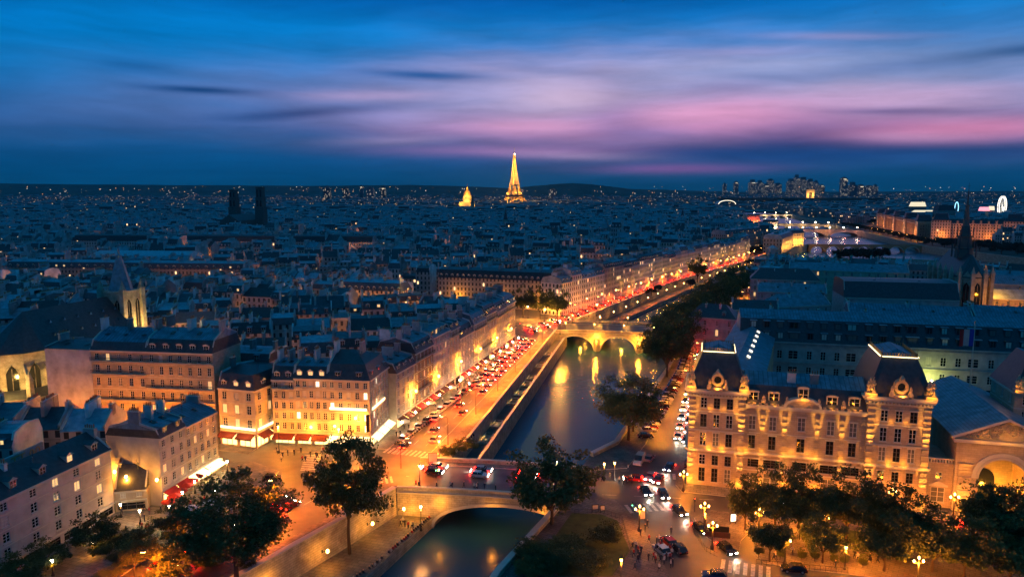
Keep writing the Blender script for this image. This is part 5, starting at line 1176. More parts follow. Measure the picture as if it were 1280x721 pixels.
# ------------------------------------------------------------------ merged distance: the rest of the houses, one mass
def tmpl(kind, W, D, h, seed, lod=0):
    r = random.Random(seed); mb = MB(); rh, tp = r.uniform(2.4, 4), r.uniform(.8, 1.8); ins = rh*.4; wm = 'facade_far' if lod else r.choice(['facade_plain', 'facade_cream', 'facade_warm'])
    mb.wall((0, 0), (W, 0), 0, h, wm).wall((W, 0), (W, D), 0, h, wm if lod else 'gable').wall((W, D), (0, D), 0, h, wm).wall((0, D), (0, 0), 0, h, wm if lod else 'gable')
    if kind == 'flat': mb.face([(0, 0, h), (W, 0, h), (W, D, h), (0, D, h)], 'zinc_generic'); mb.box(W*.2, W*.5, D*.2, D*.6, h, h+2.5, 'gable', 'zinc_generic'); hz = h+.3
    else:
        prof = [(-.2, h), (ins, h+rh), (D/2, h+rh+tp), (D-ins, h+rh), (D+.2, h)] if kind == 'mansard' else [(-.2, h), (D/2, h+rh+1), (D+.2, h)]
        ms = ['slate_generic', 'zinc_generic', 'zinc_generic', 'slate_generic'] if kind == 'mansard' else [r.choice(['zinc_generic', 'slate_generic'])]*2
        for (y0, z0), (y1, z1), m_ in zip(prof, prof[1:], ms): mb.face([(0, y0, z0), (W, y0, z0), (W, y1, z1), (0, y1, z1)], m_)
        for x in (0, W): mb.face([(x, y, z) for y, z in prof], 'gable')
        hz = h+rh+tp*.5
    if lod < 2:
        for i in range(3 if lod == 0 else 2):
            ln = r.uniform(2, D*.6); x = r.choice([.3, W-.3, W/2]); y = r.uniform(.3, D-ln); mb.box(x-.35, x+.35, y, y+ln, h, hz+r.uniform(1, 2.4), 'gable', 'chimney_brick')
    if lod == 0 and kind == 'mansard':
        for i in range(max(2, int(W/3.5))): x = (i+.5)*W/max(2, int(W/3.5)); mb.box(x-.7, x+.7, .1, 2, h+.3, h+2, 'gable', 'zinc_generic')
    return mb
def merge(name, templates, items):
    """items: (template index, x, y, z, angle, sx, sz) -> one mesh"""
    order = ['facade_plain', 'facade_cream', 'facade_warm', 'facade_far', 'gable', 'slate_generic', 'zinc_generic', 'chimney_brick', 'trim', 'leaf_far', 'facade_tower']
    V, S, LI, M_, UV = [], [], [], [], []; base = 0; items = np.array(items, dtype=np.float64)
    for ti, mb in enumerate(templates):
        it = items[items[:, 0] == ti]
        if not len(it): continue
        v = np.array(mb.v); sizes = np.array([len(f) for f in mb.f]); li = np.concatenate([np.array(f) for f in mb.f]); mm = np.array([order.index(mb.ms[k]) for k in mb.m]); uv = np.array(mb.uv, dtype=np.float32)
        n = len(it); ca, sa = np.cos(it[:, 4])[:, None], np.sin(it[:, 4])[:, None]; sx = it[:, 5][:, None]; sz = it[:, 6][:, None]
        lx = v[None, :, 0]*sx; ly = v[None, :, 1]*np.ones_like(sx); X_ = lx*ca-ly*sa+it[:, 1][:, None]; Y_ = lx*sa+ly*ca+it[:, 2][:, None]; Z_ = v[None, :, 2]*sz+it[:, 3][:, None]
        V.append(np.stack([X_, Y_, Z_], -1).reshape(-1, 3)); LI.append((li[None, :]+(np.arange(n)*len(v))[:, None]+base).ravel()); base += n*len(v)
        S.append(np.tile(sizes, n)); M_.append(np.tile(mm, n)); UV.append(np.tile(uv, (n, 1)))
    V = np.concatenate(V); S = np.concatenate(S); LI = np.concatenate(LI); M_ = np.concatenate(M_); UV = np.concatenate(UV)
    me = bpy.data.meshes.new(name); me.vertices.add(len(V)); me.vertices.foreach_set('co', V.astype(np.float32).ravel()); me.loops.add(len(LI)); me.loops.foreach_set('vertex_index', LI.astype(np.int32))
    me.polygons.add(len(S)); st = np.concatenate([[0], np.cumsum(S)[:-1]]); me.polygons.foreach_set('loop_start', st.astype(np.int32)); me.polygons.foreach_set('loop_total', S.astype(np.int32))
    for m_ in order: me.materials.append(MATS[m_])
    me.polygons.foreach_set('material_index', M_.astype(np.int32)); ul = me.uv_layers.new(name='metres'); ul.data.foreach_set('uv', UV.ravel()); me.update(calc_edges=True); me.validate()
    return link(bpy.data.objects.new(name, me))
T0 = [tmpl(['mansard', 'mansard', 'gable', 'flat', 'mansard', 'gable'][i % 6], 8+i % 5*1.8, 11.5, 15+(i*7 % 5), 300+i, 0) for i in range(18)]
items = [(n[3] % 18, n[0], n[1], 0, n[2], n[4], n[5]) for n in far_from_near]
def lay_np(y0, y1, ang, seed, Wt, D, street, court, T, hs=(.8, 1.25), zf=None, keepf=.97, block=90):
    r = np.random.RandomState(seed); ca, sa = math.cos(ang), math.sin(ang); Rr = y1*1.05+50; cx, cy = 0, (y0+y1)/2; out = []; v = -Rr; k = 0
    while v < Rr:
        u = -Rr+r.uniform(0, 20); n = int(2*Rr/Wt); us = u+np.arange(n)*Wt; us = us+np.floor((us-u)/block)*street
        vs = np.full(n, v+D/2); X_ = cx+(us+Wt/2)*ca-vs*sa; Y_ = cy+(us+Wt/2)*sa+vs*ca
        ok = (Y_ >= y0) & (Y_ < y1) & (np.abs(X_) < Y_*.74+25) & (r.rand(n) < keepf)
        for x_, y_, uu in zip(X_[ok], Y_[ok], us[ok]):
            if -20 < x_ < 1400 and y_ < 3300 and inside((x_, y_), KEEP2): continue
            if y_ < 760 and blocked((x_, y_)): continue
            if x_ > 480 and y_ < 1700 and inside((x_, y_), KEEP3): continue
            if any((x_-a)**2+(y_-b)**2 < c*c for a, b, c in PARKS): continue
            fl = k % 2; ox, oy = (uu, v) if not fl else (uu+Wt, v+D); out.append((r.randint(len(T)), cx+ox*ca-oy*sa, cy+ox*sa+oy*ca, zf(x_, y_) if zf else 0, ang+(math.pi if fl else 0), 1.0, r.uniform(*hs)*(1.25 if r.rand() < .04 else 1)))
        v += D+(court if k % 2 == 0 else street); k += 1
    return out
KEEP3 = [(480, 600), (600, 640), (590, 900), (720, 950), (900, 925), (900, 1010), (720, 1040), (650, 1090), (840, 1560), (800, 1660), (660, 1600)]
PARKS = [(-389, 1045, 62), (-163, 2695, 130), (1000, 1760, 150), (850, 1900, 150), (-520, 700, 60), (60, 1150, 40), (270, 1020, 45), (20, 4053, 120)]
def tz(a, b, T): return [tmpl(['mansard', 'gable', 'mansard', 'flat'][i % 4], a, b, 15+(i*5 % 6), 500+i, T) for i in range(14)]
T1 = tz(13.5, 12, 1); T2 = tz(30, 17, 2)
def ground_z(x, y): return max(0, (y-4200)/6000*45)+max(0, (x-900)/3000*14 if y > 2500 else 0)
items0 = items+[i for i in lay_np(620, 900, R(-22), 1, 11.8, 11.5, 9, 7, T0)]
merge('roofscape', T0, items0)
tag(bpy.data.objects['roofscape'], 'dense dark roofscape of houses and chimneys filling the middle distance', 'houses', kind='stuff')
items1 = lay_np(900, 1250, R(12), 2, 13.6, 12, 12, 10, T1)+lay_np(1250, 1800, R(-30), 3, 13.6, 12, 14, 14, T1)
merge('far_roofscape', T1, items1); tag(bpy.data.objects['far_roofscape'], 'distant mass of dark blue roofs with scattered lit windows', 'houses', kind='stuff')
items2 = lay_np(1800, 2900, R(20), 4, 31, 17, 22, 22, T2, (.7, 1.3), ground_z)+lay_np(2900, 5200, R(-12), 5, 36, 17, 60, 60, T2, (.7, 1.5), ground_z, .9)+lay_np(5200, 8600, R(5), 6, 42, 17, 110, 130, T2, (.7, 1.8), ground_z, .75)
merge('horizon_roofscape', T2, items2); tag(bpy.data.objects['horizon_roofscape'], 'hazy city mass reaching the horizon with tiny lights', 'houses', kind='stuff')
# right of the river beyond the courts
for n in items0[len(items)::38]: GLOW.append((n[1]+math.cos(n[4])*6+math.sin(n[4])*3.5, n[2]+math.sin(n[4])*6-math.cos(n[4])*3.5, 9000))
# ------------------------------------------------------------------ hills
def hill(name, pts, y0, y1, m='far_land'):
    """ridge: crest heights at x, falling to 0 before and behind"""
    mb = MB(); ym = y0+(y1-y0)*.45
    f = lambda x: float(np.interp(x, [p[0] for p in pts], [p[1] for p in pts])); xs = np.linspace(pts[0][0], pts[-1][0], 90); g = random.Random(4)
    hz = [max(0, f(x)+g.uniform(-2.5, 2.5)) for x in xs]
    for i in range(len(xs)-1):
        for (ya, ka), (yb, kb) in (((y0, 0), ((y0+ym)/2, .55)), (((y0+ym)/2, .55), (ym, 1)), ((ym, 1), (y1, .8))):
            mb.face([(xs[i], ya, hz[i]*ka), (xs[i+1], ya, hz[i+1]*ka), (xs[i+1], yb, hz[i+1]*kb), (xs[i], yb, hz[i]*kb)], m)
    return tag(mb.build(name), kind='structure')
px2x = lambda px, y: (px-640)/900*y*1.008
def crest(l, y): return [(px2x(px, y), 66+(243-py)/900*y) for px, py in l]
hill('hills', crest([(-80, 230), (0, 230), (120, 231), (230, 232), (400, 233), (520, 232), (600, 234), (640, 236), (680, 234), (760, 236), (900, 240), (1400, 239)], 9500), 7600, 11000)
hill('hill', crest([(620, 243), (655, 234), (690, 231), (712, 229.5), (735, 231), (770, 235), (800, 240)], 8600), 7400, 9600)
# ------------------------------------------------------------------ far lights: lamps and lit signs of the distance
def far_lamp(x, y, z, r, m, name='distant_lamps'): pass
lm = {k: MB() for k in ('lamp_orange', 'lamp_white')}
lr = random.Random(77)
for i in range(620):
    px, yy = lr.uniform(0, 1280), 700*math.exp(lr.uniform(0, 2.35)); x = px2x(px, yy)
    if inside((x, yy), KEEP2): continue
    z = ground_z(x, yy)+lr.uniform(17, 24)*(1.0 if yy < 4000 else 1.4); r = .18*yy/1000*lr.choice([.5, .7, .9, 1.3]); c = 'lamp_orange' if lr.random() < .55 else 'lamp_white'
    lm[c].lathe((x, yy, z-r), [(r*.5, 0), (r, r*.7), (r*.5, r*1.6)], c, 5)
mats_far = {}
for k, c, s in (('lamp_orange', (1, .42, .12), 4.5), ('lamp_white', (1, .8, .58), 4)):
    mat('far_'+k, (.5, .4, .3), .5, 0, emit=c, estr=s); MATS['far_'+k].cycles.emission_sampling = 'NONE'
    lm[k].ms = ['far_'+k]; o = lm[k].build('distant_lamps'); tag(o, 'scattered %s specks of light over the distant roofs' % ('orange' if 'orange' in k else 'white'), 'lights', kind='stuff')
hl = MB(); hl.ms = ['far_lamp_white', 'far_lamp_orange']
for i in range(240):
    px = lr.uniform(-10, 1290); yy = lr.uniform(7800, 9200); x = px2x(px, yy); z = 66+(243-lr.uniform(233.5, 243))/900*yy; r = 1.7*lr.choice([.7, 1, 1.5]); hl.lathe((x, 7700, 66+(z-66)*7700/yy), [(r*.5, 0), (r, r*.7), (r*.5, r*1.6)], lr.choice(hl.ms), 4)
tag(hl.build('hillside_lights'), 'row of tiny lights along the horizon hills', 'lights', kind='stuff')
# ------------------------------------------------------------------ landmarks far off
et = thing('lattice_tower', 'tall golden-lit lattice iron tower on the horizon, centre', 'tower', (13, 4053, 0), R(38))
mb = MB(); prof = [(0, 62.5), (20, 51), (40, 41), (57, 34), (80, 26), (115, 19), (150, 13.5), (190, 9.5), (230, 6.6), (276, 4.2), (300, 3.0)]
wd = lambda z: float(np.interp(z, [p[0] for p in prof], [p[1] for p in prof])); leg = lambda z: 12.5*(1-z/150) if z < 115 else 0
def truss(mb, z0, z1, n, two):
    for k in range(n):
        a, b = z0+(z1-z0)*k/n, z0+(z1-z0)*(k+1)/n
        for sx in (-1, 1):
            for sy in (-1, 1):
                if two:
                    la, lb = max(3.5, leg(a)), max(3.5, leg(b)); ca = [(sx*(wd(a)-i*la*2), sy*(wd(a)-j*la*2), a) for i, j in ((0, 0), (1, 0), (1, 1), (0, 1))]; cb_ = [(sx*(wd(b)-i*lb*2), sy*(wd(b)-j*lb*2), b) for i, j in ((0, 0), (1, 0), (1, 1), (0, 1))]
                    for i in range(4):
                        j = (i+1) % 4; mb.bar(ca[i], cb_[i], 1.1, 'iron_work'); mb.bar(ca[i], cb_[j], .75, 'iron_work'); mb.bar(ca[j], cb_[i], .75, 'iron_work'); mb.bar(cb_[i], cb_[j], .7, 'iron_work')
        if not two:
            A = [(wd(a), wd(a), a), (-wd(a), wd(a), a), (-wd(a), -wd(a), a), (wd(a), -wd(a), a)]; B = [(wd(b), wd(b), b), (-wd(b), wd(b), b), (-wd(b), -wd(b), b), (wd(b), -wd(b), b)]
            for i in range(4): j = (i+1) % 4; mb.bar(A[i], B[i], 1.4, 'iron_work'); mb.bar(A[i], B[j], .8, 'iron_work'); mb.bar(A[j], B[i], .8, 'iron_work'); mb.bar(B[i], B[j], .8, 'iron_work'); mb.bar(tuple((np.array(A[i])+A[j])/2), tuple((np.array(B[i])+B[j])/2), 1.0, 'iron_work')
truss(mb, 0, 57, 5, True); mb.build('leg', et); mb = MB(); truss(mb, 62, 115, 5, True); mb.build('upper_leg', et); mb = MB(); truss(mb, 118, 276, 18, False); mb.build('shaft', et)
MB().box(-36, 36, -36, 36, 54, 62, 'iron').build('first_platform', et); MB().box(-21, 21, -21, 21, 113, 119, 'iron').build('second_platform', et)
MB().lathe((0, 0, 276), [(8, 0), (8, 6), (5, 8), (4, 14), (1.2, 18), (.8, 48)], 'iron_work', 8).build('top_cabin', et)
ar = MB()
for q in range(4):
    ca, sa = math.cos(q*math.pi/2), math.sin(q*math.pi/2)
    for i in range(12):
        a0, a1 = math.pi*i/12, math.pi*(i+1)/12; P = lambda a_: (38*math.cos(a_), -48+8*math.sin(a_), 12+38*math.sin(a_)); p, s_ = P(a0), P(a1); ar.bar((p[0]*ca-p[1]*sa, p[0]*sa+p[1]*ca, p[2]), (s_[0]*ca-s_[1]*sa, s_[0]*sa+s_[1]*ca, s_[2]), 1.5, 'iron_work')
ar.build('arch', et)
gold = (1, .5, .07)
for sx in (-1, 1):
    for sy in (-1, 1): light('POINT', et, (sx*37, sy*37, 22), 1.1e5, gold, 2); light('POINT', et, (sx*26, sy*26, 74), 7e4, gold, 2)
for z in (100, 140, 175, 210, 245): light('POINT', et, (0, 0, z), 9e4, gold, 2)
light('POINT', et, (0, 0, 35), 1e5, gold, 2); light('POINT', et, (0, -12, 290), 5e4, (1, .9, .8), 2)
for sx, sy in ((-1, -1), (1, -1), (-1, 1), (1, 1)):
    for z in (130, 165, 200, 235, 268): light('POINT', et, (sx*(wd(z)+14), sy*(wd(z)+14), z-10), 3.6e4, gold, 2)
MB().lathe((0, 0, 283), [(3, 0), (5, 3), (3, 7)], 'neon_white', 8).build('beacon', et)
dm_ = thing('golden_dome', 'golden floodlit church dome with lantern and spire left of the iron tower', 'dome', (-166, 2695, 0))
MB().box(-28, 28, -28, 28, 0, 38, 'pale_stone').box(-14, 14, -31, -28, 0, 44, 'pale_stone').build('base', dm_); MB().lathe((0, 0, 38), [(17, 0), (17, 3), (14.5, 3.2), (14.5, 17), (16.5, 17.4), (16.5, 19), (13.5, 19.2), (13.5, 25)], 'pale_stone', 20).build('drum', dm_)
dd = MB().lathe((0, 0, 63), [(13.8, 0), (13.4, 5), (11.8, 10), (9, 15), (5.5, 18.5), (4, 19.5)], 'bronze', 20).build('dome_shell', dm_); MB().lathe((0, 0, 82.5), [(4.2, 0), (3.4, .5), (3.4, 8), (4, 8.4), (1.6, 12), (.6, 14), (.15, 24)], 'bronze', 8).build('lantern', dm_)
for i in range(12): a = i*math.pi/6; MB().bar((15.4*math.cos(a), 15.4*math.sin(a), 41), (15.4*math.cos(a), 15.4*math.sin(a), 55), 1.1, 'pale_stone').build('column', dm_)
for x, y, z, p_ in ((-24, -40, 30, 9e4), (24, -40, 30, 9e4), (0, -36, 48, 1.2e5), (-22, -22, 58, 1.1e5), (22, -22, 58, 1.1e5), (0, -24, 72, 1.1e5), (8, -14, 90, 4e4), (-8, -14, 90, 4e4)): light('POINT', dm_, (x, y, z), p_*.2, gold, 1)
tc_ = thing('twin_tower_church', 'dark church with two unequal square towers against the far roofs, upper left', 'church', (-409, 1045, 0), R(-8))
MB().box(-14, 14, 0, 70, 0, 28, 'dark_stone').build('nave', tc_); rf = MB(); rf.face([(-14, 0, 28), (0, 0, 37), (0, 70, 37), (-14, 70, 28)], 'slate_generic').face([(14, 0, 28), (14, 70, 28), (0, 70, 37), (0, 0, 37)], 'slate_generic').face([(-14, 0, 28), (14, 0, 28), (0, 0, 37)], 'dark_stone').build('roof', tc_)
for x, zt in ((-24, 72), (19, 76)):
    m_ = MB()
    for z0, z1, r in ((0, 46, 6.6), (46.01, 60, 5.6), (60.01, zt, 4.8)):
        m_.box(x-r, x+r, 60-r, 60+r, z0, z1, 'dark_stone').box(x-r-.6, x+r+.6, 60-r-.6, 60+r+.6, z1+.004, z1+1, 'dark_stone')
    for o_ in (-2.6, 2.6): m_.box(x+o_-1.3, x+o_+1.3, 60-5.75, 60-5.62, 48, 57, 'glass_dark'); m_.box(x+o_-1.2, x+o_+1.2, 60-4.95, 60-4.82, 62, zt-3, 'glass_dark')
    m_.build('bell_tower', tc_)
for nm, lab, x, y, zt, r in (('spire', 'thin dark twin spire right beside the golden dome', -112, 2050, 66, 5), ('spire', 'small dark spire among roofs below the golden dome', -10, 1120, 44, 3.2), ('spire', 'dark pointed roof near the distant bridges', 330, 1400, 40, 3)):
    t = thing('church_'+nm, lab, 'spire', (x, y, 0)); MB().box(-r, r, -r, r, 0, zt*.62, 'church_stone').build('tower', t); MB().lathe((0, 0, zt*.62), [(r*1.1, 0), (.2, zt*.38)], 'slate_generic', 8).build('roof', t)
# skyline of office towers
tr = random.Random(12)
for i, (px, top, wpx, yd) in enumerate([(901, 229, 4, 8000), (915, 227, 5, 8300), (935, 225, 8, 8600), (944, 226, 7, 8900), (957, 224, 7, 8600), (966, 229, 8, 8800), (982, 224, 8, 8700), (989, 219, 6, 9000), (997, 222, 9, 8500), (1006, 224, 7, 8900), (1013, 226, 5, 8600), (1047, 222, 7, 5200), (1058, 228, 8, 5600), (1068, 231, 8, 5800), (1078, 232, 9, 6000), (1086, 231, 5, 6200), (952, 230, 8, 8400), (1020, 231, 6, 8400), (455, 232, 4, 5600), (413, 233, 8, 5200), (436, 234, 7, 5300), (466, 234, 9, 5400), (482, 233, 6, 5500), (690, 236, 9, 5200)]):
    x = px2x(px, yd); hgt = 66+(243-top)/900*yd; r = wpx/900*yd/2
    t = thing('office_tower', 'office high-rise number %d from the left on the far skyline' % 0, 'tower', (x, yd, 0)); t['label'] = ''
    mb = MB(); z1 = hgt*tr.uniform(.86, .97)
    for a, b in (((-r, -r), (r, -r)), ((r, -r), (r, r)), ((r, r), (-r, r)), ((-r, r), (-r, -r))): mb.wall(a, b, 0, z1, 'facade_tower')
    mb.face([(-r, -r, z1), (r, -r, z1), (r, r, z1), (-r, r, z1)], 'zinc_generic'); mb.build('shaft', t); MB().box(-r*.6, r*.6, -r*.6, r*.6, z1+.01, hgt, 'facade_tower').bar((0, 0, hgt), (0, 0, hgt+hgt*.06), 1.2, 'iron').build('crown', t)
    t['label'] = 'dark office high-rise with few lit windows on the far right skyline' if 895 < px < 1095 else 'low dark apartment tower on the far left skyline'
    t['group'] = 'towers of the far right skyline' if 895 < px < 1095 else 'towers of the left skyline'
    if tr.random() < .4: MB().box(-r*.5, r*.5, -r-.5, -r, z1-9, z1-3, 'fair_glow').build('lit_sign', t)
aw_ = thing('triumphal_arch', 'golden-lit triumphal arch before the skyline towers', 'arch', (px2x(1006, 4268), 4268, 45))
MB().box(-23, -8, -11, 11, 0, 36, 'pale_stone').box(8, 23, -11, 11, 0, 36, 'pale_stone').box(-24, 24, -12, 12, 33, 50, 'pale_stone').build('arch_body', aw_); tag(slab('hill', [(1500, 4100), (2100, 4100), (2300, 4600), (1300, 4600)], 0, 45, 'far_land'), kind='structure')
for x in (-18, 18, 0): light('POINT', aw_, (x, -26, 16), 2.2e4, (1, .5, .1), 1)
wh = thing('ferris_wheel', 'big white-lit ferris wheel above the long palace roof, far right', 'ferris wheel', (px2x(1244, 1700), 1700, 0), R(38))
mb = MB(); n = 36; C_ = 38; R_ = 24
for i in range(n):
    a0, a1 = 2*math.pi*i/n, 2*math.pi*(i+1)/n
    for y in (-1.6, 1.6):
        for rr in (R_, R_-2.2): mb.bar((rr*math.cos(a0), y, C_+rr*math.sin(a0)), (rr*math.cos(a1), y, C_+rr*math.sin(a1)), .5, 'wheel_light')
mb.build('rim', wh); mb = MB()
for i in range(0, n, 2):
    a = 2*math.pi*i/n; mb.bar((0, 0, C_), ((R_-2)*math.cos(a), 0, C_+(R_-2)*math.sin(a)), .12, 'wheel_light')
mb.build('spoke', wh); mb = MB()
for s_ in (-1, 1): mb.bar((s_*13, -3, 0), (0, -2, C_), .8, 'wheel_light').bar((s_*13, 3, 0), (0, 2, C_), .8, 'iron')
mb.build('support', wh)
for i in range(0, n, 3): a = 2*math.pi*i/n; MB().box(-1.2, 1.2, -1, 1, -3, -.4, 'frame_white').build('cabin', wh, ((R_+.5)*math.cos(a), 0, C_+(R_+.5)*math.sin(a)))
lp = thing('fairground_ride', 'small blue-white lit loop ride left of the chapel spire', 'ride', (px2x(1188, 1800), 1800, 0), R(30)); mb = MB()
mat('ride_blue', (.3, .5, .6), .5, 0, emit=(.35, .8, 1), estr=2.2); mat('ride_pink', (.5, .2, .3), .5, 0, emit=(1, .3, .35), estr=1.5)
for i in range(24): a0, a1 = math.pi*1.3*i/24-.5, math.pi*1.3*(i+1)/24-.5; mb.bar((8*math.cos(a0), 0, 32+15*math.sin(a0)), (8*math.cos(a1), 0, 32+15*math.sin(a1)), .7, 'ride_blue')
mb.bar((-4, 0, 0), (0, 0, 22), .7, 'iron').bar((4, 0, 0), (0, 0, 22), .7, 'iron'); mb.build('loop', lp)
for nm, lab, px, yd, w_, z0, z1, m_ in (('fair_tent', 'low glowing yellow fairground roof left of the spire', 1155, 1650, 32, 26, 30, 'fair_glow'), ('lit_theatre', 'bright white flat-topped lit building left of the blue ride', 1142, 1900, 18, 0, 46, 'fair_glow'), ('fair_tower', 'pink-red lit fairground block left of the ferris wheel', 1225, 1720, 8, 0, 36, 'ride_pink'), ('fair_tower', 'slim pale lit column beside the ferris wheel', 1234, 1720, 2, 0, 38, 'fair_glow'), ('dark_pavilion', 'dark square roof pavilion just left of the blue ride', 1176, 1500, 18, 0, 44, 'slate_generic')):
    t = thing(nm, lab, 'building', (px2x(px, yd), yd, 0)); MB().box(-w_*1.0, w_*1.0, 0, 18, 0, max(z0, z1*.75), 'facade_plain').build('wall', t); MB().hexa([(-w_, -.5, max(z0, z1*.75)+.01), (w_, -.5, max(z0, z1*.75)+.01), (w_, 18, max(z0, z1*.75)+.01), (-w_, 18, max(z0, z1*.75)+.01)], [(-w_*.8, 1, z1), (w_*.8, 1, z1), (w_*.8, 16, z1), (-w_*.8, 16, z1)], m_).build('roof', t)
# the long palace on the right bank
def palace_wing(p0, p1, label, lamps, h=22, rm='slate_generic'):
    W = math.hypot(p1[0]-p0[0], p1[1]-p0[1]); t = thing('palace_wing', label, 'palace', (*p0, 0), math.atan2(p1[1]-p0[1], p1[0]-p0[0]))
    MB().wall((0, 0), (W, 0), 0, h, 'facade_pale').wall((W, 0), (W, 22), 0, h, 'facade_pale').wall((0, 22), (0, 0), 0, h, 'facade_pale').build('wall', t)
    rf = MB(); rf.face([(0, -1, h), (W, -1, h), (W, 5, h+6), (0, 5, h+6)], rm).face([(0, 5, h+6), (W, 5, h+6), (W, 22, h+5), (0, 22, h+5)], 'zinc_generic').face([(0, 22, h), (0, -1, h), (0, 5, h+6), (0, 22, h+5)], 'gable').build('roof', t)
    n = int(W/9); mb = MB()
    for i in range(n): x = (i+.5)*W/n; mb.box(x-1.3, x+1.3, -1.2, 2.5, h, h+4.2, 'pale_stone', 'slate_generic')
    mb.build('attic_dormers', t); mb = MB()
    for i in range(n+1): x = i*W/n; mb.box(max(0, x-.6), min(W, x+.6), -.8, -.005, 0, h-1, 'pale_stone')
    mb.box(0, W, -1.2, -.805, h-1, h, 'trim').build('pilaster', t)
    nb = max(1, int(W/110))
    for i in range(nb+1):
        x = min(W-12, max(12, i*W/nb)); b_ = MB(); b_.wall((x-12, -3), (x+12, -3), 0, h+4, 'facade_pale').box(x-12, x+12, -2.9, 20, 0, h+4, 'pale_stone'); b_.lathe((x, 6, h+4), [(15, 0), (12, 5), (10.5, 10)], 'slate_generic', 4, R(45)); b_.build('pavilion', t)
    for i in range(lamps): light('POINT', t, (W*(i+.5)/lamps, -10, 8), 3200, (1, .26, .03), .4)
    return t
palace_wing((690, 1440), (580, 990), 'x', 0) if False else None
palace_wing((790, 1560), (610, 1080), 'long orange-lit riverside palace wing with many attic dormers, right', 11)
palace_wing((610, 1050), (700, 985), 'large orange-lit palace front at the right edge, behind dark trees', 4, 25)
palace_wing((700, 985), (860, 960), 'palace front continuing past the right frame edge', 5, 25)
# lit places near the far bridges
t = long_block('riverside_institute', 'yellow-lit low riverside palace beside the footbridge, behind trees', (345, 905), (375, 925), 22, 17, 4, 1, 'facade_pale', 'slate_generic', 'zinc_generic', 2, 0, lamps=3, pw=2600, lamp_c=(1, .45, .05))
t = long_block('riverside_mint', 'yellow-lit long riverside front behind dark tree row', (300, 800), (345, 885), 20, 17, 4, 1, 'facade_pale', 'slate_generic', 'zinc_generic', 4, 0, lamps=4, pw=2600, lamp_c=(1, .42, .05))
t = long_block('riverside_mansion', 'pinkish high-fronted row above the lit quay near the frame centre right', (226, 762), (290, 838), 16, 24, 4, 1, 'facade_quay', 'slate_generic', 'zinc_generic', 6, 14, lamps=3, pw=900)
t = long_block('red_lit_front', 'small building glowing red and orange left of the far bridges', (px2x(931, 1500), 1500), (px2x(946, 1500), 1500), 20, 22, 3, 1, 'facade_warm', 'slate_generic', 'zinc_generic', 0, 0, lamps=4, pw=6000, lamp_c=(1, .12, .03))
t = long_block('cream_lit_front', 'pale columned front by the left end of the red lamp bridge', (px2x(950, 1300), 1300), (px2x(966, 1300), 1290), 20, 17, 3, 1, 'facade_pale', 'slate_generic', 'zinc_generic', 0, 0, lamps=2, pw=3000, lamp_c=(1, .6, .3))
gp_ = thing('glass_hall', 'distant glass-roofed hall edged with a thin curve of light', 'hall', (px2x(905, 2900), 2900, 0)); MB().box(-40, 40, 0, 60, 0, 26, 'facade_far').build('wall', gp_); mb = MB()
for i in range(16): a0, a1 = math.pi*i/16, math.pi*(i+1)/16; mb.bar((34*math.cos(a0), 0, 27+15*math.sin(a0)), (34*math.cos(a1), 0, 27+15*math.sin(a1)), 1.2, 'glass_white'); mb.face([(34*math.cos(a0), 0, 27+15*math.sin(a0)), (34*math.cos(a1), 0, 27+15*math.sin(a1)), (34*math.cos(a1), 60, 27+15*math.sin(a1)), (34*math.cos(a0), 60, 27+15*math.sin(a0))], 'zinc_generic')
mb.build('glass_roof', gp_)
for p in PROTO:
    def _rm(tr):
        for c in tr[1]: _rm(c)
        bpy.data.objects.remove(tr[0])
for tr in TREES_: _rm(tr)
def G(px, py, z=0.0):
    """where the ground (or a level z) lies under a spot seen in the survey photograph"""
    u, v = (px-640)/FPX, (py-360.5)/FPX; c, s = math.cos(PITCH), math.sin(PITCH); d = (u, c-v*s, -s-v*c); t = (z-H)/d[2]; return (d[0]*t, d[1]*t)
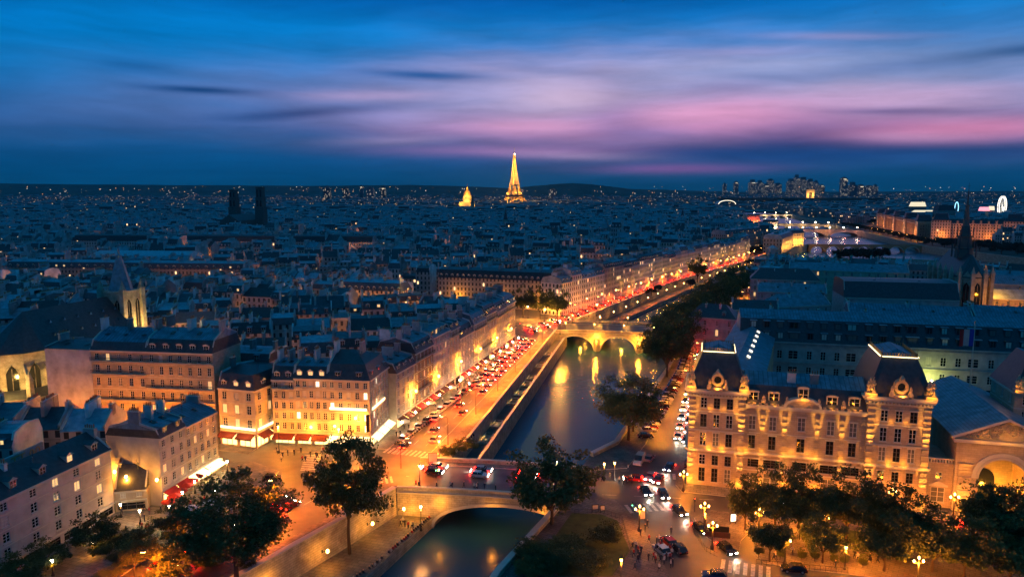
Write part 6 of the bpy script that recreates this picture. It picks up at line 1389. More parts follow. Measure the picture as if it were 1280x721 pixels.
# ------------------------------------------------------------------ trees
def tree_meshes(seed, nclump, nleaf, leaf, spread=1.0, trunk_h=.3, lm_='leaf', open_=0.0):
    """crown and trunk for a tree 1 m wide and 1 m tall in each direction; leaves are small folded faces set on limbs"""
    r = np.random.RandomState(seed); rr = random.Random(seed); tk = MB()
    tk.bar((0, 0, 0), (.01, 0, trunk_h*.55), .028, 'bark', .022, 7).bar((.01, 0, trunk_h*.55), (-.005, .01, trunk_h), .022, 'bark', .018, 7); cl = []
    nl = 7
    for i in range(nl):
        a = 2*math.pi*i/nl+rr.uniform(-.3, .3); el_ = rr.uniform(.5, 1.25); L = rr.uniform(.26, .4); p0 = Vector((0, 0, trunk_h*rr.uniform(.75, 1))); 
        p1 = p0+Vector((math.cos(a)*math.cos(el_), math.sin(a)*math.cos(el_), math.sin(el_)))*L*.6; p1.z = min(p1.z, .85)
        tk.bar(p0, p1, .014, 'bark', .009, 5)
        for k in range(4):
            b = a+rr.uniform(-.9, .9); e2 = rr.uniform(.0, 1.1); p2 = p1+Vector((math.cos(b)*math.cos(e2), math.sin(b)*math.cos(e2), math.sin(e2)))*rr.uniform(.12, .24)
            tk.bar(p1, p2, .008, 'bark', .003, 4); cl.append(p2)
            for j in range(2): q = p2+Vector((rr.uniform(-.1, .1), rr.uniform(-.1, .1), rr.uniform(-.05, .1))); tk.bar(p2, q, .004, 'bark', .0015, 3); cl.append(q)
    pts = []
    for i in range(nclump):
        if i < len(cl): c = np.array(cl[i])
        else:
            while True:
                c = r.uniform(-1, 1, 3)
                if .35 < np.dot(c, c) < 1: break
            c = np.array([c[0]*.44, c[1]*.44, trunk_h+(1-trunk_h)*.5+c[2]*(1-trunk_h)*.44])
        c[2] = min(c[2], .95); rad = r.uniform(.05, .1)*spread; n = int(nleaf*r.uniform(.5, 1.3)); d = r.normal(size=(n, 3)); d /= np.linalg.norm(d, axis=1)[:, None]
        pts.append(c+d*(r.rand(n, 1)**.45)*rad*np.array([1.25, 1.25, .75]))
    P = np.concatenate(pts); n = len(P); a = r.normal(size=(n, 3)); a /= np.linalg.norm(a, axis=1)[:, None]; b = np.cross(a, r.normal(size=(n, 3))); b /= np.linalg.norm(b, axis=1)[:, None]
    s = (leaf*r.uniform(.6, 1.3, (n, 1))); V = np.stack([P-a*s-b*s*.5, P+a*s-b*s*.5, P+a*s*.8+b*s*.6, P-a*s*.8+b*s*.6], 1).reshape(-1, 3)
    me = bpy.data.meshes.new('crown'); me.vertices.add(4*n); me.vertices.foreach_set('co', V.astype(np.float32).ravel()); me.loops.add(4*n); me.loops.foreach_set('vertex_index', np.arange(4*n, dtype=np.int32))
    me.polygons.add(n); me.polygons.foreach_set('loop_start', np.arange(0, 4*n, 4, dtype=np.int32)); me.polygons.foreach_set('loop_total', np.full(n, 4, dtype=np.int32)); me.materials.append(MATS[lm_]); me.update(calc_edges=True)
    return me, tk.mesh('trunk')
TM = {'big': [tree_meshes(1, 170, 95, .0105, 1.0, .3), tree_meshes(2, 150, 95, .0115, 1.0, .34)], 'mid': [tree_meshes(3, 120, 75, .015, 1.15, .25, 'leaf_dark'), tree_meshes(4, 120, 75, .015, 1.15, .25, 'leaf'), tree_meshes(8, 110, 75, .015, 1.2, .2, 'leaf_dark')],
      'far': [tree_meshes(5, 70, 40, .03, 1.35, .15, 'leaf_far'), tree_meshes(6, 70, 40, .03, 1.35, .15, 'leaf_far')]}
ti = 0
def tree(kind, x, y, w_, h, label, z=0.0, group=None, v=None, name='tree', trunk=True, cat='tree'):
    global ti; ti += 1; me, tm = TM[kind][(v if v is not None else ti) % len(TM[kind])]
    t = thing(name, label, cat, (x, y, z), ti*1.7, group); inst('crown', me, t, (0, 0, 0), 0, (w_*1.05, w_*1.05, h))
    if trunk: inst('trunk', tm, t, (0, 0, 0), 0, (w_*.8, w_*.8, h))
    return t
tree('big', *G(296, 730), 21.5, 20, 'widest broad tree with visible forked trunk over the red-lit road, bottom left', v=0)
tree('big', -32.6, 136.5, 17, 25, 'tall tree growing from the lower quay in front of the neon corner house', z=-5.5, v=1)
tree('mid', 8.0, 138, 19, 20, 'dark dense tree at the island end of the near bridge', z=-1, v=0)
tree('mid', 31.5, 188, 19, 19.5, 'broad tree on the island quay beside the first parked cars', v=1)
tree('mid', 34, 195, 14, 17, 'smaller tree just behind the broad quay tree', v=0)
for i, (x, y) in enumerate([(59, 256), (61, 266), (65, 276), (68, 287), (72, 297), (76, 307), (81, 318), (86, 329), (92, 341), (97, 353), (103, 365), (109, 378), (116, 392), (123, 407), (130, 423), (138, 440), (146, 458), (155, 477)]):
    tree('mid', x-2.5, y, 19, 22, 'dark bushy tree in the long row on the island quay', group='trees in the row on the island quay')
for (x, y, lab) in ((6, 383, 'left tree of the three in the square before the pinkish roof'), (15, 379, 'middle tree of the three in the square before the pinkish roof'), (24, 378, 'right tree of the three in the square before the pinkish roof')): tree('mid', x, y, 14, 19, lab, v=0)
tree('mid', 140, 540, 16, 22, 'single tall dark tree between the lit quay row and the river', v=0); tree('far', 128, 512, 9, 10, 'low tree on the lit far quay in front of the single tall tree')
for x, y in ((92, 470), (100, 487), (230, 690), (222, 678)): tree('far', x, y, 8, 8, 'small tree on the far quay pavement among lamps', group='small far quay trees')
for i, (x, y) in enumerate([(322, 700), (335, 712), (350, 722), (340, 695), (358, 705), (372, 722)]): tree('far', x, y, 19, 22, 'round dark tree on the island tip in front of the far bridges', group='island tip trees')
for i in range(11): tree('far', 262+i*11, 792+i*17, 15, 14, 'dark tree in the left bank row before the yellow-lit fronts', group='left bank riverside trees')
for (x, y, a) in along([(541, 900), (543, 925), (637, 1276), (692, 1500)], 34): tree('far', x, y, 20, 15, 'round tree along the palace quay, orange light beneath', group='palace quay trees')
for i in range(26): tree('far', 545+(i % 8)*18+(i//8)*4, 800+(i//8)*44, 24, 18, 'dark tree in the clump before the palace front at right', group='palace front trees')
for i in range(16): tree('far', -575+i*13+(i % 3)*8, 690+(i % 4)*14, 20, 20, 'dark park tree among the far left roofs', group='far left park trees')
for i in range(10): tree('far', 20+(i % 5)*18, 1130+(i//5)*30, 22, 22, 'dark courtyard tree far among the central roofs', group='courtyard trees')
for i in range(24): tree('far', 820+(i % 8)*42, 1620+(i//8)*90, 40, 19, 'dark garden tree near the fairground lights', group='palace garden trees')
tree('far', -42, 372, 9, 13, 'courtyard tree by the yellow-lit block end', v=0); tree('far', -37, 364, 8, 11, 'small tree right of the yellow-lit block end', v=1)
PT = [((931, 662), 8, 12, 'slim tree nearest the street bend, left end of the back row'), ((968, 668), 11, 15, 'second tree of the back row before the palace front'), ((1005, 672), 11, 15.5, 'third tree of the back row before the palace front'), ((1058, 676), 14, 15.5, 'widest tree of the back row before the palace front'), ((1100, 684), 12, 14, 'fifth tree of the back row before the right tower'), ((1132, 695), 12, 13, 'sixth tree of the back row, under the right tower'),
      ((962, 702), 8.5, 10.5, 'small tree over the garden kerb, front row left'), ((1028, 704), 8, 9.5, 'round small tree in the middle of the lit garden'), ((1105, 714), 11, 11.5, 'front row tree right of the garden lamp'), ((1165, 715), 11, 12, 'greenish front row tree near the dazzling lamp'), ((1205, 722), 11, 11, 'tree between the dazzling lamp and the right edge clump'),
      ((1235, 690), 13, 15, 'dark tree before the great arch, left of the edge clump'), ((1268, 700), 14, 16, 'darkest tree at the right frame edge'), ((1262, 735), 13, 13, 'lowest tree at the bottom right corner')]
for (p, w_, h, lab) in PT: tree('mid', *G(*p), w_, h, lab)
for (p, w_, h, lab) in [((60, 712), 8, 6, 'bushy small tree at the foot of the white corner house'), ((120, 690), 9, 8, 'small tree before the terrace awning, bottom left'), ((175, 706), 8, 6, 'round bush by the green-lit terrace'), ((225, 722), 9, 7, 'dark bush left of the widest tree'), ((262, 700), 8, 6, 'low tree behind the widest tree trunk'), ((330, 640), 7, 6, 'low tree beside the left bank crossing'), ((300, 625), 6, 6, 'small round tree by the lit terrace end'), ((215, 672), 7, 7, 'young tree between the red awnings and the road'), ((22, 735), 9, 6, 'shrub at the bottom left corner')]:
    tree('mid', *G(*p), w_, h, lab)
for (p, w_, h, lab, z) in [((757, 682), 7.5, 5, 'dark low conifer on the lit lawn', 0), ((700, 706), 8, 5, 'spreading shrub at the lower edge of the square', 0), ((680, 722), 8, 6, 'shrub beside the water steps, bottom centre', -2), ((738, 716), 8, 4.5, 'flat bush before the lawn lamp', 0), ((715, 690), 6, 4, 'bush between the dense tree and the lawn', 0), ((580, 566), 7, 4, 'bush at the corner where bridge and quay road meet', 0), ((560, 572), 5, 3.5, 'small planting beside the kiosk at the bridge corner', 0)]:
    tree('mid', *G(*p, z), w_, h, lab, z=z, name='shrub', cat='shrub', trunk=False)
brg = random.Random(44)
for i in range(26):
    px, py = brg.uniform(120, 345), brg.uniform(675, 735)
    if py < 735-(px-120)*.16+8 and py > 672+(px-120)*-.05: tree('mid', *G(px, py), brg.uniform(3.5, 6), brg.uniform(2.2, 4.2), 'dark bush in the thicket between the terrace and the near road', group='bushes of the bottom left thicket', name='shrub', cat='shrub', trunk=False)
for i in range(9): tree('mid', *G(brg.uniform(655, 735), brg.uniform(688, 724), -.5), brg.uniform(4, 6.5), brg.uniform(3, 4.5), 'dark shrub massed under the dense tree by the square', group='shrubs under the dense tree', z=-.5, name='shrub', cat='shrub', trunk=False)
for i, (px, py) in enumerate([(948, 697), (975, 700), (1002, 702), (1018, 702), (1042, 706), (1055, 708), (1078, 710)]): tree('mid', *G(px, py), 1.8, 3.0, 'small potted conifer in the line along the garden kerb', group='potted conifers', name='potted_conifer')
for i, (x, y, a) in enumerate(along([(552, 640), (548, 780)], 18)): tree('far', x, y, 22, 16, 'dark tree on the right bank quay behind the chapel spire', group='right bank quay trees')
# the near road on the left bank, and the island's small houses
# ------------------------------------------------------------------ lamps
lamp_post_later = []
def lamp_post(x, y, h, kind, power, c, label, z=0.0, group=None, m='lamp_orange', rz=0.0):
    t = thing('street_lamp', label, 'street lamp', (x, y, z), rz, group)
    if kind == 'lantern':
        MB().lathe((0, 0, 0), [(.28, 0), (.3, .3), (.14, .8), (.09, 1.2), (.07, h-.6), (.16, h-.5), (.05, h-.3)], 'iron', 8).build('post', t)
        MB().lathe((0, 0, h-.3), [(.12, 0), (.24, .5), (.2, .55)], m, 6).build('lantern', t); MB().lathe((0, 0, h+.253), [(.28, 0), (.06, .3), (.02, .5)], 'iron', 6).build('cap', t); light('POINT', t, (0, -.1, h-.75), power, c, .15)
    elif kind == 'triple':
        MB().lathe((0, 0, 0), [(.35, 0), (.38, .5), (.16, 1.1), (.1, h-.4)], 'iron', 8).bar((-.8, 0, h-.7), (.8, 0, h-.7), .06, 'iron').bar((0, 0, h-.5), (0, 0, h+.3), .06, 'iron').build('post', t)
        for dx, dz in ((-.8, 0), (.8, 0), (0, .6)): MB().lathe((dx, 0, h-.6+dz), [(.06, 0), (.17, .16), (.17, .32), (.05, .5)], m, 8).build('lantern', t)
        light('POINT', t, (0, -.4, h-.95), power, c, .25)
    elif kind == 'arm':
        MB().bar((0, 0, 0), (0, 0, h), .12, 'iron', .06, 6).bar((0, 0, h), (1.6, 0, h+.35), .05, 'iron').build('post', t); MB().box(1.3, 2.1, -.18, .18, h+.2, h+.42, 'iron').box(1.35, 2.05, -.14, .14, h+.1, h+.197, m).build('lamp_head', t); light('SPOT', t, (1.7, 0, h+.05), power, c, .15, size=R(148), blend=.5)
    elif kind == 'wall':
        MB().bar((0, 0, h-.5), (1.2, 0, h), .05, 'iron').box(-.12, .0, -.15, .15, h-.8, h-.2, 'iron').build('bracket', t); MB().lathe((1.3, 0, h-.45), [(.12, 0), (.3, .25), (.24, .6)], m, 6).build('lantern', t); light('POINT', t, (1.3, 0, h-.75), power, c, .15)
    return t
ordn = 'first second third fourth fifth sixth seventh eighth ninth tenth'.split()
for i, (x, y) in enumerate([(-40.6, 182.2)]+[(-32.6+34.1*f+.1, 197+121*f) for f in (.085, .23, .4, .57, .74, .91)]):
    lamp_post(x, y, 8.6, 'wall', 2300 if i else 1400, (1, .36, .018), 'orange wall lantern, %s from the neon corner along the riverside row' % ordn[i], group='wall lanterns of the riverside row', rz=R(-16) if i else R(-90))
for (x, y, h, lab, p_) in ((-85.0, 148.5, 7.5, 'dazzling wall lamp on the orange gable above the low dark roof', 2400), (-81.4, 146.3, 7.3, 'second wall lamp beside the dazzling one on the orange gable', 1500), (-74.5, 145.4, 7, 'wall lamp at the near edge of the house with red awnings', 1000), (-65.2, 193, 8.5, 'bright lamp in the side street mouth between cafe and yellow houses', 3200), (-46.5, 183, 6.2, 'pair lamp over the dark awnings behind the tall quay tree', 900), (-53, 184, 5.6, 'lamp over the first bright shop of the corner block', 900)):
    lamp_post(x, y, h, 'wall', p_*.6, (1, .36, .025), lab, rz=R(-80))
for i, (x, y) in enumerate([(-84, 179), (-100, 180), (-118, 181), (-60, 178.5), (-44, 176.5)]): lamp_post(x, y, 7, 'lantern', 6500, (1, .26, .01), 'orange lamp post on the side street pavement at the left bank corner', group='side street lamp posts')
far_l = along([(30, 384), (52, 421), (90, 484), (137, 563), (194, 652), (252, 748)], 21)
for i, (x, y, a) in enumerate(far_l): lamp_post(x+.3, y, 8.0, 'wall', 420+160*(i % 3), (1, .38, .03) if i % 4 else (1, .48, .06), 'orange lantern in the far lit row beyond the three-arched bridge', group='lanterns of the far riverside row', rz=a-R(90))
for i, (x, y, a) in enumerate(along(poff(QL, 14.3), 27, 10)): lamp_post(x, y, 7.5, 'arm', 27000, (1, .18, .005), 'arm lamp post on the river side of the quay road, %s from the near bridge' % ordn[i], rz=a+R(90), group='quay road arm lamps')
for i, (x, y, a) in enumerate(along([(x-1.5, y) for x, y in WALL_L_FAR[:6]], 34, 8)): lamp_post(x, y, 7.5, 'arm', 15000, (1, .13, .005), 'lamp post on the far quay road beside the river parapet', rz=a+R(90), group='far quay road lamps')
for i, (x, y, a) in enumerate(along(poff(WALL_L_FAR[:5], 2.0), 22, 6)):
    lamp_post(x, y, 4.3, 'wall', 130, AMBER, 'small lantern on the far quay wall above the lower walk', z=-6, rz=a-R(90), group='far quay wall lanterns')
for i, (px, py, lab) in enumerate([(457.7, 650, 'wall lantern on the lit quay wall beside the tall tree'), (401, 684, 'second wall lantern on the lit quay wall, further left'), (330, 722, 'wall lantern at the bottom of the lit quay wall'), (497, 632, 'wall lantern at the bridge end of the lit quay wall')]):
    x, y = G(px, py, -1.6); lamp_post(x+.3, y, 3.6, 'wall', 330, AMBER, lab, z=-5.5, rz=R(-28), m='lamp_orange')
for i, (x, y) in enumerate([(-62.5, 112), (-57.5, 127), (-51.5, 142)]): lamp_post_later.append((x, y))
lamp_post(-19.5, 146.5, 5.4, 'lantern', 420, WARM, 'white lamp post on the lower quay beside the bridge arch', z=-5.5, m='lamp_white')
lamp_post(*G(525, 612), 5.6, 'lantern', 500, WARM, 'lamp post on the near bridge parapet, left end'); lamp_post(*G(549, 578), 5.5, 'lantern', 700, WARM, 'lamp post beside the crossing where quay road meets bridge')
lamp_post(*G(696, 592), 3.2, 'lantern', 260, (1, .8, .3), 'small yellow lamp on the far rail of the near bridge', m='lamp_white'); lamp_post(*G(755, 600), 4, 'lantern', 300, WARM, 'lamp by the water steps at the bridge end')
for (px, py, h, kind, pw, lab) in [(880, 660, 5, 'triple', 2300, 'dazzling street lamp at the bend before the palace'), (890, 686, 5, 'triple', 1300, 'triple lamp inside the street bend island'), (948, 668, 5, 'triple', 1500, 'triple lamp under the back tree row, left'), (981, 706, 5, 'triple', 1700, 'triple lamp in the middle of the garden kerb'), (1030, 676, 5, 'triple', 1600, 'triple lamp under the back tree row, middle'), (1056, 712, 4.2, 'lantern', 1900, 'brightest garden lamp near the potted conifers'), (1088, 700, 4, 'lantern', 800, 'slim lamp right of the brightest garden lamp'), (1146, 733, 5, 'triple', 3200, 'dazzling lamp at the bottom between the front trees'), (1191, 649, 5.2, 'triple', 1700, 'triple lamp on the pavement left of the great arch'), (1114, 641, 5, 'triple', 1600, 'triple lamp before the right tower door'), (854, 614, 4.4, 'triple', 1700, 'triple lamp at the left tower corner'), (799, 664, 5, 'triple', 1500, 'triple lamp beside the notice board on the square'), (776, 731, 4.6, 'lantern', 1300, 'lamp at the bottom by the lawn edge'), (768, 600, 4.2, 'lantern', 300, 'lamp on the plaza beside the parked van'), (998, 660, 4.5, 'triple', 1300, 'wall-side triple lamp before the palace centre'), (940, 652, 4.5, 'triple', 1200, 'wall-side triple lamp left of the palace centre'), (1235, 668, 5, 'triple', 1500, 'triple lamp behind the dark tree before the arch')]:
    x, y = G(px, py); lamp_post(x, y, h, kind, pw*.95, (1, .26, .012), lab, m='lamp_orange')
for i, (x, y, a) in enumerate(along([(38, 190), (66, 262), (84, 322), (118, 396), (160, 478)], 24, 6)): lamp_post(x, y, 6.5, 'arm', 8000, (1, .28, .012), 'arm lamp among the parked cars on the island quay', rz=a-R(90), group='island quay arm lamps')
for i, (x, y, a) in enumerate(along([(21, 343.5), (79, 328.5)], 14, 5)):
    for k, dy in enumerate((0, 22)): lamp_post(x+dy*.24, y+dy, 4.6, 'lantern', 600, AMBER, 'lantern on the %s rail of the three-arched bridge' % ('near', 'far')[k], group='bridge rail lanterns %s' % ('near', 'far')[k])
for i, (px, py, lab, pw) in enumerate([(700, 418, 'big white globe lamp at the left end of the three-arched bridge', 1500), (681, 402, 'white globe lamp in the middle of the square', 1500), (746, 395, 'white globe lamp by the road beyond the square', 1100), (660, 398, 'lamp by the square corner house', 1300), (694, 395, 'lamp among the terraces under the square trees', 1500), (712, 390, 'lamp at the foot of the far row\'s first house', 1500), (668, 385, 'lamp under the left square tree', 1400), (655, 385, 'leftmost lamp of the square', 1200)]):
    x, y = G(px, py); lamp_post(x, y, 6.5, 'lantern', pw*5, (1, .36, .03), lab, m='lamp_white')
for i, (x, y) in enumerate([(-43, 335), (-60, 345), (-100, 350), (-110, 345), (-140, 420), (-20, 470), (-60, 500), (10, 520), (-200, 480), (-230, 330), (-180, 300), (-260, 420), (30, 470), (-12, 560), (-150, 215), (-178, 260), (-52, 250), (-75, 280)]):
    lamp_post(x, y, 7, 'lantern', 3600, (1, .36, .1), 'street lamp hidden in a gap between roofs, its glow on the walls', group='back street lamps')
for x, y, p_ in GLOW: lamp_post(x, y, 9, 'lantern', p_, (1, .3, .05), 'street lamp down between the dark roofs, its orange glow on nearby walls', group='lamps between the roofs')
for i, (px, py) in enumerate([(520, 352), (528, 345), (640, 312), (646, 304), (110, 262), (106, 258), (114, 266), (560, 400), (1017, 330), (990, 325)]):
    x, y = G(px, py, 10); lamp_post(x, y, 12, 'arm', 9000 if y > 500 else 4000, (1, .34, .08), 'far street lamp whose orange glow fills a street gap', group='far street glow lamps')
for i in range(9): x, y = 545+i*9.5, 930+i*40; lamp_post(x, y, 8, 'arm', 9000, ORANGE, 'orange lamp on the palace quay by the river', group='palace quay lamps')
for i, (px, py) in enumerate([(940, 276), (1056, 275), (1048, 280), (1030, 290), (1090, 285), (1102, 290)]):
    x, y = G(px, py); lamp_post(x, y, 10, 'arm', 4000, AMBER, 'bright lamp by the distant bridges', group='distant bridge lamps')
for i, (x, y) in enumerate(lamp_post_later+[(-40, 160), (-27, 168)]): lamp_post(x, y, 7.5, 'arm', 21000, (1, .18, .005), 'orange arm lamp over the near quay road, %s from the bottom edge' % ordn[i], group='near quay road lamps')
# a string of lamps climbing the avenue to the triumphal arch
for i in range(9):
    f = i/8; x, y = px2x(1012+f*32, 4150-f*1500), 4150-f*1500; lamp_post(x, y, 60-f*35, 'arm', 1.3e4, (1, .6, .35), 'lit avenue lamp below the triumphal arch', group='avenue lamps')
# ------------------------------------------------------------------ vehicles
def car_meshes(paint, van=False):
    """side profile lofted across the width, with tucked cabin"""
    L, W = (4.3, 1.75) if not van else (5.0, 1.95); hh = 1.45 if not van else 2.3; b = MB()
    low = [(-L/2, .3), (-L/2, .72), (-L/2+.15, .86), (-.95, .93), (L/2-1.0, .9), (L/2-.2, .74), (L/2, .55), (L/2, .3)] if not van else [(-L/2, .35), (-L/2, 1.2), (L/2-1.1, 1.25), (L/2-.15, 1.0), (L/2, .7), (L/2, .35)]
    for i in range(len(low)-1): b.face([(low[i][0], W/2, low[i][1]), (low[i+1][0], W/2, low[i+1][1]), (low[i+1][0], -W/2, low[i+1][1]), (low[i][0], -W/2, low[i][1])], paint)
    for s in (-1, 1): b.face([(x, s*W/2, z) for x, z in (low if s < 0 else low[::-1])], paint)
    b.face([(-L/2, -W/2, .3), (L/2, -W/2, .3), (L/2, W/2, .3), (-L/2, W/2, .3)], 'tyre')
    cab = [(-L/2+.25, .88), (-L/2+.75, hh), (.35, hh), (L/2-1.35, .9)] if not van else [(-L/2+.03, 1.21), (-L/2+.1, hh), (L/2-1.9, hh), (L/2-1.0, 1.25)]
    t = .16 if not van else .08; g = MB()
    P = lambda i, s: (cab[i][0], s*(W/2-(t if i in (1, 2) else .02)), cab[i][1])
    b.face([P(1, -1), P(2, -1), P(2, 1), P(1, 1)], paint)
    g.face([P(2, -1), P(3, -1), P(3, 1), P(2, 1)], 'glass_dark')
    (b if van else g).face([P(0, -1), P(1, -1), P(1, 1), P(0, 1)], paint if van else 'glass_dark')
    for s in (-1, 1): (b if van else g).face([P(0, s), P(3, s), P(2, s), P(1, s)], paint if van else 'glass_dark')
    for x in (-.35,): 
        if not van: b.box(x, x+.09, -W/2+.05, W/2-.05, .9, hh-.02, paint)
    wh_ = MB(); wh_.lathe((0, 0, -.1), [(.32, 0), (.33, .2)], 'tyre', 12).lathe((0, 0, .101), [(.2, 0), (.16, .03)], 'rim', 8)
    return b.mesh('body'), g.mesh('window_glass'), wh_.mesh('wheel'), L, W
def _lm(m, s): return MB().box(-.04, .04, -.2*s, .2*s, -.08*s, .08*s, m).mesh('light')
LMS = {k: _lm(k, 1.0) for k in ('tail_dull', 'lens')}; LMS['tail_light'] = _lm('tail_light', 1.35); LMS['head_light'] = _lm('head_light', 1.15)
CARS = [car_meshes('car_paint_%d' % i) for i in range(6)]; VAN = car_meshes('car_paint_5', True)
def car(proto, x, y, ang, mode, label, group=None, z=.02, beam=0, name='car', cat='car'):
    body, gl, wl_, L, W = proto; t = thing(name, label, cat, (x, y, z), ang, group); inst('body', body, t); inst('window_glass', gl, t)
    for sx in (-1, 1):
        for sy in (-1, 1): o = inst('wheel', wl_, t, (sx*L*.3, sy*(W/2-.1), .33)); o.rotation_euler.x = R(-90*sy) if sy > 0 else R(90)
    for sy in (-1, 1): inst('headlight', LMS['head_light' if mode else 'lens'], t, (L/2+.02, sy*W*.36, .62)); inst('tail_light', LMS['tail_light' if mode else 'tail_dull'], t, (-L/2-.02, sy*W*.38, .7))
    if beam:
        light('SPOT', t, (L/2+.25, 0, .75), beam, (1, .85, .62), .2, (R(82), 0, R(-90)), R(100), .8)
    return t
crg = random.Random(9)
def cline(line, step, mode, label, group, start=0.0, rev=False, jitter=.0, beam=0, z=.02, skip=.0, z0=None):
    for x, y, a in along(line, step, start):
        if crg.random() < skip: continue
        car(CARS[crg.choice([0, 0, 1, 1, 2, 2, 3, 4, 5])], x+crg.uniform(-jitter, jitter), y+crg.uniform(-jitter, jitter), a+(math.pi if rev else 0)+crg.uniform(-.02, .02), mode, label, group, z, beam)
for k, d in enumerate((4.1, 7.1, 10.1)):
    far_half = [(-33.2+34.8*.42, 178+151*.42), (-33.2+34.8*.98, 178+151*.98)]; near_half = [(-33.2, 178), (-33.2+34.8*.42, 178+151*.42)]
    cline(poff(far_half, d), 7.2, 1, 'car with bright red tail lights queueing toward the three-arched bridge', 'cars queueing on the quay road', start=crg.uniform(0, 5), jitter=.3)
    cline(poff(near_half, d), 24, 1, 'car with red tail lights on the open orange-lit quay road', 'cars on the open quay road', start=crg.uniform(2, 20), jitter=.4)
fr = [(11, 340), (22, 358), (33, 378), (66, 436), (121, 542), (181, 640), (236, 724)]
for d in (-2, 1.5, 5): cline(poff(fr, -6+d), 12.5, 1, 'small red-lit car on the far curving quay road', 'cars on the far quay road', start=crg.uniform(0, 8), jitter=.5)
for d in (-2.5, .8): cline(poff([(-64, 112), (-55, 130), (-46, 150)], d), 7.5, 1, 'red-lit car under the widest tree on the near quay road', 'cars under the widest tree', start=crg.uniform(0, 4))
for d in (-1.8, 1.5): cline(poff([(-22, 165.5), (16, 158)], d), 11, 1, 'car crossing the near bridge, red tail lights toward the left bank', 'cars on the near bridge', start=4, z=.56, rev=False)
cline([(46, 184), (56, 218), (70, 262)], 8.5, 1, 'car with white headlights on the island quay road', 'headlit cars on the island quay road', rev=True, beam=450, start=3)
cline([(43, 182), (53, 216), (64, 250), (80, 300), (112, 384)], 9, 1, 'car with white headlights in the outer island lane', 'headlit cars in the outer island lane', rev=True, start=8, beam=300)
cline([(38.5, 168), (33, 158), (33.5, 148), (37, 136), (42, 121)], 8.5, 1, 'headlit car coming down the street past the square', 'headlit cars past the square', beam=380, start=1)
cline([(34, 165), (29.5, 155), (30.5, 146)], 9, 1, 'headlit car in the inner lane beside the square', 'headlit cars beside the square', beam=300, start=4)
cline([(30, 159.5), (14, 160.5), (-20, 166)], 12, 1, 'headlit car turning onto the near bridge', 'headlit cars turning onto the near bridge', beam=300, start=2, z=.3)
cline([(50, 148), (75, 142), (105, 134)], 19, 1, 'headlit car passing before the palace front', 'headlit cars before the palace', beam=250, start=6)
cline([(160, 482), (250, 640)], 9, 1, 'tiny red-lit car by the island tip', 'cars by the island tip', jitter=2)
for i, (x, y, a) in enumerate(along(poff([(-35, 190), (1.2, 316)], 5.9), 5.5)):
    if crg.random() < .93: car(CARS[crg.choice([0, 1, 1, 2, 2, 5])], x, y, a, 0, 'car parked along the riverside row kerb beside the bright shops', 'cars parked along the riverside row')
for i, (x, y, a) in enumerate(along([(36.2, 190), (63.5, 264), (80, 316)], 2.75)):
    if crg.random() < .95: car(CARS[crg.choice([0, 0, 1, 2, 5, 5, 3])], x+.3, y, a-R(68), 0, 'car parked nose-in on the island quay between trees and road', 'cars parked on the island quay')
car(VAN, *G(799, 579), R(246), 0, 'white van parked on the plaza at the bridge corner', name='van', cat='van', beam=0)
car(CARS[5], *G(827, 690), R(110), 0, 'white hatchback parked beside the red car at the square'); car(CARS[3], *G(836, 680), R(108), 0, 'dark red car parked beside the white hatchback'); car(CARS[1], *G(848, 688), R(104), 0, 'small dark car parked right of the white hatchback'); car(CARS[0], *G(812, 575), R(60), 0, 'grey car parked behind the white van')
car(CARS[1], *G(992, 714), R(172), 0, 'black car waiting on the curved drive below the garden'); car(CARS[4], *G(893, 722), R(170), 0, 'blue car half cut by the bottom edge'); car(CARS[1], *G(860, 582), R(75), 0, 'dark car at the left tower side'); car(CARS[1], *G(340, 600), R(15), 0, 'dark car turning at the left bank corner')
# scooters
sc_m = MB(); sc_m.bar((-.55, 0, .35), (.5, 0, .35), .12, 'cloth_dark').bar((.5, 0, .3), (.35, 0, 1.0), .07, 'car_paint_1').bar((.35, -.3, 1.0), (.35, .3, 1.0), .03, 'iron').hexa([(-.6, -.14, .6), (.1, -.14, .55), (.1, .14, .55), (-.6, .14, .6)], [(-.6, -.1, .78), (.1, -.1, .72), (.1, .1, .72), (-.6, .1, .78)], 'tyre'); scm = sc_m.mesh('frame')
swm = MB(); swm.lathe((0, 0, -.05), [(.24, 0), (.26, .03), (.26, .08), (.24, .1)], 'tyre', 10); swm = swm.mesh('wheel')
def scooter(x, y, a, label, group):
    t = thing('scooter', label, 'scooter', (x, y, .13), a, group); inst('frame', scm, t)
    for u in (-.6, .6): o = inst('wheel', swm, t, (u, 0, .26)); o.rotation_euler.x = R(90)
for (x, y, a) in along([G(958, 668), G(1090, 684)], 1.5): scooter(x, y, R(75)+crg.uniform(-.15, .15), 'scooter parked in the row under the back trees', 'scooters under the back trees')
for (x, y, a) in along([G(566, 560), G(590, 545)], 1.3): scooter(x, y, a+R(90), 'scooter parked by the parapet at the start of the dark strip', 'scooters by the parapet')
for (x, y, a) in along([(-31.5, 184), (-24, 208)], 1.6): scooter(x+1, y, a+R(90), 'scooter parked outside the first riverside shops', 'scooters by the riverside shops')
